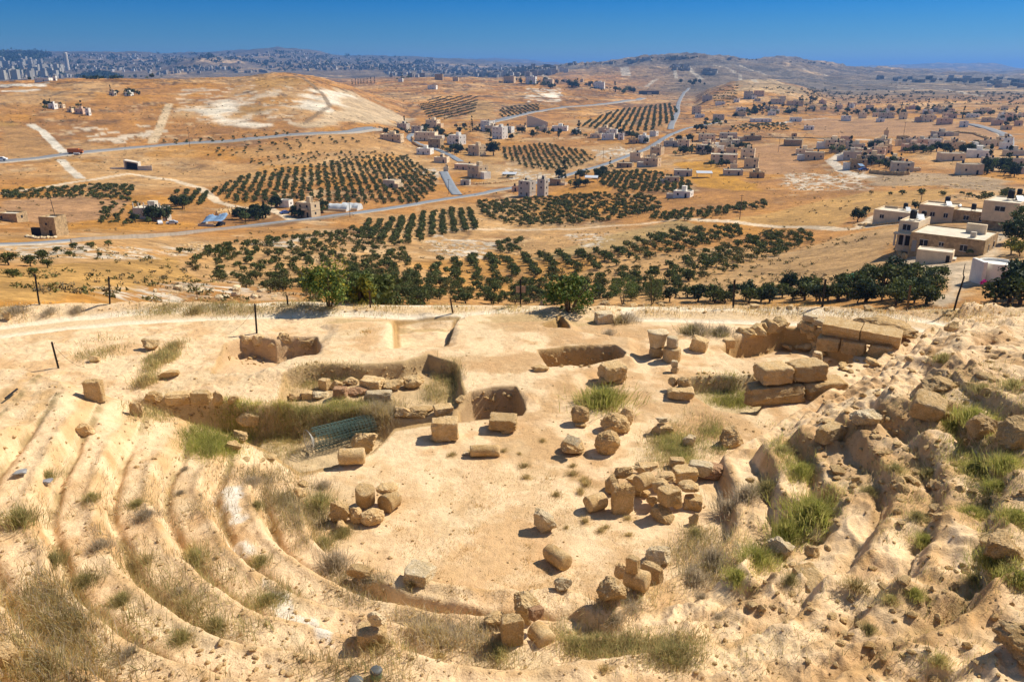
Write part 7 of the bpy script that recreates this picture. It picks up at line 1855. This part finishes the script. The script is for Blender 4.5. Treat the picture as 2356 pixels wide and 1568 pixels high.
for lb, px, py, w in (('flat white canopy roof beside the round tree', 1172, 409, 32), ('long white shed roof in the golden yard', 1619, 408, 36), ('pale canopy behind the flat tan house', 1360, 418, 30), ('blue roofed car shelter by the stone house', 1979, 392, 10)):
    g = at(px, py); k = px2m(g); L = w * k; t = thing('canopy', lb, 'canopy', g, R_(-8)); MB().add([(-L / 2, -3, 2.4), (L / 2, -3, 2.4), (L / 2, 3, 3.0), (-L / 2, 3, 3.0), (-L / 2, -3, 2.6), (L / 2, -3, 2.6), (L / 2, 3, 3.2), (-L / 2, 3, 3.2)], [(3, 2, 1, 0), (4, 5, 6, 7), (0, 1, 5, 4), (1, 2, 6, 5), (2, 3, 7, 6), (3, 0, 4, 7)]).build('roof_sheet', M_TARP if 'blue' in lb else M_STEEL, t)
    for a in (-.45, .45):
        for b in (-2.6, 2.6): MB().box(a * L - .08, b - .08, -.5, a * L + .08, b + .08, 2.42).build('post', WM['grey'], t)
V, F, C = crown_geo(1.4, .4, .0, 8, 20, .2, 'mid', 5)
g = at(1962, 658); o = MB().add([(-1.6, -.6, .5), (1.6, -.6, .45), (1.8, .8, 1.2), (0, 1.0, 1.5), (-1.7, .8, 1.1), (-1.6, -.6, .3), (1.6, -.6, .25), (1.8, .8, 1.0), (0, 1.0, 1.3), (-1.7, .8, .9)], [(0, 1, 2, 3, 4), (9, 8, 7, 6, 5), (0, 5, 6, 1), (1, 6, 7, 2), (2, 7, 8, 3), (3, 8, 9, 4), (4, 9, 5, 0)]).build('green_tarpaulin', plain('green_tarp', (.05, .34, .16), .5)); o.location = g + Vector((0, 0, .6)); tag(o, 'green tarpaulin showing between the dark clump trees', 'tarpaulin')
# vehicles
M_CARW = plain('white_car_paint', (.72, .73, .74), .25, 0, .03); M_CARB = plain('pale_blue_car_paint', (.50, .58, .66), .25, 0, .03); M_ORG = plain('orange_paint', (.55, .17, .03), .35, 0, .05); M_BLUE = plain('blue_car_paint', (.07, .13, .36), .3, 0, .03)
def car(label, px, py, rz, paint, s=1.0, lift=0.0):
    g = at(px, py); t = thing('parked_car', label, 'car', g + Vector((0, 0, lift)), R_(rz)); t.scale = (s, s, s)
    side = [(-2.1, .35), (-2.15, .75), (-1.95, .9), (-1.2, .98), (-.7, 1.42), (.75, 1.45), (1.5, 1.02), (2.0, .95), (2.12, .6), (2.05, .35)]
    v = [(x, y, z) for y in (-.82, .82) for x, z in side]; n = len(side)
    for i, (x, y, z) in enumerate(v):
        if z > 1.1: v[i] = (x, y * .84, z)
    f = [tuple(range(n))[::-1], tuple(range(n, 2 * n))] + [(i, (i + 1) % n, n + (i + 1) % n, n + i) for i in range(n)]
    MB().add(v, f).build('body', paint, t)
    gl = MB()
    for sy in (-1, 1):
        q = [(-1.05, sy * .835, 1.0), (1.3, sy * .835, 1.04), (.68, sy * .735, 1.38), (-.62, sy * .735, 1.36)]
        q2 = [(x, y - sy * .05, z) for x, y, z in q]; gl.add(q + q2, [(0, 1, 2, 3), (7, 6, 5, 4), (0, 4, 5, 1), (1, 5, 6, 2), (2, 6, 7, 3), (3, 7, 4, 0)])
    gl.build('side_window', M_WIN, t)
    for x in (-1.3, 1.3):
        for y in (-.78, .78):
            w = MB().lathe([(.1, -.11), (.31, -.11), (.33, -.06), (.33, .06), (.31, .11), (.1, .11)], 16).build('wheel', M_TYRE, t, True); w.location = (x, y, .33); w.rotation_euler = (R_(90), 0, 0)
    return t
car('white car parked in front of the concrete house', 368, 516, -60, M_CARW); car('pale blue car parked right of the white one', 396, 516, 20, M_CARB); car('dark car parked under the blue shelter edge', 508, 519, 80, M_WIN)
car('white car on the far highway at the left edge', 4, 372, 8, M_CARW, 1.5, .6); car('blue car in front of the square stone house', 1985, 394, 10, M_BLUE, 1.2, .2); car('small dark car beside the roadside house', 655, 492, 40, M_BLUE)
g = at(175, 356); t = thing('orange_lorry', 'orange lorry driving on the far highway', 'lorry', g + Vector((0, 0, .5)), R_(9))
MB().box(-4.6, -1.2, .9, 2.2, 1.2, 3.4).build('load_body', M_ORG, t); MB().prism([(2.3, -1.15), (4.4, -1.15), (4.4, 1.15), (2.3, 1.15)], .8, 2.9).build('cab', M_ORG, t); MB().box(4.38, -1, 1.8, 4.43, 1, 2.7).build('windscreen', M_WIN, t)
for x in (-3.6, -2.4, 3.3):
    for y in (-1, 1):
        w = MB().lathe([(.15, -.15), (.5, -.15), (.5, .15), (.15, .15)], 14).build('wheel', M_TYRE, t); w.location = (x, y, .5); w.rotation_euler = (R_(90), 0, 0)
# utility poles
for px, py, h in [(721, 497, 8), (958, 468, 8), (1032, 447, 8), (1236, 440, 9), (1701, 505, 9), (2112, 498, 7), (437, 340, 12), (1300, 402, 9), (1387, 370, 9), (883, 470, 8), (1742, 388, 9), (805, 500, 8), (1790, 350, 9), (2077, 320, 12)]:
    g = at(px, py); t = thing('utility_pole', 'thin dark utility pole standing in the valley', 'utility pole', g, hr.uniform(-.4, .4), 'utility poles in the valley')
    MB().tube([(0, 0, -.5), (.05, 0, h)], [.13, .09], 6).build('pole', M_RUST, t); MB().box(-.8, -.06, h - .5, .8, .06, h - .38).build('crossarm', M_RUST, t)

# ------------------------------------------------------------------ the far towns (one mass)
m, nt, b = new_mat('far_plaster'); a_ = N(nt, 'ShaderNodeAttribute', attribute_name='tint'); nt.links.new(a_.outputs['Color'], b.inputs['Base Color']); M_FAR = m
rgt = np.random.default_rng(3)
TV, TF, TC = [], [], []; nt_ = 0
def town(poly, n, w0, w1, h0, h1, cols, thr=-1, sc=300):
    global nt_
    for px, py in scatter_px(poly, n):
        p = at(px, py)
        if p.length > 14000: continue
        if float(fbm(np.array([p.x]), np.array([p.y]), sc, 3, 91)[0]) < thr: continue
        if p.length < 2300: continue
        w, d, h = rgt.uniform(w0, w1), rgt.uniform(w0, w1) * .8, rgt.uniform(h0, h1); a = rgt.uniform(-.5, .2); ca, sa = math.cos(a), math.sin(a)
        q = np.array([(sx_ * w / 2, sy_ * d / 2, z) for z in (-4, h) for sx_, sy_ in ((-1, -1), (1, -1), (1, 1), (-1, 1))])
        q = np.stack([q[:, 0] * ca - q[:, 1] * sa + p.x, q[:, 0] * sa + q[:, 1] * ca + p.y, q[:, 2] + p.z], 1)
        TV.append(q); TF.append(np.array([(4, 5, 6, 7), (0, 1, 5, 4), (1, 2, 6, 5), (2, 3, 7, 6), (3, 0, 4, 7)]) + nt_); nt_ += 8
        TC.append(np.tile(np.array(cols[rgt.integers(0, len(cols))]) * rgt.uniform(.8, 1.1), (8, 1)))
CW = [(.42, .38, .33), (.33, .29, .25), (.56, .52, .47), (.26, .23, .19), (.38, .33, .27)]
town([(-60, 135), (100, 128), (300, 124), (420, 128), (520, 123), (700, 119), (800, 131), (1000, 138), (1000, 165), (800, 160), (640, 168), (420, 170), (300, 176), (140, 180), (-60, 182)], 1300, 7, 17, 5, 12, CW, -.2)
town([(-60, 140), (60, 136), (140, 160), (150, 184), (-60, 184)], 170, 13, 20, 14, 30, [(.36, .33, .28), (.42, .39, .33)], -.6)
town([(860, 150), (1250, 152), (1340, 170), (1200, 182), (900, 178)], 320, 9, 20, 6, 13, CW, -.15)
town([(1720, 205), (1900, 200), (2100, 205), (2250, 215), (2355, 230), (2355, 262), (2150, 246), (1950, 236), (1800, 224)], 520, 8, 16, 5, 10, CW, -.1, 200)
town([(2000, 178), (2355, 180), (2355, 215), (2100, 206)], 120, 9, 18, 5, 10, CW, .05)
town([(1548, 152), (1587, 152), (1590, 164), (1550, 162)], 34, 8, 15, 5, 9, CW, -1); town([(1616, 163), (1645, 163), (1645, 173), (1616, 172)], 24, 8, 15, 5, 9, CW, -1); town([(1449, 196), (1480, 182), (1512, 181), (1500, 203)], 90, 8, 14, 5, 9, CW, -1)
town([(1380, 190), (1500, 186), (1560, 196), (1480, 210), (1420, 208)], 110, 8, 15, 5, 9, CW, -.5); town([(1540, 150), (1640, 160), (1640, 190), (1560, 186)], 60, 9, 18, 5, 9, CW, -.2)
town([(2090, 296), (2355, 262), (2355, 300), (2260, 292)], 50, 8, 14, 5, 8, CW, -.3); town([(1240, 152), (1500, 136), (1640, 130), (1700, 140), (1600, 136), (1400, 148)], 36, 10, 18, 5, 9, CW, -.5)
o = mk('far_town', np.concatenate(TV), np.concatenate(TF), M_FAR, tint=np.concatenate(TC)); o['kind'] = 'stuff'
g = at(156, 162); o = MB().lathe([(9, -5), (9, 70), (7, 74)], 14).build('slim_tower', WM['conc']); o.location = g; tag(o, 'slim pale tower rising beside the far tower blocks', 'tower')
# far woods
SV, SF, SCc = [], [], []; nn_ = 0
def woods(poly, n, s0, s1, thr=-1):
    global nn_
    for x, y in scatter_px(poly, n):
        p = at(x, y)
        if p.length > 14000 or float(fbm(np.array([p.x]), np.array([p.y]), 260, 3, 95)[0]) < thr: continue
        s = rgt.uniform(s0, s1) * min(p.length / 5500, 1); m_ = 16
        q = rgt.normal(size=(m_, 1, 3)) * .4 * s * np.array([1, 1, .5]) + np.array([p.x, p.y, p.z + .45 * s]); d = rgt.normal(size=(m_, 4, 3)) * .22 * s
        SV.append((q + d).reshape(-1, 3)); SF.append(np.arange(m_ * 4).reshape(m_, 4) + nn_); nn_ += m_ * 4
        SCc.append(np.tile(np.array(TP['dark'][rgt.integers(0, 4)]) * rgt.uniform(.8, 1.3), (m_ * 4, 1)))
woods([(-60, 124), (80, 124), (120, 130), (60, 142), (-60, 150)], 420, 16, 30)
woods([(-60, 135), (300, 126), (640, 119), (1000, 138), (1000, 160), (640, 165), (300, 172), (-60, 180)], 900, 10, 20, -.2)
woods([(170, 178), (240, 166), (290, 180), (200, 184)], 160, 12, 20); woods([(1720, 200), (2355, 215), (2355, 262), (1950, 238)], 420, 7, 12, -.1)
woods([(1240, 156), (1420, 142), (1570, 128), (1700, 140), (1860, 142), (1930, 154), (1850, 146), (1640, 133), (1430, 146)], 110, 6, 11, -.2); woods([(860, 150), (1250, 152), (1300, 175), (900, 175)], 260, 9, 16, -.1); woods([(1150, 180), (1450, 205), (1450, 214), (1150, 192)], 60, 8, 14)
o = mk('far_woods', np.concatenate(SV), np.concatenate(SF), M_LEAF, tint=np.concatenate(SCc)); o['kind'] = 'stuff'
hz_o = MB().box(-24000, -60, zlo, 24000, 27500, zhi).build('haze', hm)
hz_o['kind'] = 'stuff'
